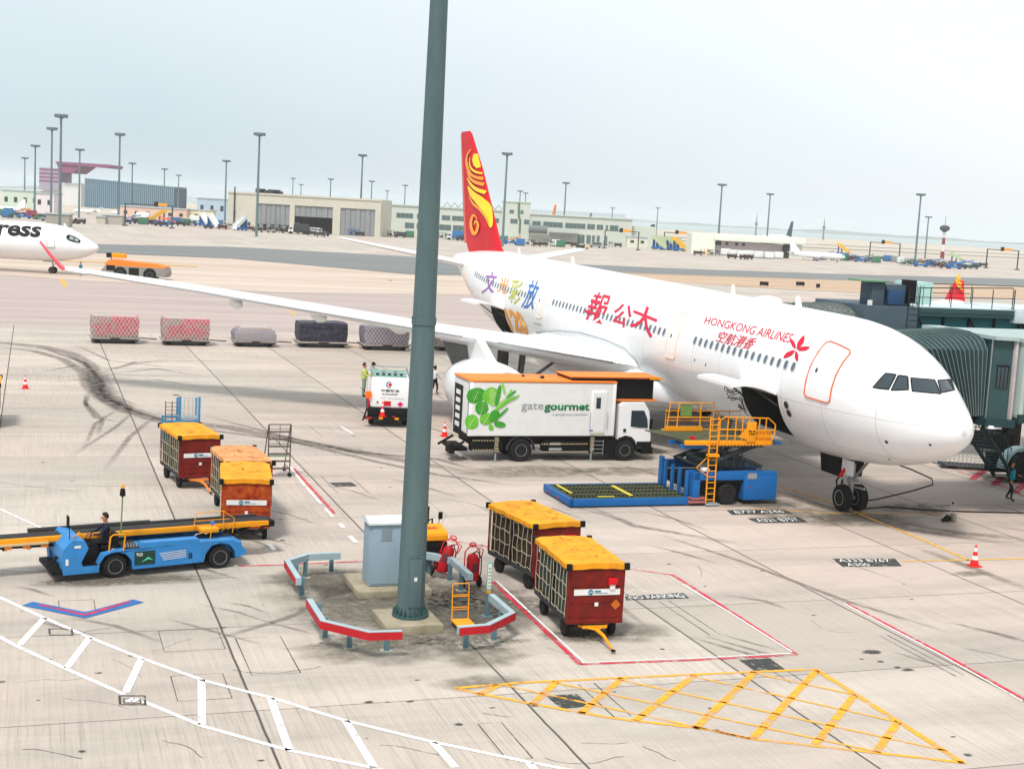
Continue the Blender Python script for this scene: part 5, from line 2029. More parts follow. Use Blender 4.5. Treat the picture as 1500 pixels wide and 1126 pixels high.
# rear upper frame
rail([(5.0, 2.4, 2.5), (5.1, 2.4, 3.75), (7.1, 2.4, 3.75), (7.1, 2.4, 2.5)])
rail([(5.0, 2.4, 3.15), (7.1, 2.4, 3.15)])
rail([(5.45, 2.4, 2.5), (5.5, 2.4, 3.75)]); rail([(6.5, 2.4, 2.5), (6.5, 2.4, 3.75)])
x.box(4.95, 6.6, 2.35, 2.45, 2.60, 2.78)
x.m(mat('green_panel', '#6f8f4a', .6, dirt=.4))
x.box(5.6, 6.1, 2.42, 2.44, 3.2, 3.68)
pg = x.build('platform_guardrail', Lo)
decal('TLD', BLACK, pg, FY @ Matrix.Translation((0, 0, .065)), 7.40, 7.71, 2.84, 3.02, bold=.03)
x = MB(YEL)
rail([(5.72, -.08, .12), (5.72, -.02, 3.55)], .03); rail([(6.08, -.08, .12), (6.08, -.02, 3.55)], .03)
for k_ in range(15):
    z_ = .25 + k_ * .23
    rail([(5.72, -.06, z_), (6.08, -.06, z_)], .02)
rail([(5.72, 0, 1.2), (5.3, .1, 1.5), (5.72, .1, 1.9)], .025)
x.box(5.68, 6.12, -.2, .1, 1.98, 2.08)
x.build('ladder', Lo)
x = MB(mat('pink_step', '#a3625c', .6, dirt=.4))
x.box(5.0, 5.7, -.1, .35, .12, .2, .01); x.box(5.1, 5.8, -.05, .3, .25, .31)
x.m(GREY)
x.box(5.7, 6.3, -.2, .25, .04, .1, .01)
x.build('step', Lo)
# ground crew equipment on the upper deck
x = MB(BLACK)
x.path([(6.3, .6, 3.3), (6.6, .7, 3.45), (7.0, .6, 3.3), (6.8, .5, 3.0)], .04, 6)
x.path([(8.0, .5, 2.6), (8.1, .6, 3.1), (8.2, .5, 3.3)], .04, 6)
x.build('control_lever', Lo)

# ================================================================== BELT LOADER
Bl = thing('belt_loader', 'blue belt loader driving across the apron with a long black conveyor', 'belt loader', .92, 39.95, R(12.5))
x = MB(LBLUE)
side = [(0, .22), (-.02, .62), (.02, .95), (.28, 1.22), (.62, 1.18), (.72, .95), (.52, .52), (.60, .36), (1.15, .36), (1.22, .62), (1.38, .74), (1.75, .78), (2.3, .78), (2.32, .98), (3.95, .98), (4.3, .88), (4.95, .88), (5.4, .74), (5.62, .48), (5.62, .36), (5.05, .34), (4.98, .62), (4.78, .78), (4.5, .80), (4.2, .7), (4.02, .34), (3.98, .24), (1.95, .2), (1.9, .5), (1.7, .68), (1.45, .68)]
outl = [(0, .22), (-.04, .62), (0, .95), (.25, 1.22), (.60, 1.16), (.70, .95), (.50, .55), (.55, .42), (.98, .42), (1.12, .72), (1.7, .80), (2.2, .80), (2.24, .98), (3.92, .98), (3.98, .88), (4.95, .86), (5.2, .76), (5.42, .52), (5.42, .38), (5.1, .30), (5.06, .52), (4.9, .72), (4.62, .80), (4.34, .74), (4.16, .52), (4.10, .26), (1.98, .22), (1.94, .5), (1.76, .70), (1.46, .78), (1.16, .68), (1.02, .48), (1.0, .22)]
for y0, y1 in ((0, .34), (1.5, 1.84)):
    x.prism(outl, 'y', y0, y1)
x.box(0.02, .5, .34, 1.5, .3, 1.0, .04)
x.box(2.25, 3.95, .34, 1.5, .3, .80)
x.box(4.3, 5.4, .34, 1.5, .4, .7)
x.prism([(-.02, .62), (.0, .95), (.25, 1.21), (.6, 1.15), (.66, .95), (.5, .8)], 'y', .34, 1.5)
bmesh.ops.bevel(x.bm, geom=[e for e in x.bm.edges if e.is_manifold and e.calc_face_angle(0) > 1.0], offset=.012, segments=1, affect='EDGES')
bb = x.build('body', Bl)
x = MB(BLACK)
x.box(.02, 5.3, .36, 1.48, .2, .42)
x.box(.55, 1.5, .05, 1.7, .36, .44)
x.prism([(.56, .44), (.98, .44), (1.1, .72), (1.05, .95), (.75, .95), (.55, .6)], 'y', .42, 1.5)
x.m(DGREY)
x.box(1.75, 2.2, .1, 1.4, .80, .84)
x.m(STEEL)
for k_ in range(5):
    x.tube((1.8 + k_ * .08, .15, .86), (1.9 + k_ * .08, .6, .86), .015)
x.m(BLACK)
x.box(-.28, .02, .05, 1.75, .22, .36, .04)
x.path([(-.3, .0, .32), (-.38, .2, .5), (-.1, .3, .7)], .05, 6)
x.build('cab_floor', Bl)
x = MB(WHITE2)
x.face([(.3, -.008, .98), (.48, -.008, .98), (.48, -.008, 1.05), (.3, -.008, 1.05)])
x.face([(.06, -.008, .5), (.14, -.008, .5), (.14, -.008, .68), (.06, -.008, .68)])
for k_ in range(5):
    u = 2.9 - k_ * .0
    x.prism([(2.75 + k_ * .03, .62 - k_ * .05), (3.55, .66 - k_ * .05), (3.55, .675 - k_ * .05), (2.75 + k_ * .03, .635 - k_ * .05)], 'y', -.008, -.002)
x.build('marking', bb, smooth=False)
x = MB(mat('plate_dark', '#1f3c34', .5, dirt=0))
x.box(2.02, 2.62, -.012, 0, .34, .74)
x.m(mat('plate_peak', '#5fd0a0', .5, dirt=0))
x.prism([(2.22, .42), (2.42, .56), (2.56, .46), (2.42, .50)], 'y', -.018, -.012)
np_ = x.build('maker_plate', bb, smooth=False)
decal('TLD', WHITE2, np_, FY @ Matrix.Translation((0, 0, .013)), 2.06, 2.26, .60, .69, bold=.03)
decal('208', BLACK, bb, FY @ Matrix.Translation((3.62, 0, .003)), 0, .12, .40, .58, bold=.02)
wheel(Bl, 1.48, .16, .34, .26, 'y', RIMP, hub=.6); wheel(Bl, 1.48, 1.68, .34, .26, 'y', RIMP, hub=.6)
wheel(Bl, 4.62, .16, .34, .26, 'y', RIMP, hub=.6); wheel(Bl, 4.62, 1.68, .34, .26, 'y', RIMP, hub=.6)
x = MB(BLACK)
x.tube((.55, .55, .9), (.8, .6, 1.12), .025)
x.path([(.84 + .17 * math.cos(a_) * .45, .6 + .17 * math.sin(a_), 1.15 + .17 * math.cos(a_) * .9) for a_ in [2 * math.pi * i / 14 for i in range(14)]], .016, 6, closed=True)
x.build('steering_wheel', Bl)
x = MB(BLACK)
x.box(1.15, 1.6, .38, .88, .78, .88, .03)
x.box(1.55, 1.66, .38, .88, .85, 1.22, .03)
x.build('seat', Bl)
x = MB(YEL)
x.path([(1.28, .02, .80), (1.32, .02, 1.22), (1.40, .02, 1.28), (1.7, .02, 1.28), (1.74, .02, 1.22), (1.70, .02, .80)], .022, 6)
x.path([(.3, .3, 1.2), (.5, .3, 1.36), (.7, .3, 1.2)], .02, 6)
x.build('grab_rail', Bl)
x = MB(mat('beacon_stem', '#6a8a4a', .5, dirt=.2))
x.tube((1.75, .5, 1.1), (1.78, .5, 2.35), .022)
x.m(BLACK)
x.lathe([(.03, 2.28), (.09, 2.32), (.07, 2.5), (.03, 2.54)], (1.78, .5, 0), n=12)
x.m(mat('beacon_amber', '#ff9a3a', .3, dirt=0))
x.lathe([(.055, 2.54), (.055, 2.62), (.02, 2.68)], (1.78, .5, 0), n=12)
x.build('beacon', Bl)
x = MB(BLACK)
x.tube((.22, .25, 1.2), (.22, .25, 1.6), .012)
x.box(.16, .19, .12, .40, 1.52, 1.88, .02)
x.build('mirror', Bl)
# conveyor: long boom on the far side
x = MB(YEL)
x.box(-2.2, 5.9, .95, 1.05, .98, 1.14, .01); x.box(-2.2, 5.9, 1.62, 1.70, .98, 1.12, .01)
x.box(4.2, 4.75, .55, .95, .98, 1.12, .03)
x.prism([(5.9, .98), (6.5, 1.0), (6.5, 1.12), (5.9, 1.14)], 'y', .95, 1.05)
for k_ in range(16):
    x.box(-2.0 + k_ * .5, -1.92 + k_ * .5, 1.05, 1.75, 1.0, 1.06)
x.m(mat('hazard_yellow', '#c9b58a'))
x.box(-2.2, -.2, .9, .95, .94, 1.0)
x.m(BLACK)
for k_ in range(9):
    x.box(-2.1 + k_ * .22, -1.98 + k_ * .22, 1.0, 1.6, .80 + .06 * (k_ % 3), .98, .01)
x.tube((-2.2, 1.3, .84), (.2, 1.3, .80), .05)
x.m(ORANGE)
for k_ in range(4):
    x.box(-1.9 + k_ * .5, -1.7 + k_ * .5, .93, 1.0, .84, .92)
cf = x.build('conveyor_frame', Bl)
BELTM = mat('belt_rubber', (.022, .022, .024), .7, dirt=.35, dcol=(.08, .075, .07), scale=3)
x = MB(BELTM)
x.box(-2.3, 6.6, 1.06, 1.60, 1.08, 1.15, .03)
x.m(DGREY)
x.box(-.6, 3.0, 1.72, 1.86, 1.10, 1.22, .04)
x.box(3.0, 6.4, 1.74, 1.84, 1.10, 1.18, .03)
x.build('conveyor_belt', Bl)
x = MB(BLACK)
x.tube((4.6, 1.2, .75), (5.4, 1.2, 1.05), .05); x.tube((4.6, 1.6, .75), (5.4, 1.6, 1.05), .05)
x.path([(5.3, 1.0, 1.0), (5.6, 1.0, .78), (6.1, 1.0, .76), (6.4, 1.0, 1.0)], .045, 6)
x.tube((5.2, 1.4, .6), (6.5, 1.4, 1.05), .06)
x.box(6.3, 6.72, .98, 1.8, .92, 1.12, .05)
x.build('lift_arm', Bl)
x = MB(YEL)
x.path([(4.05, .9, 1.05), (4.15, .9, 1.55), (5.0, .9, 1.55), (5.35, .9, 1.30), (5.3, .9, .85)], .014, 6)
x.path([(4.1, .9, 1.3), (5.2, .9, 1.3)], .012, 6)
x.path([(5.0, .9, 1.55), (5.02, .9, .95)], .014, 6)
x.path([(4.35, .2, .9), (4.4, .2, 1.35)], .012, 6)
x.m(LBLUE)
x.box(4.36, 4.46, .16, .26, 1.32, 1.42, .01)
x.build('guard_rail', Bl)

# ================================================================== STANDS AND STEPS
S_ = thing('stair_stand', 'blue and brown metal step stand behind the yellow roofed cart', 'step stand', 5.55, 61.2)
x = MB(mat('stand_blue', '#2c7fae', .5, dirt=.3))
for xx, yy, z_ in ((.0, 0, 1.25), (.62, 0, 2.3), (1.45, 0, 2.3), (0, 1.4, 1.25), (.62, 1.2, 2.1), (1.45, 1.2, 2.1)):
    x.box(xx - .045, xx + .045, yy - .045, yy + .045, 0, z_, .008)
for yy in (0, 1.3):
    x.box(0, 1.45, yy - .03, yy + .03, 1.18, 1.26); x.box(0, 1.45, yy - .03, yy + .03, .3, .38)
x.tube((0.05, 0, .4), (.6, 0, 1.2), .025); x.tube((.7, 0, 1.2), (1.4, 0, .4), .025); x.tube((.7, 0, .4), (1.4, 0, 1.2), .025)
x.build('frame', S_)
x = MB(mat('stand_brown', '#6b5048', .6, dirt=.4))
for xx in (.0, .28, .58):
    x.tube((xx, 0, 1.25), (xx, 0, 2.25 if xx > .5 else 2.1), .022)
x.path([(.3, 0, 2.38), (.52, 0, 2.38), (.58, 0, 2.3), (.58, 0, 1.3)], .022, 6)
for k_ in range(5):
    x.tube((0, 0, 1.35 + k_ * .17), (.58, 0, 1.35 + k_ * .17), .014)
x.build('rail', S_)
x = MB(GREY)
for k_ in range(9):
    x.tube((.66, 0, 1.35 + k_ * .11), (1.42, 0, 1.35 + k_ * .11), .011)
for k_ in range(4):
    x.tube((.8 + k_ * .18, 0, 1.3), (.8 + k_ * .18, 0, 2.25), .009)
x.box(.6, 1.45, -.02, 1.2, 1.28, 1.32)
x.build('platform', S_)
S2 = thing('step_ladder', 'brown metal step ladder on castors beside the carts', 'step ladder', 9.02, 54.7)
x = MB(mat('ladder_brown', '#5a4a44', .55, dirt=.4))
for xx in (0, .88):
    x.tube((xx, 0, .12), (xx, 0, 2.15), .026)
    x.tube((xx, 1.3, .12), (xx, 0.1, 2.1), .022)
    x.tube((xx, 0, .3), (xx, 1.2, .3), .02)
for k_ in range(6):
    z_ = .32 + k_ * .30
    x.box(0, .88, -.04, .16, z_, z_ + .035)
    x.tube((0, 0, z_ + .13), (.88, 0, z_ + .13), .012) if k_ > 2 else None
x.tube((0, 0, 2.14), (.88, 0, 2.14), .022)
x.tube((.44, 0, 1.3), (.44, 0, 2.1), .012)
x.build('frame', S2)
x = MB(mat('step_green', '#8fa884', .6, dirt=.4))
x.box(.03, .85, -.05, .15, .83, .87)
x.build('step', S2)
for xx in (0, .88):
    for yy in (0, 1.25):
        wheel(S2, xx, yy, .09, .05, 'y', DGREY)

# ================================================================== CARGO DOLLIES
def netted(label, px0, px1, pyb, h, cols, seed, kind=0):
    a0, b0 = at(px0, pyb)
    a1, _b = at(px1, pyb)
    L_ = a1 - a0
    t = thing('cargo_dolly', label, 'cargo dolly', a0, b0, 0, 'cargo dollies in a train under the wing')
    x = MB(DGREY)
    x.box(.1, L_ - .1, .1, 2.3, .22, .34)
    x.m(mat('dolly_grey', '#a39b93', .6, dirt=.5))
    x.box(0, L_, .0, 2.4, .34, .46, .02)
    x.m(BLACK)
    x.box(L_ * .4, L_ * .6, -.02, .02, .36, .44)
    x.build('deck', t)
    for xx in (.5, L_ - .5):
        for yy in (.3, 2.1):
            wheel(t, xx, yy, .20, .14, 'y', DGREY)
    x = MB(BLACK)
    x.tube((L_, 1.2, .36), (L_ + 1.3, 1.2, .30), .04)
    x.build('tow_bar', t)
    x = MB(cols[0])
    for c_ in cols[1:]:
        x.m(c_)
    b_ = bmesh.new()
    bmesh.ops.create_cube(b_, size=1)
    bmesh.ops.subdivide_edges(b_, edges=b_.edges[:], cuts=9, use_grid_fill=True)
    rd_ = random.Random(seed)
    for v in b_.verts:
        X, Y, Z = v.co.x * 2, v.co.y * 2, v.co.z * 2
        if kind == 1:
            k_ = 1 - .22 * max(0, Z) ** 1.5
        else:
            k_ = 1 - .02 * max(0, Z) ** 3 - .06 * max(0, -Z) ** 2
        if kind != 1:
            X, Y = X * (1 - .025 * abs(Y) ** 8), Y * (1 - .025 * abs(X) ** 8)
        X *= k_
        Y *= k_
        j = .035
        v.co = (L_ / 2 + X * (L_ / 2 - .05 + rd_.uniform(-j, j)), 1.2 + Y * (1.15 + rd_.uniform(-j, j)), .46 + (Z + 1) / 2 * (h - .46) + (rd_.uniform(-j, j) if Z > -.9 else 0))
    me = bpy.data.meshes.new('t_')
    b_.faces.ensure_lookup_table()
    for f in b_.faces:
        c = f.calc_center_median()
        u = c.x / L_
        if kind == 0 and len(cols) > 1:
            k_ = 1 if (u > .42 and c.z > .46 + (h - .46) * .75) or (.12 < u < .93 and .46 + (h - .46) * .15 < c.z < .46 + (h - .46) * .66) else 0
            if rd_.random() < .12:
                k_ = 1 - k_
            f.material_index = k_
        elif len(cols) > 1:
            f.material_index = 1 if c.z > .46 + (h - .46) * .9 else 0
    b_.to_mesh(me)
    b_.free()
    x.bm.from_mesh(me)
    bpy.data.meshes.remove(me)
    ld = x.build('wrapped_load', t)
    # net of diagonal cords
    if kind != 2:
        x = MB(mat('net_cord', '#cfc8c2', .8, dirt=.3))
        n_ = 13
        zt, zb = h, .5
        for s_ in (-1, 1):
            for k_ in range(-6, n_ + 6):
                pts = []
                for j in range(9):
                    f = j / 8
                    u = (k_ / n_) * L_ + s_ * (f - .5) * .9
                    if -.02 <= u <= L_ + .02:
                        sh = (1 - .22 * max(0, f * 2 - 1) ** 1.5) if kind == 1 else 1
                        pts.append((L_ / 2 + (u - L_ / 2) * sh, 1.2 - 1.23 * (1 - (1 - sh) * .9) - .02, zb + (zt - zb) * f))
                if len(pts) > 1:
                    x.path(pts, .014, 4)
            for k_ in range(-2, n_ + 2):
                pts = []
                for j in range(7):
                    f = j / 6
                    u = (k_ / n_) * L_ + s_ * (f - .5) * 1.1
                    if 0.1 <= u <= L_ - .1:
                        pts.append((L_ / 2 + (u - L_ / 2) * (.75 if kind == 1 else 1), 1.2 + (f - .5) * 2.2, zt + .03))
                if len(pts) > 1:
                    x.path(pts, .014, 4)
        x.build('cargo_net', ld, smooth=False)
    return t
PW = mat('shrink_white', '#a8928c', .5, dirt=.8, scale=6, dcol='#6d5f5c', bump=.6)
PP_ = mat('shrink_pink', '#b3344c', .5, dirt=.7, scale=6, dcol='#dba0a6', bump=.6)
PG = mat('shrink_grey', '#8d8794', .5, dirt=.8, scale=6, dcol='#4c4854', bump=.6)
PK = mat('wrap_black', '#232430', .45, dirt=.6, scale=3, dcol='#5a5a66', bump=.8)
PB = mat('wrap_brown', '#6d4a42', .6, dirt=.9, scale=5, dcol='#b09a92', bump=.6)
netted('first dolly of the train, tall load in pink and white wrap', 132, 204, 503, 1.95, (PW, PP_), 1)
netted('second dolly of the train, white edged load with pink middle', 237, 307, 506, 1.95, (PW, PP_), 2)
netted('dolly with low sloping grey netted load', 343, 404, 508, 1.42, (PG, PW), 3, 1)
netted('dolly with black sheeted load and wooden base', 437, 508, 509, 1.90, (PK,), 4, 2)
netted('dolly with grey netted load just left of the tall mast', 533, 598, 513, 1.75, (PG, PG), 5, 0)
netted('dolly with brown load under the wing right of the tall mast', 640, 676, 514, 1.35, (PB,), 6, 1)

# ================================================================== MAST, CABINET, GUARD RAILS
M_ = thing('lighting_mast', 'huge grey green lighting mast rising out of the picture in the foreground', 'lighting mast', 9.66, 34.72)
x = MB(POLE)
def mr(z_):
    return .375 - (.375 - .23) * (z_ / 16.4)
prof = [(mr(z_), z_) for z_ in (.32, 2, 4, 6, 8.15)]
x.lathe(prof, n=16)
x.lathe([(mr(8.1) + .025, 8.05), (mr(8.1) + .025, 8.25)], n=16)
x.lathe([(mr(z_), z_) for z_ in (8.2, 12, 16.4, 20, 24, 27.5)], n=16)
x.build('shaft', M_)
x = MB(POLE)
x.box(-.17, .17, -.385, -.33, .55, 1.9, .02)
x.tube((-.2, -.385, 1.92), (.2, -.385, 1.92), .012)
x.m(WHITE2)
x.box(-.04, .04, -.395, -.385, 1.28, 1.38)
x.build('access_door', M_)
x = MB(mat('flange_dark', '#3c5a5c', .5, dirt=.4))
x.lathe([(.47, .24), (.49, .24), (.49, .31), (.40, .31)], n=32)
for i in range(20):
    a_ = 2 * math.pi * i / 20
    c_, s_ = math.cos(a_), math.sin(a_)
    P_ = Vector((c_, s_, 0))
    q_ = Vector((-s_, c_, 0)) * .012
    x.face([P_ * .36 + q_ + Vector((0, 0, .31)), P_ * .48 + q_ + Vector((0, 0, .31)), P_ * .37 + q_ + Vector((0, 0, .55))])
    x.tube(tuple(P_ * .46 + Vector((0, 0, .3))), tuple(P_ * .46 + Vector((0, 0, .42))), .018, n=6)
x.build('base_flange', M_)
x = MB(CONC)
x.box(-.88, .66, -.95, .7, 0, .24, .02)
x.build('concrete_base', M_)
x = MB(STEEL)
x.lathe([(.5, 27.3), (1.3, 27.4), (1.3, 27.5), (.5, 27.5)], n=24)
for i in range(8):
    a_ = 2 * math.pi * i / 8
    x.box(1.2 * math.cos(a_) - .3, 1.2 * math.cos(a_) + .3, 1.2 * math.sin(a_) - .3, 1.2 * math.sin(a_) + .3, 26.9, 27.3)
x.build('lamp_ring', M_)
Kp = thing('electrical_cabinet', 'pale blue grey electrical cabinet on a concrete plinth behind the mast', 'cabinet', 9.22, 37.72)
x = MB(CONC)
x.box(-.42, 1.75, -.5, 1.55, 0, .2, .02)
x.build('plinth', Kp)
CB = mat('cabinet_blue', '#8ea3b0', .5, dirt=.35, scale=1.5, dcol='#6c7f88', streak=True)
x = MB(CB)
x.box(0, 1.15, 0, .85, .22, 2.05, .01)
x.box(.05, 1.1, -.02, .0, .28, 2.0, .006)
x.m(DGREY)
x.box(.02, 1.13, .02, .83, .2, .24)
x.build('body', Kp)
x = MB(mat('cabinet_top', '#d5d9da', .5, dirt=.2))
x.prism([(-.08, 2.02), (-.08, 2.08), (.42, 2.2), (.93, 2.08), (.93, 2.02)], 'x', -.08, 1.23)
x.build('roof', Kp)
x = MB(GREY)
for k_ in range(6):
    x.box(.32, .62, -.035, -.02, 1.58 + k_ * .055, 1.60 + k_ * .055)
x.box(.28, .66, -.03, -.02, 1.54, 1.56); x.box(.28, .66, -.03, -.02, 1.90, 1.92)
x.build('vent', Kp)
def guard(label, pxs, posts, red):
    P_ = [Vector((*at(X, Y, .68), .68)) for X, Y in pxs]
    c0 = P_[0]
    t = thing('guard_rail', label, 'guard rail', c0.x, c0.y, 0, 'guard rails around the mast')
    L_ = [p_ - Vector((c0.x, c0.y, 0)) for p_ in P_]
    x = MB(mat('rail_grey', '#a9bcc2', .4, .2, dirt=.3))
    ro = MB(red)
    def offs(pts, d):
        o_ = []
        for i, p_ in enumerate(pts):
            t_ = (pts[min(i + 1, len(pts) - 1)] - pts[max(i - 1, 0)])
            t_.z = 0
            t_.normalize()
            o_.append(p_ + Vector((t_.y, -t_.x, 0)) * d)
        return o_
    A0, A1 = offs(L_, .08), offs(L_, -.08)
    A2 = offs(L_, -.092)
    for i in range(len(L_) - 1):
        z0, z1_ = .50, .70
        def Z(p_, z_):
            return Vector((p_.x, p_.y, z_))
        x.face([Z(A0[i], z1_), Z(A1[i], z1_), Z(A1[i + 1], z1_), Z(A0[i + 1], z1_)])
        x.face([Z(A0[i], z0), Z(A0[i + 1], z0), Z(A0[i + 1], z1_), Z(A0[i], z1_)])
        x.face([Z(A1[i], z0), Z(A1[i], z1_), Z(A1[i + 1], z1_), Z(A1[i + 1], z0)])
        x.face([Z(A0[i], z0), Z(A1[i], z0), Z(A1[i + 1], z0), Z(A0[i + 1], z0)])
        ro.face([Z(A2[i], z0 - .01), Z(A2[i], z1_ - .01), Z(A2[i + 1], z1_ - .01), Z(A2[i + 1], z0 - .01)])
        ro.face([Z(A1[i], z0 - .01), Z(A2[i], z0 - .01), Z(A2[i + 1], z0 - .01), Z(A1[i + 1], z0 - .01)])
    for e in (0, -1):
        x.face([Vector((A0[e].x, A0[e].y, .5)), Vector((A1[e].x, A1[e].y, .5)), Vector((A1[e].x, A1[e].y, .7)), Vector((A0[e].x, A0[e].y, .7))])
        ro.face([Vector((A1[e].x, A1[e].y, .49)), Vector((A2[e].x, A2[e].y, .49)), Vector((A2[e].x, A2[e].y, .69)), Vector((A1[e].x, A1[e].y, .69))])
    bmesh.ops.remove_doubles(x.bm, verts=x.bm.verts, dist=.001)
    b_ = x.build('rail', t)
    ro.build('rail_face', b_, smooth=False)
    PG_ = mat('post_grey', '#5b7a84', .5, dirt=.3)
    for X, Y in posts:
        a_, bb_ = at(X, Y)
        x = MB(PG_)
        px_, py_ = a_ - c0.x, bb_ - c0.y
        x.box(px_ - .06, px_ + .06, py_ - .05, py_ + .05, .02, .56, .01)
        x.m(mat('plate_pale', '#a9a79a', .7, dirt=.4))
        x.box(px_ - .15, px_ + .15, py_ - .13, py_ + .13, 0, .025)
        for sx in (-1, 1):
            for sy in (-1, 1):
                x.tube((px_ + sx * .11, py_ + sy * .09, .02), (px_ + sx * .11, py_ + sy * .09, .06), .015, n=6)
        x.build('post', t)
    return t
zz = lambda X, Y: (400 + X / 3.947, 700 + Y / 3.947)
RG = mat('rail_red', '#b81c24', .5, dirt=.4)
guard('guard rail bending round the far left side behind the cabinet', [zz(*p_) for p_ in ((148, 582), (82, 478), (200, 440), (388, 432))], [zz(165, 680), zz(130, 605), zz(185, 575), zz(335, 545)], RG)
guard('long guard rail in front of the mast with the red face towards the camera', [zz(*p_) for p_ in ((745, 884), (560, 890), (290, 825), (210, 700))], [zz(655, 1000), zz(440, 982), zz(300, 925), zz(262, 842)], RG)
guard('guard rail wrapping the yellow hand trolley, red face outwards', [zz(*p_) for p_ in ((1262, 672), (1385, 778), (1240, 848), (1070, 862))], [zz(1312, 868), zz(1275, 940), zz(1112, 985)], RG)
guard('plain guard rail between the mast and the red extinguisher', [zz(*p_) for p_ in ((845, 428), (925, 438), (1035, 462), (1140, 555))], [zz(900, 555), zz(1020, 595), zz(1085, 650)], mat('rail_grey', '#a9bcc2'))

# ================================================================== SMALL EQUIPMENT BY THE MAST
def extinguisher(label, a, b, rot, tilt=0.0, lean=0.0):
    t = thing('wheeled_extinguisher', label, 'fire extinguisher', a, b, rot)
    t.rotation_euler = (tilt, lean, TH + rot)
    x = MB(mat('extinguisher_red', '#a80f1a', .4, dirt=.25, scale=4))
    x.lathe([(.02, .22), (.16, .24), (.18, .32), (.18, .88), (.14, 1.0), (.05, 1.05)], n=20)
    x.m(mat('ext_label', '#5a2a30', .5, dirt=0))
    x.box(-.08, .08, -.20, -.175, .55, .80)
    x.build('cylinder', t)
    x = MB(RED)
    x.path([(-.24, .05, .18), (-.24, .05, 1.1), (-.06, .05, 1.28), (.06, .05, 1.28), (.24, .05, 1.1), (.24, .05, .18)], .02, 6)
    x.tube((-.24, .05, .2), (.24, .05, .2), .02)
    x.path([(.1 * math.cos(a_), .05, 1.3 + .06 * math.sin(a_)) for a_ in [2 * math.pi * i / 10 for i in range(10)]], .02, 6, closed=True)
    x.path([(0.04, 0, 1.05), (.2, -.02, 1.2), (.33, 0, 1.15), (.28, 0, .9)], .018, 6)
    x.build('frame', t)
    x = MB(BLACK)
    x.path([(.0, 0, 1.06), (.1, -.1, 1.12), (.24, -.08, .9), (.27, -.05, .5), (.22, -.05, .3)], .018, 6)
    x.build('hose', t)
    wheel(t, -.27, .06, .17, .06, 'x', BLACK); wheel(t, .27, .06, .17, .06, 'x', BLACK)
    return t
extinguisher('upright red wheeled fire extinguisher with tall frame', 12.38, 37.9, R(8))
extinguisher('red wheeled extinguisher tipped over against the yellow tow tractor', 11.7, 39.0, R(-30), R(-14), R(14))
Tr = thing('hand_trolley', 'yellow folding hand trolley inside the guard rails', 'hand trolley', 10.92, 34.2)
x = MB(YEL)
x.path([(-.17, .25, .14), (-.17, .32, 1.08), (-.14, .32, 1.12), (.26, .32, 1.12), (.29, .32, 1.08), (.29, .25, .14)], .018, 6)
for z_ in (.42, .48, .78, .82):
    x.tube((-.17, .28, z_), (.29, .28, z_), .012)
x.build('handle', Tr)
x = MB(YEL)
x.box(-.2, .32, -.35, .28, .12, .17, .02)
x.build('deck', Tr)
for xx in (-.14, .26):
    for yy in (-.25, .2):
        wheel(Tr, xx, yy, .05, .03, 'x', BLACK)
Sg = thing('sign_post', 'thin post with narrow pale green and white board inside the guard rails', 'sign', 11.94, 35.06)
x = MB(mat('post_grey', '#5b7a84'))
x.box(-.05, .05, -.04, .04, 0, .85, .005)
x.box(-.14, .14, -.12, .12, 0, .025)
x.build('post', Sg)
x = MB(mat('board_green', '#7aa890', .5, dirt=.3))
x.box(-.07, .07, -.06, -.04, .75, 1.55, .004)
x.m(WHITE2)
x.box(-.05, .05, -.066, -.06, .8, 1.5)
x.m(mat('board_green', '#7aa890'))
for k_ in range(6):
    x.box(-.035, .035, -.072, -.066, .86 + k_ * .1, .90 + k_ * .1)
x.m(YEL)
x.box(-.06, .06, -.07, -.04, .68, .75)
x.build('board', Sg)
# tow tractor behind the mast
Tg = thing('tow_tractor', 'yellow topped black tow tractor parked behind the mast', 'tow tractor', 10.85, 39.75)
x = MB(BLACK)
x.box(0, 1.3, 0, 2.7, .35, .95, .05)
x.box(.05, 1.25, 1.6, 2.7, .9, 1.1, .05)
x.build('body', Tg)
x = MB(YEL)
x.prism([(-.02, .98), (-.02, 1.18), (.1, 1.28), (.85, 1.34), (.85, .98)], 'x', 0, 1.3)
bmesh.ops.bevel(x.bm, geom=x.bm.edges[:], offset=.03, segments=2, affect='EDGES')
yt = x.build('rear_cover', Tg)
decal('STAC', RED, yt, Matrix.Translation((0, .12, 1.305)) @ Matrix.Rotation(math.atan(.08), 4, 'X'), .45, 1.05, .1, .32, bold=.02)
x = MB(BLACK)
x.box(.45, .95, 1.0, 1.5, 1.0, 1.3, .05)
x.prism([(1.0, 1.3), (1.15, 1.3), (1.1, 1.8), (.98, 1.85)], 'x', .45, .95)
x.tube((.70, 1.1, 1.8), (.70, 1.1, 2.1), .012); x.box(.67, .73, 1.08, 1.12, 2.02, 2.12)
x.build('seat', Tg)
x = MB(BLACK)
x.tube((1.22, 1.0, 1.1), (1.28, .9, 1.5), .012); x.box(1.22, 1.36, .88, .91, 1.45, 1.68, .01)
x.path([(1.0, 1.2, 1.35), (1.12, 1.2, 1.4), (1.12, 1.2, 1.2)], .03, 6)
x.build('mirror', Tg)
for xx in (.12, 1.18):
    for yy in (.45, 2.2):
        wheel(Tg, xx, yy, .30, .2, 'x', mat('rim_brown', '#6d4a42', .6, dirt=.3))
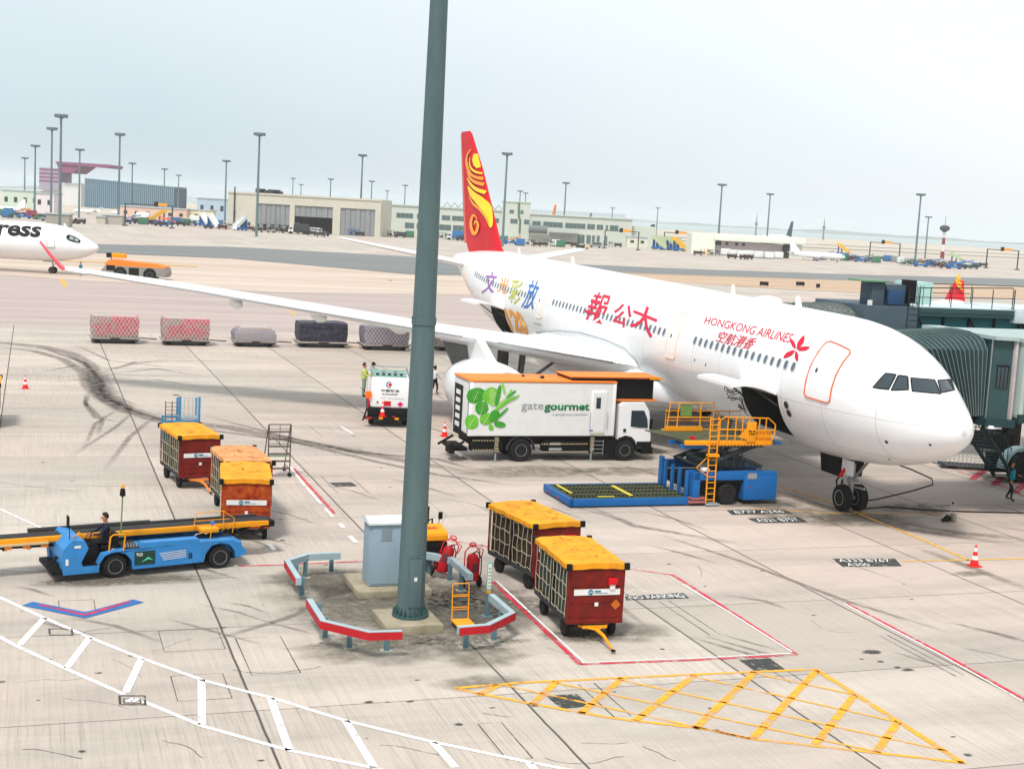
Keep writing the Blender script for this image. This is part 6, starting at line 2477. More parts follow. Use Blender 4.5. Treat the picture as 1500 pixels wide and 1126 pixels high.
# cage trolley, tow head, hoses near the nose
_p0, _p1 = at(1379, 686), at(1427, 689)
Cg = thing('cage_trolley', 'grey wire cage trolley under the airliner nose', 'cage trolley', _p0[0], _p0[1], math.atan2(_p1[1] - _p0[1], _p1[0] - _p0[0]))
x = MB(DGREY)
x.box(0, 2.6, 0, .9, .14, .22, .01)
x.path([(0, 0, .2), (-.9, .2, .32), (-1.1, .3, .3)], .03, 6)
x.build('frame', Cg)
x = MB(GREY)
for yy in (0, .9):
    x.wire(0.2, 2.6, yy, .2, 1.05, 12, 3, .009)
for k_ in range(5):
    x.tube((.2, .9 * k_ / 4, .2), (.2, .9 * k_ / 4, 1.05), .009); x.tube((2.6, .9 * k_ / 4, .2), (2.6, .9 * k_ / 4, 1.05), .009)
x.path([(.2, 0, 1.05), (1.2, .45, 1.4), (2.6, 0, 1.1)], .015, 6)
x.path([(.2, .9, 1.05), (1.2, .45, 1.4), (2.6, .9, 1.1)], .015, 6)
x.build('wire_cage', Cg)
for xx in (.6, 2.4):
    for yy in (.05, .85):
        wheel(Cg, xx, yy, .12, .06, 'y', DGREY)
tg_a, tg_b = at(1391, 764)
Cq = thing('wheel_chock_cart', 'small upright chock handle cart standing on the power cable', 'chock cart', tg_a, tg_b)
x = MB(STEEL)
x.path([(0, 0, .15), (0, 0, .75), (.05, 0, .86), (.12, 0, .86), (.16, 0, .75), (.16, 0, .15)], .014, 6)
x.m(BLACK)
x.lathe([(.01, -.02), (.05, -.02), (.05, .02), (.01, .02)], (.06, 0, .76), 'y', 10)
x.build('handle', Cq)
x = MB(mat('chock_body', '#8a8468', .7, dirt=.5))
x.box(.06, .22, -.12, .12, .02, .32, .02)
x.m(BLACK)
x.lathe([(.04, -.04), (.14, -.04), (.14, .04), (.04, .04)], (-.12, 0, .14), 'y', 12)
x.lathe([(.03, -.03), (.08, -.03), (.08, .03), (.03, .03)], (-.3, 0, .08), 'y', 10)
x.tube((-.4, 0, .08), (.1, 0, .1), .02)
x.build('base', Cq)
x = MB(BLACK)
pts = [Vector((*at(X, Y), .03)) for X, Y in ((1262, 746), (1300, 743), (1350, 747), (1410, 750), (1500, 752), (1560, 756))]
x.path(pts, .03, 8)
o = abobj(x.build('power_cable'))
tag(o, 'black cable lying on the apron from the nose wheel to the right', 'cable')

# ================================================================== JET BRIDGES
def bridge_canopy(t, a0, a1, ab_, b0, b1, z0, z1, folds, nm='bellows_canopy', m=None):
    """accordion hood; a0 = cab end, a1 = top end at the fuselage, ab_ = bottom end"""
    x = MB(m or CANVAS)
    rings = []
    for i in range(folds * 2 + 1):
        f = i / (folds * 2)
        w_ = .10 if i % 2 else -.04
        r_ = []
        sec = [(0, 0), (0, .35), (0, .7), (0, .86), (.04, .95), (.12, 1.0), (.3, 1.04), (.5, 1.05), (.7, 1.04), (.88, 1.0), (.96, .95), (1, .86), (1, .7), (1, .35), (1, 0)]
        for u, v in sec:
            aa = a0 + (a1 * min(v, 1) + ab_ * (1 - min(v, 1)) - a0) * f
            bb = b0 + u * (b1 - b0) + (w_ if u > .5 else -w_) * (1 if u in (0, 1) else .3)
            zz_ = z0 + v * (z1 - z0) + (w_ if v > .9 else 0) - .25 * f * (v > .9)
            r_.append(x.bm.verts.new((aa, bb, zz_)))
        rings.append(r_)
    for p_, q_ in zip(rings, rings[1:]):
        x.skin(p_, q_, close=False)
    bmesh.ops.recalc_face_normals(x.bm, faces=x.bm.faces[:])
    o = x.build(nm, t, smooth=False)
    x = MB(mat('fold_rib', '#6d7f7b', .7, dirt=.5))
    for i in range(1, folds * 2, 2):
        x.path([v for v in [Vector(c) for c in RINGC(a0, a1, ab_, b0, b1, z0, z1, i / (folds * 2))]], .017, 5)
    x.build('fold_rib', o)
    return o
def RINGC(a0, a1, ab_, b0, b1, z0, z1, f):
    out_ = []
    for u, v in ((0, 0), (0, .35), (0, .7), (0, .86), (.04, .95), (.12, 1.0), (.3, 1.04), (.5, 1.05), (.7, 1.04), (.88, 1.0), (.96, .95), (1, .86)):
        aa = a0 + (a1 * min(v, 1) + ab_ * (1 - min(v, 1)) - a0) * f
        out_.append((aa, b0 + u * (b1 - b0) + (-.12 if u == 0 else (.12 if u == 1 else 0)), z0 + v * (z1 - z0) + (.12 if v > .9 else 0) - .25 * f * (v > .9)))
    return out_
TUNW = mat('tunnel_panel', '#a9bab4', .5, dirt=.3, streak=True)
J1 = thing('jet_bridge', 'grey green jet bridge with folded bellows canopy against the airliner nose', 'jet bridge', 0, 0)
bridge_canopy(J1, 35.4, 31.9, 33.9, 44.85, 48.6, 4.15, 7.15, 15)
x = MB(TEAL)
x.prism([(35.4, 44.5), (36.12, 44.25), (36.12, 48.9), (35.4, 48.9)], 'z', 4.1, 7.2)
x.m(STEEL)
x.tube((35.42, 44.6, 4.1), (35.42, 44.6, 7.2), .05)
x.m(DTEAL)
x.prism([(35.2, 44.3), (36.3, 43.95), (36.3, 49.2), (35.2, 49.2)], 'z', 3.8, 4.1)
x.m(mat('roof_pale', '#9fb0ae', .5, dirt=.3))
x.prism([(35.3, 44.3), (36.2, 44.0), (36.2, 49.1), (35.3, 49.1)], 'z', 7.2, 7.34)
cabo = x.build('cab', J1)
x = MB(GLASS)
M1 = Matrix.Translation((35.58, 44.42, 5.75)) @ Matrix.Rotation(math.atan2(-.25, .72), 4, 'Z')
x.box(0, .44, -.03, .03, -.42, .42, .02, M=M1)
x.m(BLACK)
for k_ in range(4):
    x.box(.0 + k_ * .14, .02 + k_ * .14, -.05, -.03, -.42, .42, M=M1)
x.box(-.03, .47, -.06, -.03, .42, .47, M=M1)
x.build('cab_window', cabo)
x = MB(mat('portal_frame', '#b9aeb0', .5, dirt=.3))
x.box(36.14, 36.25, 44.1, 49.0, 4.1, 7.3, .02)
x.build('portal_frame', J1)
x = MB(TUNW)
n_ = 60
for i in range(n_):
    a_ = 36.38 + i * .26
    x.box(a_, a_ + .18, 43.9, 43.98, 4.35, 7.1)
x.box(36.38, 53, 43.98, 48.6, 4.2, 7.15)
x.m(DTEAL)
x.box(36.38, 53, 43.86, 48.7, 4.0, 4.32)
x.m(mat('roof_pale', '#9fb0ae'))
x.box(36.3, 53, 43.7, 48.8, 7.15, 7.30)
x.m(BLACK)
for i in range(40):
    for k_ in range(3):
        x.box(36.55 + i * .26, 36.62 + i * .26, 43.885, 43.90, 5.05 + k_ * .42, 5.32 + k_ * .42)
x.build('tunnel', J1)
for q_ in (1467, 1480):
    _a, _b = at(q_, 688)
    part('support_leg', BLACK, J1, lambda x: x.box(_a - .14, _a + .14, _b - .14, _b + .14, 0, 4.1, .02))
# drive bogie seen below the bridge, farther along
bx_, by_ = at(1492, 706)
x = MB(DTEAL)
x.box(bx_ - .6, bx_ + 3, by_ - .2, by_ + .8, 1.0, 1.3, .03)
x.box(bx_ + .5, bx_ + .9, by_ - .1, by_ + .5, 1.0, 4.2)
x.m(mat('guard_pale', '#8aa3a8', .5, dirt=.4))
pts = [(bx_ + 1.0 * math.cos(a_) , .65 + 1.0 * math.sin(a_)) for a_ in [math.pi * i / 10 for i in range(11)]]
pts += [(bx_ + .9 * math.cos(a_), .65 + .9 * math.sin(a_)) for a_ in [math.pi * (10 - i) / 10 for i in range(11)]]
x.prism(pts, 'y', by_ - .2, by_ + .4)
x.m(BLACK)
x.box(bx_ - 1.7, bx_ - .7, by_ + .3, by_ + 1.5, 1.5, 2.2, .03)
x.box(bx_ - .9, bx_ + 2.6, by_ + .8, by_ + 1.4, .3, 1.2, .03)
x.build('drive_bogie', J1)
wheel(J1, bx_ + .0, by_ - .0, .68, .45, 'y', DGREY); wheel(J1, bx_ + 1.5, by_ + .2, .68, .45, 'y', DGREY)
# service stairs
ta, tb = at(1424, 622, 3.3)
ba, bb_ = at(1470, 697, 0.05)
Tt, Bt = Vector((ta, tb, 3.3)), Vector((ba, bb_, .05))
dirv = (Bt - Tt)
hn = Vector((-dirv.y, dirv.x, 0)).normalized() * .45
x = MB(DTEAL)
for s_ in (-1, 1):
    x.path([Tt + hn * s_, Bt + hn * s_], .09, 6)
    x.path([Tt + hn * s_ + Vector((0, 0, 1.0)), Bt + hn * s_ + Vector((0, 0, 1.0))], .03, 6)
    for k_ in range(9):
        p_ = Tt + dirv * (k_ / 8) + hn * s_
        x.path([p_, p_ + Vector((0, 0, 1.0))], .02, 5)
for k_ in range(15):
    p_ = Tt + dirv * ((k_ + .5) / 15)
    d_ = Vector((dirv.x, dirv.y, 0)).normalized() * .13
    x.face([p_ + hn + d_, p_ - hn + d_, p_ - hn - d_, p_ + hn - d_])
x.build('service_stair', J1)
x = MB(mat('bridge_lamp', (.8, .85, .9), .3, dirt=0))
x.box(35.3, 35.9, 44.2, 44.45, 3.72, 3.85, .02)
x.m(BLACK)
x.box(36.1, 36.5, 44.1, 44.4, 3.5, 3.78, .03)
x.box(34.0, 35.3, 44.9, 45.1, 3.95, 4.1, .02)
x.build('under_lamp', J1)

J2 = thing('jet_bridge', 'farther teal jet bridge with roof walkway and railing above the airliner', 'jet bridge', 0, 0)
bridge_canopy(J2, 37.0, 32.6, 33.9, 56.4, 60.2, 4.3, 7.35, 8, m=mat('canopy_dark', '#3d4444', .8, dirt=.8, scale=8, dcol='#8a8f88', bump=.6))
x = MB(mat('cab_slate', '#46555f', .5, dirt=.3))
x.box(37.0, 40.0, 56.0, 60.4, 4.3, 7.65, .04)
x.m(mat('teal_wall', '#1f5f66', .55, dirt=.3, streak=True))
x.box(40.0, 62, 56.6, 60.0, 4.5, 7.2)
x.m(BLACK)
for k_ in range(14):
    a_ = 40.3 + k_ * 1.5
    x.box(a_, a_ + .10, 56.5, 56.6, 4.5, 7.2)
    if k_ % 2 == 0:
        x.tube((a_ + .1, 56.52, 7.1), (a_ + 1.5, 56.52, 5.0), .04, n=5)
x.m(TEAL)
x.box(40.0, 62, 56.3, 60.2, 7.2, 7.62, .02)
x.box(40.2, 62, 56.28, 56.3, 7.38, 7.44)
x.m(mat('deck_white', '#c3cfd2', .6, dirt=.3))
x.box(40.0, 45.8, 56.35, 60.2, 7.62, 7.66)
x.box(45.8, 62, 56.2, 60.3, 7.0, 7.72, .03)
x.build('tunnel', J2)
x = MB(mat('cab_slate', '#46555f'))
x.box(37.6, 38.3, 56.4, 57.4, 7.65, 8.75, .03); x.box(38.5, 39.9, 56.6, 58.2, 7.65, 8.65, .03)
x.m(mat('green_lid', '#5f8f6a', .5, dirt=.3))
x.box(37.0, 38.4, 56.2, 57.6, 8.75, 8.82)
x.m(BLACK)
x.box(39.6, 40.0, 56.3, 57.0, 7.8, 8.9, .02)
x.m(mat('pale_teal_box', '#a9cbc2', .5, dirt=.2))
x.box(41.0, 42.3, 58.2, 59.6, 7.66, 8.75, .03)
x.m(mat('blue_box', '#2b4a6e', .5, dirt=.2))
x.box(38.5, 39.4, 56.35, 56.6, 7.7, 8.4, .02)
x.build('roof_equipment', J2)
x = MB(mat('rail_dark', '#1c2c30', .5, dirt=.2))
def rl(p_, r_=.028):
    x.path(p_, r_, 6)
rl([(40.2, 56.4, 7.65), (40.2, 56.4, 8.55), (45.6, 56.4, 8.72), (45.8, 56.4, 8.6), (45.8, 56.4, 7.65)])
rl([(40.2, 56.4, 8.1), (45.8, 56.4, 8.2)], .022)
rl([(40.2, 59.9, 8.1), (45.8, 59.9, 8.2)], .022); rl([(40.2, 59.9, 8.6), (50.8, 59.9, 8.7)], .022)
for k_ in range(5):
    rl([(40.9 + k_ * 1.2, 56.4, 7.65), (40.9 + k_ * 1.2, 56.4, 8.6)], .024)
    rl([(40.7 + k_ * 1.3, 59.9, 7.65), (40.7 + k_ * 1.3, 59.9, 8.6)], .02)
for k_ in range(6):
    rl([(40.0 + k_ * .18, 57.0, 7.65), (40.0 + k_ * .18, 57.0, 8.65)], .016)
rl([(39.4, 56.0, 5.5), (39.4, 56.0, 8.5), (40.0, 56.0, 8.5), (40.0, 56.0, 5.5)])
for k_ in range(10):
    rl([(39.4, 56.0, 5.6 + k_ * .28), (40.0, 56.0, 5.6 + k_ * .28)], .014)
x.build('roof_railing', J2)
x = MB(BLACK)
x.box(47, 47.5, 57, 59.5, 0, 4.5); x.box(60, 60.5, 57, 59.5, 0, 4.5)
x.box(40, 62, 57.5, 59, 4.2, 4.5)
x.m(WHITE2)
x.box(37.2, 37.4, 56.0, 56.1, 7.66, 7.9)
x.build('support_leg', J2)

# ================================================================== PEOPLE
def person(label, a, b, rot, joints, top, legs, z=0.0, vest=None, hair=HAIR, name='person'):
    """joints: dict of points (metres, feet at z=0, facing -y); one skinned body"""
    t = thing(name, label, 'person', a, b, rot, None, z)
    J = {k_: Vector(v) for k_, v in joints.items()}
    V, E, Rr = [], [], []
    idx = {}
    def add(n_, p_, r_, par=None):
        idx[n_] = len(V)
        V.append(p_)
        Rr.append(r_)
        if par is not None:
            E.append((idx[par], idx[n_]))
    add('pelvis', J['pelvis'], .125)
    add('waist', J['pelvis'].lerp(J['chest'], .45), .12, 'pelvis')
    add('chest', J['chest'], .135, 'waist')
    add('neckb', J['chest'].lerp(J['neck'], .7), .085, 'chest')
    add('neck', J['neck'], .055, 'neckb')
    add('headb', J['neck'].lerp(J['head'], .45), .065, 'neck')
    add('head', J['head'], .095, 'headb')
    add('crown', J['head'] + Vector((0, 0, .075)), .075, 'head')
    for s_ in 'LR':
        add('sh' + s_, J['sh' + s_], .058, 'chest')
        add('el' + s_, J['el' + s_], .042, 'sh' + s_)
        add('wr' + s_, J['wr' + s_], .028, 'el' + s_)
        d = (J['wr' + s_] - J['el' + s_]).normalized()
        pal = J['wr' + s_] + d * .06
        add('palm' + s_, pal, .03, 'wr' + s_)
        side_ = d.cross(Vector((0, 1, 0)))
        side_ = side_.normalized() if side_.length > .1 else Vector((1, 0, 0))
        for q_ in range(4):
            o_ = side_ * (q_ - 1.5) * .020
            ln = (.06, .072, .068, .052)[q_]
            add('f%s%d' % (s_, q_), pal + d * .035 + o_, .0095, 'palm' + s_)
            add('g%s%d' % (s_, q_), pal + d * (.035 + ln * .6) + o_ + Vector((0, -.012, -.004)), .009, 'f%s%d' % (s_, q_))
            add('h%s%d' % (s_, q_), pal + d * (.035 + ln) + o_ + Vector((0, -.03, -.012)), .008, 'g%s%d' % (s_, q_))
        add('t' + s_, pal + side_ * .045 + Vector((0, -.02, 0)), .010, 'palm' + s_)
        add('u' + s_, pal + side_ * .055 + d * .03 + Vector((0, -.03, 0)), .009, 't' + s_)
        add('hip' + s_, J['hip' + s_], .095, 'pelvis')
        add('kn' + s_, J['kn' + s_], .065, 'hip' + s_)
        add('an' + s_, J['an' + s_], .042, 'kn' + s_)
        fd = J.get('toe' + s_, J['an' + s_] + Vector((0, -.17, -.05)))
        add('toe' + s_, fd, .038, 'an' + s_)
    me = bpy.data.meshes.new('b_')
    me.from_pydata([tuple(v) for v in V], E, [])
    o = bpy.data.objects.new('b_', me)
    COL.objects.link(o)
    sk = o.modifiers.new('s', 'SKIN')
    for i, r_ in enumerate(Rr):
        me.skin_vertices[0].data[i].radius = (r_ * (1.25 if i in (0, 1, 2) else 1), r_)
    me.skin_vertices[0].data[0].use_root = True
    ss = o.modifiers.new('u', 'SUBSURF')
    ss.levels = ss.render_levels = 2
    dg = bpy.context.evaluated_depsgraph_get()
    nm = bpy.data.meshes.new_from_object(o.evaluated_get(dg))
    bpy.data.objects.remove(o)
    nm.name = 'body'
    nm.materials.clear()
    for m_ in (top, legs, SKIN, BLACK):
        nm.materials.append(m_)
    segs = []
    for (i, j) in E:
        inv = {v: k_ for k_, v in idx.items()}
        n1 = inv[j]
        kind = 0
        if n1[:2] in ('hi', 'kn', 'an') and n1 != 'headb':
            kind = 1
        if n1.startswith('toe'):
            kind = 3
        if n1 in ('neck', 'head', 'headb', 'crown') or n1[:4] == 'palm' or n1[0] in 'fgtuh' and n1[:3] != 'hip' and n1[:3] != 'toe':
            kind = 2
        segs.append((V[i], V[j], kind))
    for f in nm.polygons:
        c = f.center
        best, bk = 9, 0
        for p_, q_, kd in segs:
            l2 = (q_ - p_).length_squared
            u = max(0, min(1, (c - p_).dot(q_ - p_) / l2)) if l2 else 0
            d = (p_ + (q_ - p_) * u - c).length
            if kd == 2:
                d *= .92
            if d < best:
                best, bk = d, kd
        if c.z < J['pelvis'].z - .02 and bk == 0 and (c - J['pelvis']).length < .35:
            bk = 1
        if bk == 2 and c.z < J['neck'].z - .01 and (c - J['neck']).length < .22:
            bk = 0
        f.material_index = bk
        f.use_smooth = True
    bo = bpy.data.objects.new('body', nm)
    COL.objects.link(bo)
    bo.parent = t
    # face details and hair
    h = J['head']
    x = MB(hair)
    b_ = bmesh.new()
    bmesh.ops.create_uvsphere(b_, u_segments=16, v_segments=12, radius=.110)
    for v in b_.verts:
        v.co.z *= 1.12
        if v.co.y < -.03 and v.co.z < .05:
            v.co.y = -.03
        if v.co.z < -.06:
            v.co.z = -.06
    x.add(b_, Matrix.Translation(h + Vector((0, .012, .045))))
    x.build('hair', t)
    x = MB(SKIN)
    x.lathe([(.004, -.125), (.016, -.10), (.012, -.07)], (h.x, h.y, h.z - .005), 'y', 8)
    for s_ in (-1, 1):
        x.box(h.x + s_ * .100 - .012, h.x + s_ * .100 + .012, h.y - .015, h.y + .02, h.z - .035, h.z + .03, .008)
    x.m(BLACK)
    for s_ in (-1, 1):
        x.box(h.x + s_ * .034 - .012, h.x + s_ * .034 + .012, h.y - .108, h.y - .09, h.z + .012, h.z + .024)
    x.m(mat('lips', '#8a4a40', .6, dirt=0))
    x.box(h.x - .022, h.x + .022, h.y - .104, h.y - .085, h.z - .052, h.z - .044)
    x.build('face', t)
    if vest:
        x = MB(vest)
        c_, p_ = J['chest'], J['pelvis']
        r1 = []
        for f, w_, dp in ((0.05, .185, .155), (.4, .175, .15), (.75, .20, .16), (1.08, .20, .15), (1.25, .12, .10)):
            q_ = p_.lerp(c_, f)
            r1.append(x.ring(q_, Vector((1, 0, 0)), Vector((0, 1, 0)), dp, 20, w_))
        for A_, B_ in zip(r1, r1[1:]):
            x.skin(A_, B_)
        x.build('vest', t)
    return t
def stand(**k):
    J = dict(pelvis=(0, 0, .93), chest=(0, 0, 1.30), neck=(0, 0, 1.47), head=(0, -.01, 1.60), shL=(-.19, 0, 1.39), shR=(.19, 0, 1.39), elL=(-.25, .02, 1.11), elR=(.25, .02, 1.11),
             wrL=(-.25, -.06, .88), wrR=(.25, -.06, .88), hipL=(-.09, 0, .88), hipR=(.09, 0, .88), knL=(-.10, -.01, .48), knR=(.10, -.01, .48), anL=(-.11, .03, .08), anR=(.11, .03, .08))
    J.update(k)
    return J
NAVY = mat('navy_cloth', '#1a2030', .8, dirt=.2)
WSH = mat('white_shirt', '#c9cdd0', .8, dirt=.1)
TEALV = mat('teal_vest', '#15808a', .7, dirt=.1)
LIMEV = mat('lime_vest', '#b4bd6a', .7, dirt=.2)
GTRO = mat('green_trousers', '#7d8f84', .8, dirt=.2)
a_, b_ = at(1478, 733)
person('person in teal vest and dark trousers walking near the bridge stairs', a_, b_, R(35), stand(knL=(-.10, -.12, .50), anL=(-.11, -.10, .10), anR=(.11, .18, .12), elR=(.30, -.02, 1.14), wrR=(.22, -.22, 1.12), elL=(-.27, .08, 1.12)), NAVY, NAVY, vest=TEALV)
a_, b_ = at(637, 578)
person('person in white shirt and black trousers partly behind the tall mast', a_ - .05, b_, R(120), stand(knL=(-.1, -.15, .5), anL=(-.11, -.1, .1), anR=(.11, .2, .14), elL=(-.22, -.1, 1.12), wrL=(-.18, -.28, 1.0)), WSH, BLACK)
person('person in pale green vest standing on the side of the fuel truck', 16.0, 68.3, R(60), stand(elL=(-.24, -.14, 1.15), wrL=(-.2, -.36, 1.12), elR=(.24, -.14, 1.15), wrR=(.2, -.36, 1.14)), LIMEV, GTRO, z=1.35, vest=LIMEV)
person('person with dark hair half hidden behind the fuel truck top rail', 17.25, 71.6, R(180), stand(), WSH, NAVY, z=1.0)
a_, b_ = at(118, 404)
person('tiny person in teal jacket under the far airliner nose', a_, b_, R(40), stand(), TEALV, TEALV)
sx, sy = 1.35, .63
dv = person('driver in dark uniform seated on the blue belt loader, hands on the wheel', .92, 39.95, 0,
            dict(pelvis=(1.33, .63, .98), chest=(1.37, .63, 1.34), neck=(1.34, .63, 1.52), head=(1.31, .63, 1.66), shL=(1.34, .44, 1.43), shR=(1.34, .82, 1.43), elL=(1.14, .40, 1.24), elR=(1.14, .86, 1.24),
                 wrL=(.94, .50, 1.22), wrR=(.94, .74, 1.22), hipL=(1.30, .54, .96), hipR=(1.30, .72, .96), knL=(.92, .50, .98), knR=(.92, .76, .98), anL=(.86, .50, .56), anR=(.86, .76, .56), toeL=(.70, .50, .50), toeR=(.70, .76, .50)), NAVY, BLACK)
dv.rotation_euler = (0, 0, TH + R(12.5))
for ch in dv.children:
    if ch.name.startswith('face'):
        hh = Vector((1.31, .63, 1.66))
        Mx = Matrix.Translation(hh) @ Matrix.Rotation(-math.pi / 2, 4, 'Z') @ Matrix.Translation(-hh)
        ch.data.transform(Mx)
    if ch.name.startswith('hair'):
        hh = Vector((1.31, .63, 1.66))
        Mx = Matrix.Translation(hh) @ Matrix.Rotation(-math.pi / 2, 4, 'Z') @ Matrix.Translation(-hh)
        ch.data.transform(Mx)

# ================================================================== FAR SIDE OF THE AIRPORT
def hor(px):
    return 324.3 + (px - 995) * .0553
def far(name, label, cat, px, dist, rot=0.0, group=None):
    o = bpy.data.objects.new(name, None)
    COL.objects.link(o)
    X, Y = wxy(px, dist)
    o.location = (X, Y, 0)
    o.rotation_euler = (0, 0, rot)
    return tag(o, label, cat, group)
# floodlight masts
proto = None
MAST = [(36, 233, 24, 'hazy mast at the far left edge of the picture'), (51, 216, 26, 'mast second from the left edge'), (75, 192, 30, 'mast just left of the tallest far mast'), (88, 174, 30, 'tallest of the far masts, above the white airliner nose'),
        (116, 221, 26, 'mast in front of the pink roofed hangar'), (174, 199, 30, 'mast before the corrugated building'), (193, 240, 24, 'short mast behind the corrugated building'), (240, 248, 24, 'short mast over the right end of the corrugated building'), (261, 257, 22, 'faint tiny mast between the corrugated building and the cream hangar'),
        (330, 236, 26, 'mast touching the left corner of the cream hangar'), (377, 197, 30, 'tall mast standing before the first door of the cream hangar'), (428, 261, 26, 'mast rising behind the cream hangar roof above its first pillar'), (440, 270, 22, 'smaller mast beside the one above the hangar first pillar'), (483, 262, 24, 'mast behind the hangar roof above its open door'),
        (528, 227, 30, 'mast above the right end of the cream hangar'), (543, 265, 24, 'small mast just right of the cream hangar tall mast'), (566, 279, 22, 'faint mast above the low green roofed building'), (592, 271, 24, 'mast just left of the big foreground mast'), (738, 224, 30, 'tall mast right of the red tail fin'),
        (760, 279, 24, 'left one of the twin masts behind the office tower'), (768, 282, 24, 'right one of the twin masts behind the office tower'), (826, 267, 26, 'mast behind the office building between the two aircraft tails'), (896, 304, 18, 'short two tier mast above the office building right end'), (962, 304, 20, 'mast right of the parked aircraft with dark tail'),
        (1053, 270, 26, 'tall mast before the low white terminal'), (1124, 284, 26, 'mast behind the low white terminal'), (1343, 286, 26, 'tallest mast on the right side of the field'), (1357, 318, 20, 'shorter mast beside the tallest mast on the right')]
for px, py, Hh, lb in MAST:
    d = FPX * (Hh - CAM_H) / (hor(px) - py)
    X, Y = wxy(px, d)
    lab = 'grey floodlight mast: ' + lb
    if proto is None:
        proto = far('floodlight_mast', lab, 'floodlight mast', px, d, 0, 'floodlight masts across the field')
        x = MB(mat('far_mast', '#5f7378', .6, dirt=0))
        x.lathe([(.42, 0), (.36, .45), (.26, .97)], n=8)
        x.build('shaft', proto)
        x = MB(mat('far_mast', '#5f7378'))
        for i in range(8):
            a_ = 2 * math.pi * i / 8
            x.box(1.35 * math.cos(a_) - .35, 1.35 * math.cos(a_) + .35, 1.35 * math.sin(a_) - .35, 1.35 * math.sin(a_) + .35, .965, .992)
        x.lathe([(.4, .955), (1.7, .975), (1.7, .982), (.4, .985)], n=12)
        x.build('lamp_ring', proto)
        proto.scale = (1, 1, Hh)
    else:
        o = dup(proto, loc=(X, Y, 0), rz=0, label=lab)
        o.scale = (1, 1, Hh)
# cream hangar
Hg = far('hangar', 'cream aircraft hangar with three large doors across the field', 'hangar', 446, 488)
w2 = 26.6
HW = mat('hangar_wall', '#c6c1b2', .8, dirt=.25, scale=.08)
x = MB(HW)
k_ = 488 / FPX
def hx(px):
    return (px - 446) * k_
bays = [(hx(377), hx(425)), (hx(432), hx(487)), (hx(498), hx(548))]
xs_ = [hx(336)] + [v for b_ in bays for v in b_] + [hx(556)]
for i in range(0, len(xs_), 2):
    x.box(xs_[i], xs_[i + 1], 0, 1.2, 0, 9.3)
x.box(hx(336), hx(556), 0, 1.2, 9.3, 12.8)
x.box(hx(336), hx(336) + .6, 1.2, 40, 0, 12.8); x.box(hx(556) - .6, hx(556), 1.2, 40, 0, 12.8)
x.box(hx(336) - .3, hx(556) + .3, -.3, 0, 12.3, 12.9)
x.build('wall', Hg)
x = MB(mat('hangar_roof', '#9aa6a2', .7, dirt=.2))
x.box(hx(336) + .6, hx(556) - .6, 1.2, 40, 12.4, 12.8)
x.m(DGREY)
for q_, w_, h_ in ((370, 3, 1.6), (378, 2, 1.2), (388, 4, 1.5), (396, 3, 1.0)):
    x.box(hx(q_), hx(q_) + w_, 6, 9, 12.8, 12.8 + h_)
x.build('roof', Hg)
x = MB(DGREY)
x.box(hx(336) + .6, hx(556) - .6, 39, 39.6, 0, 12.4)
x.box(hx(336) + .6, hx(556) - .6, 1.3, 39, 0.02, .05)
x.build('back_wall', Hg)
DM = mat('door_grey', '#8f9394', .6, .3, dirt=.2, scale=.3)
for i, (b0, b1) in enumerate(bays):
    x = MB(DM)
    z0 = (2.3, 5.6, .1)[i]
    n_ = 7
    for j in range(n_):
        u0, u1 = b0 + (b1 - b0) * j / n_, b0 + (b1 - b0) * (j + 1) / n_
        yy = .35 if j % 2 else .5
        x.box(u0 + .04, u1 - .04, yy, yy + .2, z0, 9.25)
    if i == 0:
        for j in range(4):
            x.box(b0 + 1 + j * 2.6, b0 + 2.4 + j * 2.6, .6, .8, .1, 2.3)
    x.m(mat('door_seam', '#5a5f60', .6, dirt=0))
    for j in range(1, n_):
        u0 = b0 + (b1 - b0) * j / n_
        x.box(u0 - .05, u0 + .05, .3, .34, z0, 9.25)
    x.build('hangar_door', Hg)
x = MB(DGREY)
x.box(hx(345), hx(347), -.1, 0, 4, 6.5); x.tube((hx(345.5), -.3, 2), (hx(345.5), -.3, 14.5), .25)
x.box(hx(365), hx(369), -.1, 0, 1.5, 2.6)
x.build('window', Hg)
# low office building
O_ = far('office_building', 'long pale green two storey airport office building with a square tower', 'office building', 757, 560)
k_ = 560 / FPX
ox = lambda px: (px - 757) * k_
OW = mat('office_wall', '#c2c8bd', .8, dirt=.2, scale=.08)
x = MB(OW)
x.box(ox(556), ox(735), 0, 30, 0, 11.2); x.box(ox(776), ox(925), 0, 30, 0, 10.6); x.box(ox(735), ox(776), -.6, 30, 0, 15.0)
x.box(ox(925), ox(962), 4, 26, 0, 8.2)
x.build('wall', O_)
x = MB(mat('office_roof', '#b9c4b4', .8, dirt=.2))
x.box(ox(556) - .5, ox(735), -.5, 30.5, 11.2, 11.7); x.box(ox(776), ox(925) + .5, -.5, 30.5, 10.6, 11.0); x.box(ox(735) - .3, ox(776) + .3, -.9, 30.3, 15.0, 15.4)
x.m(mat('roof_rail', '#7d8f8c', .6, dirt=0))
for j in range(60):
    u = ox(778) + j * (ox(915) - ox(778)) / 59
    x.tube((u, 2, 11.0), (u, 2, 12.5), .06, n=4)
for z_ in (11.8, 12.5):
    x.tube((ox(778), 2, z_), (ox(915), 2, z_), .06, n=4)
x.m(mat('truss_green', '#5f8a70', .6, dirt=0))
for j in range(9):
    u = ox(560) + j * 3.0 + ox(648) - ox(560)
    x.path([(u, 8, 11.7), (u + 1.5, 8, 13.6), (u + 3, 8, 11.7)], .15, 4)
x.build('roof', O_)
OG = mat('office_window', (.07, .12, .12), .2, dirt=0)
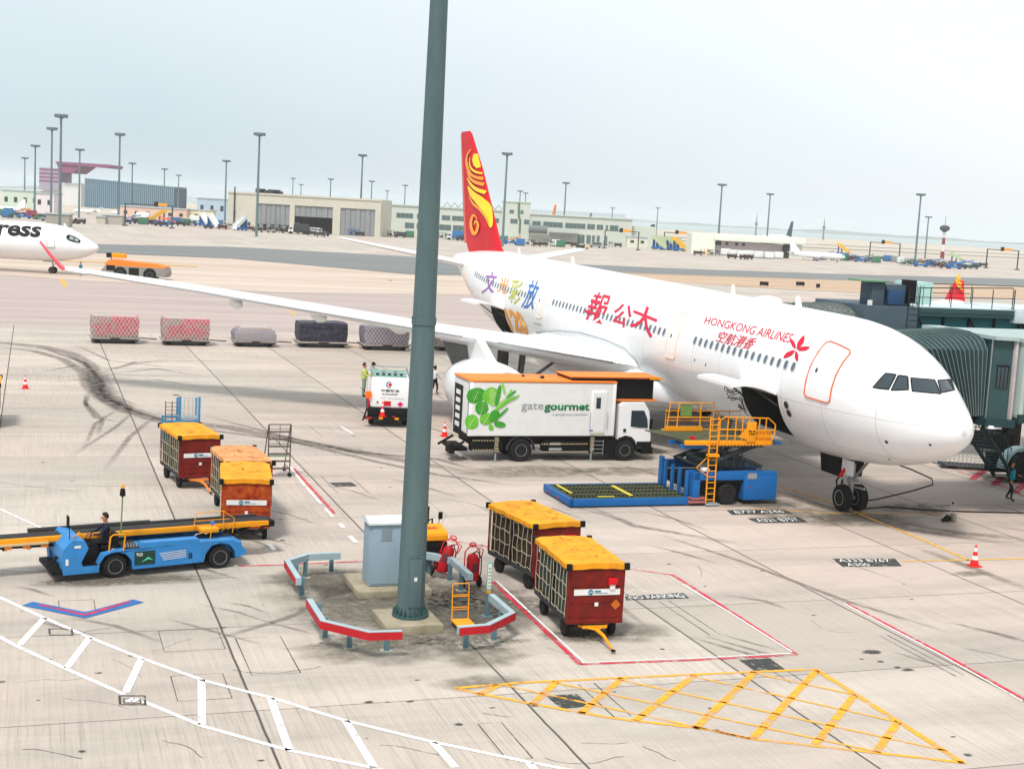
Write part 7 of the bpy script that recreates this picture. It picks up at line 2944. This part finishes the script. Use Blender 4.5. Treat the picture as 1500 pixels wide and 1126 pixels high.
def owin(p0, p1, z0, z1_, yy=-.1):
    x = MB(OG)
    x.box(ox(p0), ox(p1), yy, yy + .08, z0, z1_)
    x.m(mat('mullion', '#8a948e', .6, dirt=0))
    n_ = max(2, int((ox(p1) - ox(p0)) / 1.6))
    for j in range(n_ + 1):
        u = ox(p0) + (ox(p1) - ox(p0)) * j / n_
        x.box(u - .05, u + .05, yy - .05, yy, z0, z1_)
    x.build('window', O_)
for p0, p1 in ((560, 570), (582, 606), (612, 640), (648, 660), (663, 683), (690, 708), (715, 731)):
    owin(p0, p1, 6.4, 8.3)
for p0, p1 in ((595, 608), (612, 640), (645, 662), (665, 686), (690, 706)):
    owin(p0, p1, 2.4, 4.6)
for p0, p1 in ((746, 752), (762, 766)):
    owin(p0, p1, 10.6, 12.0, -.7)
for p0, p1 in ((748, 758), (768, 775)):
    owin(p0, p1, 6.6, 8.4, -.7)
for p0, p1 in ((780, 792), (796, 824), (828, 857), (860, 871), (874, 883), (887, 890), (893, 905)):
    owin(p0, p1, 6.0, 8.0)
for p0, p1 in ((847, 857), (860, 866), (868, 872), (875, 879), (887, 890)):
    owin(p0, p1, .2, 3.6)
x = MB(mat('awning', '#6f7678', .6, dirt=.3))
x.lathe([(1.6, 0), (1.6, 7.5)], (ox(775), -3, 4.8), 'x', 12)
x.box(ox(805), ox(848), -4, -.2, 3.6, 4.0)
for j in range(6):
    x.tube((ox(805) + j * 2.3, -4, 0), (ox(805) + j * 2.3, -4, 3.8), .12, n=5)
x.build('awning', O_)
x = MB(mat('drain_green', '#3f6a48', .6, dirt=0))
x.path([(ox(759), -1, 15), (ox(759.5), -1, 9.6), (ox(762), -1, 8.2), (ox(762), -1, 3)], .35, 6)
x.build('drain_pipe', O_)
# low white terminal
Tm = far('terminal_building', 'low white terminal with wide flat roof on the right side of the field', 'terminal', 1098, 505)
k_ = 505 / FPX
tx = lambda px: (px - 1098) * k_
x = MB(mat('terminal_wall', '#b9aeb4', .8, dirt=.2, scale=.1))
x.box(tx(1050), tx(1148), 2, 16, 0, 4.8)
x.m(mat('terminal_white', '#dfe3d6', .7, dirt=.15, scale=.1))
x.box(tx(1016), tx(1050), 0, 16, 0, 7.2); x.box(tx(1158), tx(1176), 1, 14, 0, 5.2)
x.build('wall', Tm)
x = MB(mat('terminal_roof', '#dfe6d6', .7, dirt=.1, scale=.1))
x.box(tx(1048), tx(1178), -1.5, 17, 5.2, 7.4, .1)
x.m(DGREY)
x.box(tx(1050), tx(1060), 1.9, 2, 3.4, 5.0); x.box(tx(1148), tx(1157), 1.5, 1.8, 0, 4.8)
x.build('roof', Tm)
for p0 in (1066, 1080, 1090, 1152, 1160):
    x = MB(DGREY)
    x.box(tx(p0), tx(p0 + 4), .9 if p0 > 1150 else 1.85, 1.95 if p0 < 1150 else 1.0, 3.6, 4.6)
    x.build('window', Tm)
# pink roofed hangar, corrugated block and small pale buildings far left
Pk = far('hangar', 'distant hangar with a wide flat pink purple roof', 'hangar', 100, 900)
k_ = 900 / FPX
x = MB(mat('pink_roof', '#8a4e70', .6, dirt=.2, scale=.1))
x.prism([(-8, 25.2), (24, 24.2), (25, 25.8), (24.5, 26.4), (-8, 26.6)], 'y', 0, 30)
x.prism([(-8, 26.5), (-6, 20), (2, 20), (8, 24.6)], 'y', 1, 29)
x.build('roof', Pk)
x = MB(mat('striped_wall', '#9d96a8', .7, dirt=.1))
x.box(-19, -7, 3, 28, 9, 22.5)
x.m(mat('pink_roof', '#a8567a'))
for j in range(4):
    x.box(-19.1, -7, 2.8, 3, 14 + j * 2.3, 14.9 + j * 2.3)
x.m(WHITE2)
x.box(-18, 6, 6, 26, 0, 14)
x.build('wall', Pk)
Cr = far('warehouse', 'blue grey corrugated warehouse behind the small white jets', 'warehouse', 190, 860)
x = MB(mat('corrugated', '#6f8ea0', .6, dirt=.2, scale=.1))
k_ = 860 / FPX
W_ = 63 * k_
for j in range(46):
    u = -W_ + j * (2 * W_ / 46)
    x.box(u, u + 2 * W_ / 46 * .6, -.6, 30, 0, 16.9 - j * .05)
x.m(mat('corrugated_gap', '#3f5868', .7, dirt=.2))
x.box(-W_ + .1, W_ - .1, -.2, 30, 0, 14.2)
x.build('wall', Cr)
x = MB(mat('corrugated_roof', '#8fa9b6', .6, dirt=.1))
x.prism([(-W_, 16.9), (W_, 14.6), (W_, 15.0), (-W_, 17.3)], 'y', -.8, 30.2)
x.build('roof', Cr)
def lowb(label, px, dist, w_, h_, dp, col, win=True, name='service_building'):
    t = far(name, label, 'building', px, dist)
    x = MB(mat('wall_' + col[1:], col, .8, dirt=.25, scale=.1))
    x.box(-w_ / 2, w_ / 2, 0, dp, 0, h_)
    x.build('wall', t)
    x = MB(mat('flat_roof', '#aab4b6', .7, dirt=.2))
    x.box(-w_ / 2 - .3, w_ / 2 + .3, -.3, dp + .3, h_, h_ + .4)
    x.build('roof', t)
    if win:
        n_ = max(1, int(w_ / 4))
        for j in range(n_):
            x = MB(DGREY)
            u = -w_ / 2 + (j + .5) * w_ / n_
            x.box(u - .7, u + .7, -.08, 0, h_ * .45, h_ * .7)
            x.build('window', t)
lowb('pale green low building at the far left edge', 30, 620, 16, 8.5, 12, '#c4d2c0')
lowb('white low building left of the tall far masts', 65, 600, 8, 8, 10, '#d8cfd0')
lowb('blue grey low building left of the cream hangar', 318, 640, 18, 9.5, 14, '#a9bccb')
lowb('small cream shed beside the blue grey building', 288, 560, 12, 5, 8, '#d8d0a8')
lowb('long low shed with orange front behind the portal sign', 225, 560, 26, 5.0, 8, '#d9b9a8')
lowb('tiny pale hut beside the far mast base', 148, 470, 3, 2.2, 3, '#b9b4a4', False)
lowb('grey blank wall block below the tallest far mast', 85, 415, 6.5, 3.4, 3, '#9a968c', False, 'blast_wall')
lowb('grey blank wall block before the corrugated warehouse', 165, 470, 6.5, 2.8, 3, '#a8a39a', False, 'blast_wall')
lowb('low white hut at the right end of the office building', 935, 545, 8, 4.0, 6, '#d4d2c4')
lowb('faint low white building near the field edge at centre right', 985, 700, 10, 2.5, 6, '#c9c9bc')
# radar tower
Rt = far('radar_tower', 'red and white striped tower with a round head on the right', 'radar tower', 1382, 560)
x = MB(WHITE2)
for j in range(5):
    x.m(WHITE2 if j % 2 == 0 else mat('tower_red', '#8a3a34', .6, dirt=.2))
    x.lathe([(.9 - .08 * j, j * 2.6), (.82 - .08 * j, (j + 1) * 2.6)], n=10)
x.build('shaft', Rt)
x = MB(mat('tower_head', '#4a4a55', .6, dirt=0))
x.lathe([(.6, 12.6), (1.9, 13.6), (1.9, 14.6), (.8, 15.2)], n=12)
x.tube((0, 0, 15), (0, 0, 18.5), .08)
x.build('head', Rt)
# sign gantries
for px0, px1, pyt, pyb, sp, lb in ((183, 249, 299, 331, .68, 'dark sign gantry over the far service road at left'), (885, 934, 337, 364, .5, 'sign gantry before the right end of the office building'), (972, 1014, 340, 365, .45, 'sign gantry left of the white terminal'),
                                   (1273, 1315, 355, 381, .45, 'sign gantry left of the tall right mast'), (1444, 1487, 366, 393, .5, 'sign gantry with yellow board near the right edge')):
    a0, b0 = at(px0, pyb)
    a1, b1 = at(px1, pyb + (px1 - px0) * .0553 * 0 + 1.5)
    p0, p1 = W(a0, b0), W(a1, b1)
    dist = p0.length
    Lh = (px1 - px0) * dist / FPX
    Hh = (pyb - pyt) * dist / FPX
    t = bpy.data.objects.new('sign_gantry', None)
    COL.objects.link(t)
    t.location = p0
    t.rotation_euler = (0, 0, 0)
    tag(t, lb, 'sign gantry', 'sign gantries over the service road')
    x = MB(mat('gantry', '#3c4446', .6, dirt=0))
    x.box(-.2, .2, -.2, .2, 0, Hh, 0); x.box(Lh - .2, Lh + .2, -.2, .2, 0, Hh - .3)
    x.box(-.2, Lh + .2, -.15, .15, Hh - .35, Hh - .05); x.box(-.8, .8, -.5, .5, 0, .35); x.box(Lh - .8, Lh + .8, -.5, .5, 0, .35)
    x.build('frame', t)
    x = MB(BLACK)
    x.box(Lh * sp - 1.0, Lh * sp + .3, -.3, -.16, Hh - .6, Hh + .9)
    x.m(YEL)
    x.box(Lh * sp + .35, Lh * sp + 3.2, -.3, -.16, Hh - .4, Hh + .5)
    x.build('sign_board', t)
# taxiway signs in the grass
for px, py, wd_, lb in ((1119, 420, 1.6, 'left'), (1172, 420, 1.6, 'middle'), (1198, 423, .7, 'narrow right')):
    a_, b_ = at(px, py)
    t = thing('taxiway_sign', 'small black taxiway sign box, the %s one of three in the brown grass' % lb, 'taxiway sign', a_, b_, -TH)
    x = MB(BLACK)
    x.box(-wd_ / 2, wd_ / 2, -.15, .15, .25, .95, .03)
    x.build('box', t)
    x = MB(GREY)
    x.box(-wd_ / 2 + .1, -wd_ / 2 + .2, -.05, .05, 0, .3); x.box(wd_ / 2 - .2, wd_ / 2 - .1, -.05, .05, 0, .3)
    x.build('leg', t)
# distant aircraft
def jet(label, px, dist, rot, fin, s=1.0, group=None, body=WHITE, ttail=False):
    t = far('distant_jet', label, 'aircraft', px, dist, rot, group)
    t.scale = (s, s, s)
    x = MB(body)
    x.lathe([(.02, -18), (.9, -17.2), (1.6, -15.5), (1.95, -12), (1.95, 8), (1.7, 12), (1.0, 16), (.3, 19)], (0, 0, 3.6), 'x', 20)
    x.build('fuselage', t)
    for s_ in (-1, 1):
        x = MB(body)
        x.prism([(-3, s_ * 1.0), (3.2, s_ * 1.0), (7.0, s_ * 16), (5.6, s_ * 16)], 'z', 2.5, 2.8)
        x.build('wing', t)
        x = MB(mat('jet_engine', '#8a9299', .4, dirt=.2))
        if ttail:
            x.lathe([(.7, 8), (.9, 8.6), (.85, 11), (.5, 12)], (0, s_ * 2.6, 4.4), 'x', 14)
        else:
            x.lathe([(.9, -3.4), (1.1, -3), (1.1, -.6), (.6, .6)], (0, s_ * 5.4, 1.7), 'x', 14)
        x.build('engine', t)
        x = MB(body)
        zt = 8.9 if ttail else 4.6
        x.prism([(14.5, s_ * .2), (17.5, s_ * .2), (18.6, s_ * 5.6), (17.4, s_ * 5.6)], 'z', zt, zt + .2)
        x.build('tailplane', t)
    x = MB(fin)
    h_ = 9.2 if ttail else 11.6
    x.prism([(11.5, 5.2), (17.8, 4.6), (19.0, h_), (16.9, h_)], 'y', -.18, .18)
    x.build('fin', t)
    x = MB(DGREY)
    x.box(-16.9, -15.9, -1.2, 1.2, 3.9, 4.5)
    x.build('cockpit_window', t)
    x = MB(DGREY)
    for gx, gy in ((-13, 0), (1.5, -2.6), (1.5, 2.6)):
        x.lathe([(.5, -.2), (.5, .2)], (gx, gy, .5), 'y', 12)
        x.tube((gx, gy, .5), (gx, gy, 2.6), .15)
    x.build('landing_gear', t)
    return t
FO = mat('fin_orange', '#e8762c', .5, dirt=0)
FGn = mat('fin_green', '#2c5a52', .5, dirt=0)
FDk = mat('fin_dark', '#24424e', .5, dirt=0)
jet('white business jet farthest left in the row before the warehouse', 128, 640, R(4), WHITE, .36, 'small white jets before the warehouse', ttail=True)
jet('white business jet second in the row, tail touching the next', 182, 640, R(4), WHITE, .34, 'small white jets before the warehouse', ttail=True)
jet('white business jet in the middle of the row, parked nearer', 205, 600, R(6), WHITE, .36, 'small white jets before the warehouse', ttail=True)
jet('white business jet fourth in the row before the warehouse', 232, 610, R(10), WHITE, .30, 'small white jets before the warehouse', ttail=True)
jet('white business jet at the right end of the row', 246, 620, R(12), WHITE, .30, 'small white jets before the warehouse', ttail=True)
jet('white jet cut off by the left edge of the photo', 0, 560, R(5), WHITE, .5)
jet('aircraft with orange tail fin rising behind the office building', 794, 640, R(75), FO, 1.35)
jet('aircraft with dark green tail fin behind the office building', 852, 660, R(75), FGn, 1.1)
jet('white aircraft with dark brushed tail right of the office building', 916, 640, R(18), FDk, .78)
jet('aircraft showing only a dark tail behind the white terminal', 1139, 760, R(60), FDk, 1.25)
jet('white aircraft parked beside the right end of the white terminal', 1200, 500, R(150), WHITE, .55)
x = MB(WHITE2)
# ------------------------------------------------ ground equipment across the field
def proto_gse():
    P = {}
    def mk(kind, fn):
        P[kind] = fn
    return P
KC = {}
def gse(kind, px, py, col, label, rot=0.0, s=1.0):
    key = (kind, col)
    a_, b_ = at(px, py)
    if key in KC:
        r_ = dup(KC[key], a_, b_, rot - TH, label)
        r_.scale = (s, s, s)
        return r_
    cm = mat('gse_' + (col[1:] if isinstance(col, str) else 'x'), col, .5, dirt=.3)
    nm, cat = {'stairs': ('passenger_stairs', 'passenger stairs'), 'box': ('freight_container', 'container'), 'cart': ('baggage_dolly', 'baggage dolly'), 'loader': ('belt_loader', 'belt loader'), 'van': ('service_van', 'van'), 'truck': ('service_truck', 'truck'), 'tug': ('tow_tractor', 'tow tractor'), 'frame': ('equipment_rack', 'rack')}[kind]
    t = thing(nm, label, cat, a_, b_, rot - TH, {'stairs': 'passenger stairs across the field', 'box': 'freight containers', 'cart': 'parked baggage dollies', 'loader': 'far belt loaders', 'van': 'far vans', 'truck': 'far trucks', 'tug': 'far tractors', 'frame': 'far equipment racks'}[kind])
    t.scale = (s, s, s)
    def wheels(xs, w_, r_=.35):
        for xx in xs:
            for yy in (-w_, w_):
                part('wheel', RUBBER, t, lambda x: x.lathe([(r_, -.12), (r_, .12)], (xx, yy, r_), 'y', 10))
    if kind == 'stairs':
        x = MB(cm)
        x.prism([(-2.6, .9), (2.4, 4.3), (3.4, 4.3), (3.4, 3.9), (2.4, 3.9), (-2.6, .4)], 'y', -.9, .9)
        for yy in (-.9, .86):
            x.prism([(-2.6, .9), (2.4, 4.3), (3.4, 4.3), (3.4, 5.3), (2.4, 5.3), (-2.6, 1.9)], 'y', yy, yy + .05)
        x.build('stair_flight', t)
        x = MB(BLUE)
        x.box(-2.4, 3.2, -1.0, 1.0, .4, 1.1, .05); x.box(1.0, 1.2, -.8, .8, 1.1, 3.4); x.box(2.6, 2.8, -.8, .8, 1.1, 3.9)
        x.build('chassis', t)
        wheels((-1.6, 2.2), .8)
    elif kind == 'box':
        x = MB(cm)
        x.box(-1.5, 1.5, -1.1, 1.1, .3, 2.4, .04)
        for k_ in range(5):
            x.box(-1.4 + k_ * .65, -1.3 + k_ * .65, -1.14, -1.1, .4, 2.3)
        x.build('shell', t)
        x = MB(DGREY)
        x.box(-1.6, 1.6, -1.1, 1.1, .1, .3)
        x.build('base', t)
    elif kind == 'cart':
        x = MB(cm)
        x.box(-1.5, 1.5, -.8, .8, .45, .6); x.box(-1.5, -1.44, -.8, .8, .6, 1.6); x.box(1.44, 1.5, -.8, .8, .6, 1.6)
        x.box(-1.5, 1.5, -.8, .8, 1.6, 1.68)
        x.build('frame', t)
        x = MB(BAGS)
        x.box(-1.3, 1.3, -.7, .7, .6, 1.4, .08)
        x.build('load', t)
        wheels((-1.1, 1.1), .6, .22)
    elif kind == 'loader':
        x = MB(cm)
        x.prism([(-3.6, .9), (3.4, 2.6), (3.5, 2.9), (-3.6, 1.25)], 'y', -.5, .5)
        x.build('conveyor', t)
        x = MB(BLUE)
        x.box(-2.6, 2.4, -.9, .9, .4, 1.0, .05); x.box(-2.6, -1.6, -.9, -.2, 1.0, 1.9, .05)
        x.build('chassis', t)
        wheels((-1.8, 1.6), .8)
    elif kind == 'van':
        x = MB(cm)
        x.prism([(-2.2, .4), (-2.2, 1.1), (-1.5, 1.25), (-1.0, 2.0), (2.2, 2.0), (2.25, .4)], 'y', -.9, .9)
        x.build('body', t)
        x = MB(GLASS)
        x.prism([(-1.35, 1.25), (-.95, 1.85), (1.9, 1.85), (1.9, 1.25)], 'y', -.93, .93)
        x.build('window', t)
        wheels((-1.4, 1.4), .8)
    elif kind == 'truck':
        x = MB(cm)
        x.box(-1.4, 3.4, -1.2, 1.2, .9, 3.4, .05)
        x.build('cargo_box', t)
        x = MB(WHITE2)
        x.prism([(-3.2, .6), (-3.2, 1.4), (-2.8, 2.4), (-1.6, 2.4), (-1.6, .6)], 'y', -1.1, 1.1)
        x.m(GLASS)
        x.prism([(-3.0, 1.5), (-2.72, 2.2), (-1.9, 2.2), (-1.9, 1.5)], 'y', -1.12, 1.12)
        x.build('cab', t)
        wheels((-2.4, 2.2), 1.0, .48)
    elif kind == 'tug':
        x = MB(cm)
        x.box(-1.4, 1.4, -.8, .8, .35, 1.0, .08); x.box(.3, 1.3, -.7, .7, 1.0, 1.15, .03)
        x.build('body', t)
        x = MB(BLACK)
        x.box(-.4, .1, -.5, .5, 1.0, 1.6, .05)
        x.build('seat', t)
        wheels((-.9, .9), .7, .3)
    elif kind == 'frame':
        x = MB(cm)
        for xx in (-1.8, -.6, .6, 1.8):
            x.box(xx - .06, xx + .06, -.8, -.7, 0, 2.2); x.box(xx - .06, xx + .06, .7, .8, 0, 2.2)
        for z_ in (.5, 1.3, 2.1):
            x.box(-1.9, 1.9, -.8, .8, z_, z_ + .08)
        x.build('frame', t)
        x = MB(DGREY)
        x.box(-1.5, -.2, -.6, .6, .6, 1.1, .05); x.box(.3, 1.5, -.6, .6, 1.4, 1.8, .05)
        x.build('stored_parts', t)
    KC[key] = t
    return t
ORD = ['first', 'second', 'third', 'fourth', 'fifth', 'sixth', 'seventh', 'eighth', 'ninth', 'tenth', 'eleventh', 'twelfth', 'thirteenth', 'fourteenth']
ADJ = {'#2c6ea8': 'blue', '#d8702c': 'orange', '#dfe2df': 'white', '#3f7a5c': 'green', '#e0b030': 'yellow', '#8a8f90': 'grey', '#34383c': 'black', '#b9c4a0': 'pale green', '#8a3a4c': 'dark red', '#d9b48a': 'tan'}
NAMES = {'stairs': 'passenger stairs', 'box': 'container', 'cart': 'baggage dolly', 'loader': 'belt loader', 'van': 'van', 'truck': 'box truck', 'tug': 'tow tractor', 'frame': 'equipment rack'}
def cluster(where, items):
    items = sorted(items, key=lambda i: i[1])
    cnt = {}
    tot = {}
    for i in items:
        tot[(i[0], i[3])] = tot.get((i[0], i[3]), 0) + 1
    for kd, px, py, col, rot in items:
        q_ = (kd, col)
        cnt[q_] = cnt.get(q_, 0) + 1
        pre = (ORD[cnt[q_] - 1] + ' ' + ADJ[col] + ' ' + NAMES[kd]) if tot[q_] > 1 else ('small ' + ADJ[col] + ' ' + NAMES[kd])
        gse(kd, px, py, col, pre + ' ' + where, R(rot))
B_, O2, Wt, Gn, Ye, Gy_, Bk, PGn, DR, Tn = '#2c6ea8', '#d8702c', '#dfe2df', '#3f7a5c', '#e0b030', '#8a8f90', '#34383c', '#b9c4a0', '#8a3a4c', '#d9b48a'
cluster('parked above the white airliner nose', [('box', 4, 316, Gn, 0), ('box', 12, 314, B_, 0), ('box', 11, 319, B_, 0), ('loader', 30, 316, O2, 10), ('loader', 42, 315, O2, 170), ('box', 46, 318, DR, 0), ('van', 60, 322, Gn, 10), ('van', 70, 324, Gy_, 0), ('cart', 96, 326, Gy_, 0), ('tug', 104, 327, DR, 0), ('tug', 111, 328, Bk, 0), ('cart', 118, 328, Bk, 0)])
cluster('beneath the left sign gantry', [('loader', 192, 326, B_, 0), ('cart', 199, 325, DR, 0), ('truck', 206, 324, Wt, 0), ('loader', 213, 327, O2, 12), ('stairs', 229, 328, Ye, 30), ('loader', 236, 330, O2, 0), ('loader', 245, 329, O2, 160), ('box', 252, 328, B_, 0), ('box', 258, 328, B_, 0), ('cart', 222, 328, Gn, 0)])
cluster('between the left gantry and the cream hangar', [('box', 272, 330, Gn, 0), ('stairs', 300, 332, Wt, 130), ('stairs', 312, 334, Wt, 130), ('loader', 294, 331, B_, 0), ('truck', 284, 329, Wt, 0), ('box', 320, 332, B_, 0), ('frame', 333, 336, Gy_, 0), ('truck', 340, 335, Tn, 0), ('stairs', 351, 338, Wt, 60), ('frame', 345, 334, DR, 0)])
cluster('in front of the cream hangar', [('frame', 372, 336, Gy_, 0), ('cart', 365, 338, DR, 0), ('frame', 384, 337, Bk, 0), ('frame', 393, 338, Gy_, 0), ('cart', 402, 339, Bk, 0), ('frame', 413, 338, Gy_, 0), ('truck', 424, 339, Wt, 0), ('cart', 431, 342, Bk, 0), ('frame', 441, 340, Bk, 0), ('cart', 449, 343, DR, 0), ('van', 458, 342, Wt, 0), ('cart', 470, 347, Gy_, 0), ('tug', 510, 343, O2, 0), ('frame', 523, 343, Bk, 0), ('frame', 533, 344, Gy_, 0), ('cart', 545, 345, Bk, 0), ('cart', 553, 346, Gy_, 0)])
cluster('before the office building left of the red fin', [('frame', 575, 347, Bk, 0), ('van', 586, 348, Bk, 0), ('box', 600, 348, Gn, 0), ('frame', 650, 350, Bk, 0), ('truck', 668, 352, B_, 0), ('van', 676, 353, Bk, 0), ('cart', 660, 351, Gn, 0)])
cluster('before the office building right of the red fin', [('box', 738, 355, Gn, 0), ('loader', 748, 358, O2, 10), ('box', 762, 360, B_, 0), ('frame', 755, 356, Gn, 0), ('frame', 776, 360, Bk, 0), ('cart', 786, 361, Bk, 0), ('cart', 795, 361, Gn, 0), ('frame', 804, 361, Bk, 0), ('box', 814, 361, Wt, 0), ('box', 821, 362, Gn, 0), ('cart', 832, 360, Gy_, 0), ('tug', 856, 365, Tn, 0), ('cart', 850, 365, Gn, 0), ('tug', 926, 362, DR, 0)])
cluster('left of the white terminal', [('stairs', 966, 366, PGn, 140), ('stairs', 976, 366, PGn, 140), ('stairs', 986, 367, PGn, 140), ('stairs', 996, 368, Ye, 140)])
cluster('in the row before the white terminal', [('cart', 1022, 374, Gy_, 0), ('frame', 1034, 374, Ye, 0), ('frame', 1046, 375, Gy_, 0), ('box', 1062, 374, Wt, 0), ('box', 1074, 376, Wt, 0), ('cart', 1072, 379, Bk, 0), ('box', 1086, 377, Wt, 0), ('cart', 1090, 380, Bk, 0), ('cart', 1096, 380, Bk, 0), ('box', 1097, 377, Wt, 0), ('box', 1111, 378, Wt, 0), ('box', 1126, 379, Wt, 0), ('box', 1140, 379, Wt, 0), ('van', 1166, 376, Wt, 0), ('stairs', 1236, 374, Ye, 150)])
cluster('in the park right of the white terminal', [('loader', 1208, 378, B_, 0), ('cart', 1220, 379, Gn, 0), ('loader', 1230, 380, B_, 0), ('cart', 1242, 380, Gn, 0), ('cart', 1254, 381, DR, 0), ('loader', 1266, 383, Gn, 0), ('cart', 1276, 382, Gy_, 0), ('box', 1300, 383, B_, 0), ('box', 1311, 384, Gy_, 0), ('box', 1320, 386, Wt, 0), ('frame', 1332, 387, Gn, 0), ('frame', 1343, 387, Gy_, 0), ('frame', 1356, 388, Ye, 0), ('loader', 1368, 389, B_, 0), ('frame', 1378, 390, Bk, 0), ('cart', 1388, 391, Gn, 0), ('stairs', 1404, 390, PGn, 150), ('loader', 1412, 392, B_, 0), ('loader', 1420, 392, B_, 170), ('cart', 1430, 391, Bk, 0), ('cart', 1440, 391, Gn, 0), ('cart', 1290, 381, Gn, 0), ('cart', 1362, 386, DR, 0), ('cart', 1395, 388, DR, 0)])
cluster('scattered near the office building doors', [('cart', 842, 362, Bk, 0), ('van', 872, 363, Gy_, 0), ('frame', 890, 362, Gy_, 0), ('cart', 905, 362, Bk, 0), ('tug', 700, 352, B_, 0), ('cart', 690, 352, Bk, 0), ('frame', 716, 354, Gy_, 0), ('van', 628, 349, Bk, 0)])
cluster('along the hangar apron edge', [('cart', 378, 340, Gy_, 0), ('cart', 388, 340, Bk, 0), ('tug', 397, 341, Gy_, 0), ('frame', 406, 341, Gy_, 0), ('cart', 419, 342, Bk, 0), ('truck', 437, 343, Bk, 0), ('frame', 446, 343, Bk, 0), ('cart', 456, 345, Bk, 0), ('frame', 463, 344, Wt, 0), ('tug', 476, 346, Bk, 0), ('frame', 517, 345, B_, 0), ('cart', 527, 346, Bk, 0), ('cart', 538, 346, Gn, 0)])
cluster('in the left equipment crowd', [('cart', 186, 328, B_, 0), ('cart', 202, 328, Bk, 0), ('box', 210, 329, Gn, 0), ('cart', 218, 329, DR, 0), ('tug', 232, 331, Bk, 0), ('cart', 240, 332, B_, 0), ('cart', 265, 331, Bk, 0), ('frame', 278, 332, Bk, 0), ('tug', 305, 335, Bk, 0), ('cart', 326, 336, DR, 0), ('frame', 20, 320, Gn, 0), ('cart', 54, 321, O2, 0), ('loader', 36, 320, DR, 5), ('frame', 80, 327, Gy_, 0)])
cluster('in the dense row by the radar tower', [('loader', 1214, 381, Bk, 20), ('frame', 1225, 381, B_, 0), ('box', 1237, 382, Gn, 0), ('frame', 1249, 383, Bk, 0), ('loader', 1260, 384, B_, 170), ('frame', 1271, 385, Gy_, 0), ('box', 1283, 385, Gn, 0), ('frame', 1327, 389, Gn, 0), ('frame', 1337, 389, Gn, 0), ('loader', 1349, 391, Bk, 0), ('frame', 1361, 391, B_, 0), ('frame', 1372, 392, Bk, 0), ('cart', 1383, 393, DR, 0), ('loader', 1398, 394, B_, 0), ('cart', 1409, 394, Bk, 0), ('cart', 1426, 394, Gn, 0)])
for i, (px, lb) in enumerate(((1107, 'left'), (1206, 'right'))):
    t = far('antenna_tower', 'thin %s antenna tower on the hazy horizon' % ('left' if i == 0 else 'right'), 'antenna tower', px, 1500)
    x = MB(mat('far_mast', '#5f7378'))
    x.lathe([(1.0, 0), (.5, 18), (.1, 24)], n=6)
    x.lathe([(.1, 11), (1.6, 12), (1.6, 14), (.1, 15)], n=8)
    x.build('tower', t)

# ================================================================== ORANGE RECOVERY TRUCK FAR LEFT
a_, b_ = at(200, 408)
Ot = thing('crane_truck', 'orange topped grey tow truck with yellow lit sign beyond the wing tip', 'tow truck', a_, b_, -TH + R(-2))
x = MB(ORANGE)
x.prism([(-3.7, 1.8), (-3.2, 2.3), (3.0, 2.0), (3.9, 1.7), (3.9, 1.55), (-3.7, 1.55)], 'y', -1.3, 1.3)
x.build('deck', Ot)
x = MB(mat('truck_grey', '#8d8a86', .5, dirt=.4))
x.prism([(-4.2, .4), (-4.2, .9), (-3.6, 1.55), (4.0, 1.55), (4.2, .9), (4.0, .4)], 'y', -1.3, 1.3)
x.m(BLACK)
x.box(-.6, .7, -1.34, -1.3, .45, 1.4); x.box(-3.5, -2.4, -1.34, -1.3, .95, 1.6)
for xx in (-1.7, 2.1):
    x.lathe([(.85, -1.34), (.85, -1.30)], (xx, 0, .62), 'y', 20)
x.build('body', Ot)
for xx in (-1.7, 2.1):
    for yy in (-1.25, 1.25):
        wheel(Ot, xx, yy, .62, .3, 'y', STEEL)
x = MB(YEL)
x.box(-3.2, -1.4, -.3, .3, 2.5, 3.1, .04)
x.m(BLACK)
x.box(-3.9, -3.2, -.3, .3, 2.5, 3.1, .04)
x.tube((-3.3, 0, 2.2), (-3.3, 0, 2.6), .06)
x.build('roof_sign', Ot)
p = Paint(YL, 0.10)
p.line([(-60, 374), (60, 381), (180, 386), (290, 391)], 2.0)
p.done('yellow_taxi_line_marking')

# ================================================================== AIR
hz = MB()
hz.ms = []
m = bpy.data.materials.new('haze_air')
m.use_nodes = True
t_ = m.node_tree
for n in list(t_.nodes):
    t_.nodes.remove(n)
ho = t_.nodes.new('ShaderNodeOutputMaterial')
hv = t_.nodes.new('ShaderNodeVolumePrincipled')
hv.inputs['Color'].default_value = (0.97, 0.99, 1.0, 1)
hv.inputs['Density'].default_value = 0.00015
hv.inputs['Anisotropy'].default_value = 0.2
t_.links.new(hv.outputs[0], ho.inputs['Volume'])
hz.m(m)
hz.box(-7600, 7600, -700, 7600, -2.6, 60)
ho_ = hz.build('haze', smooth=False)
ho_['kind'] = 'stuff'
SC.cycles.volume_bounces = 2
SC.cycles.volume_step_rate = 1
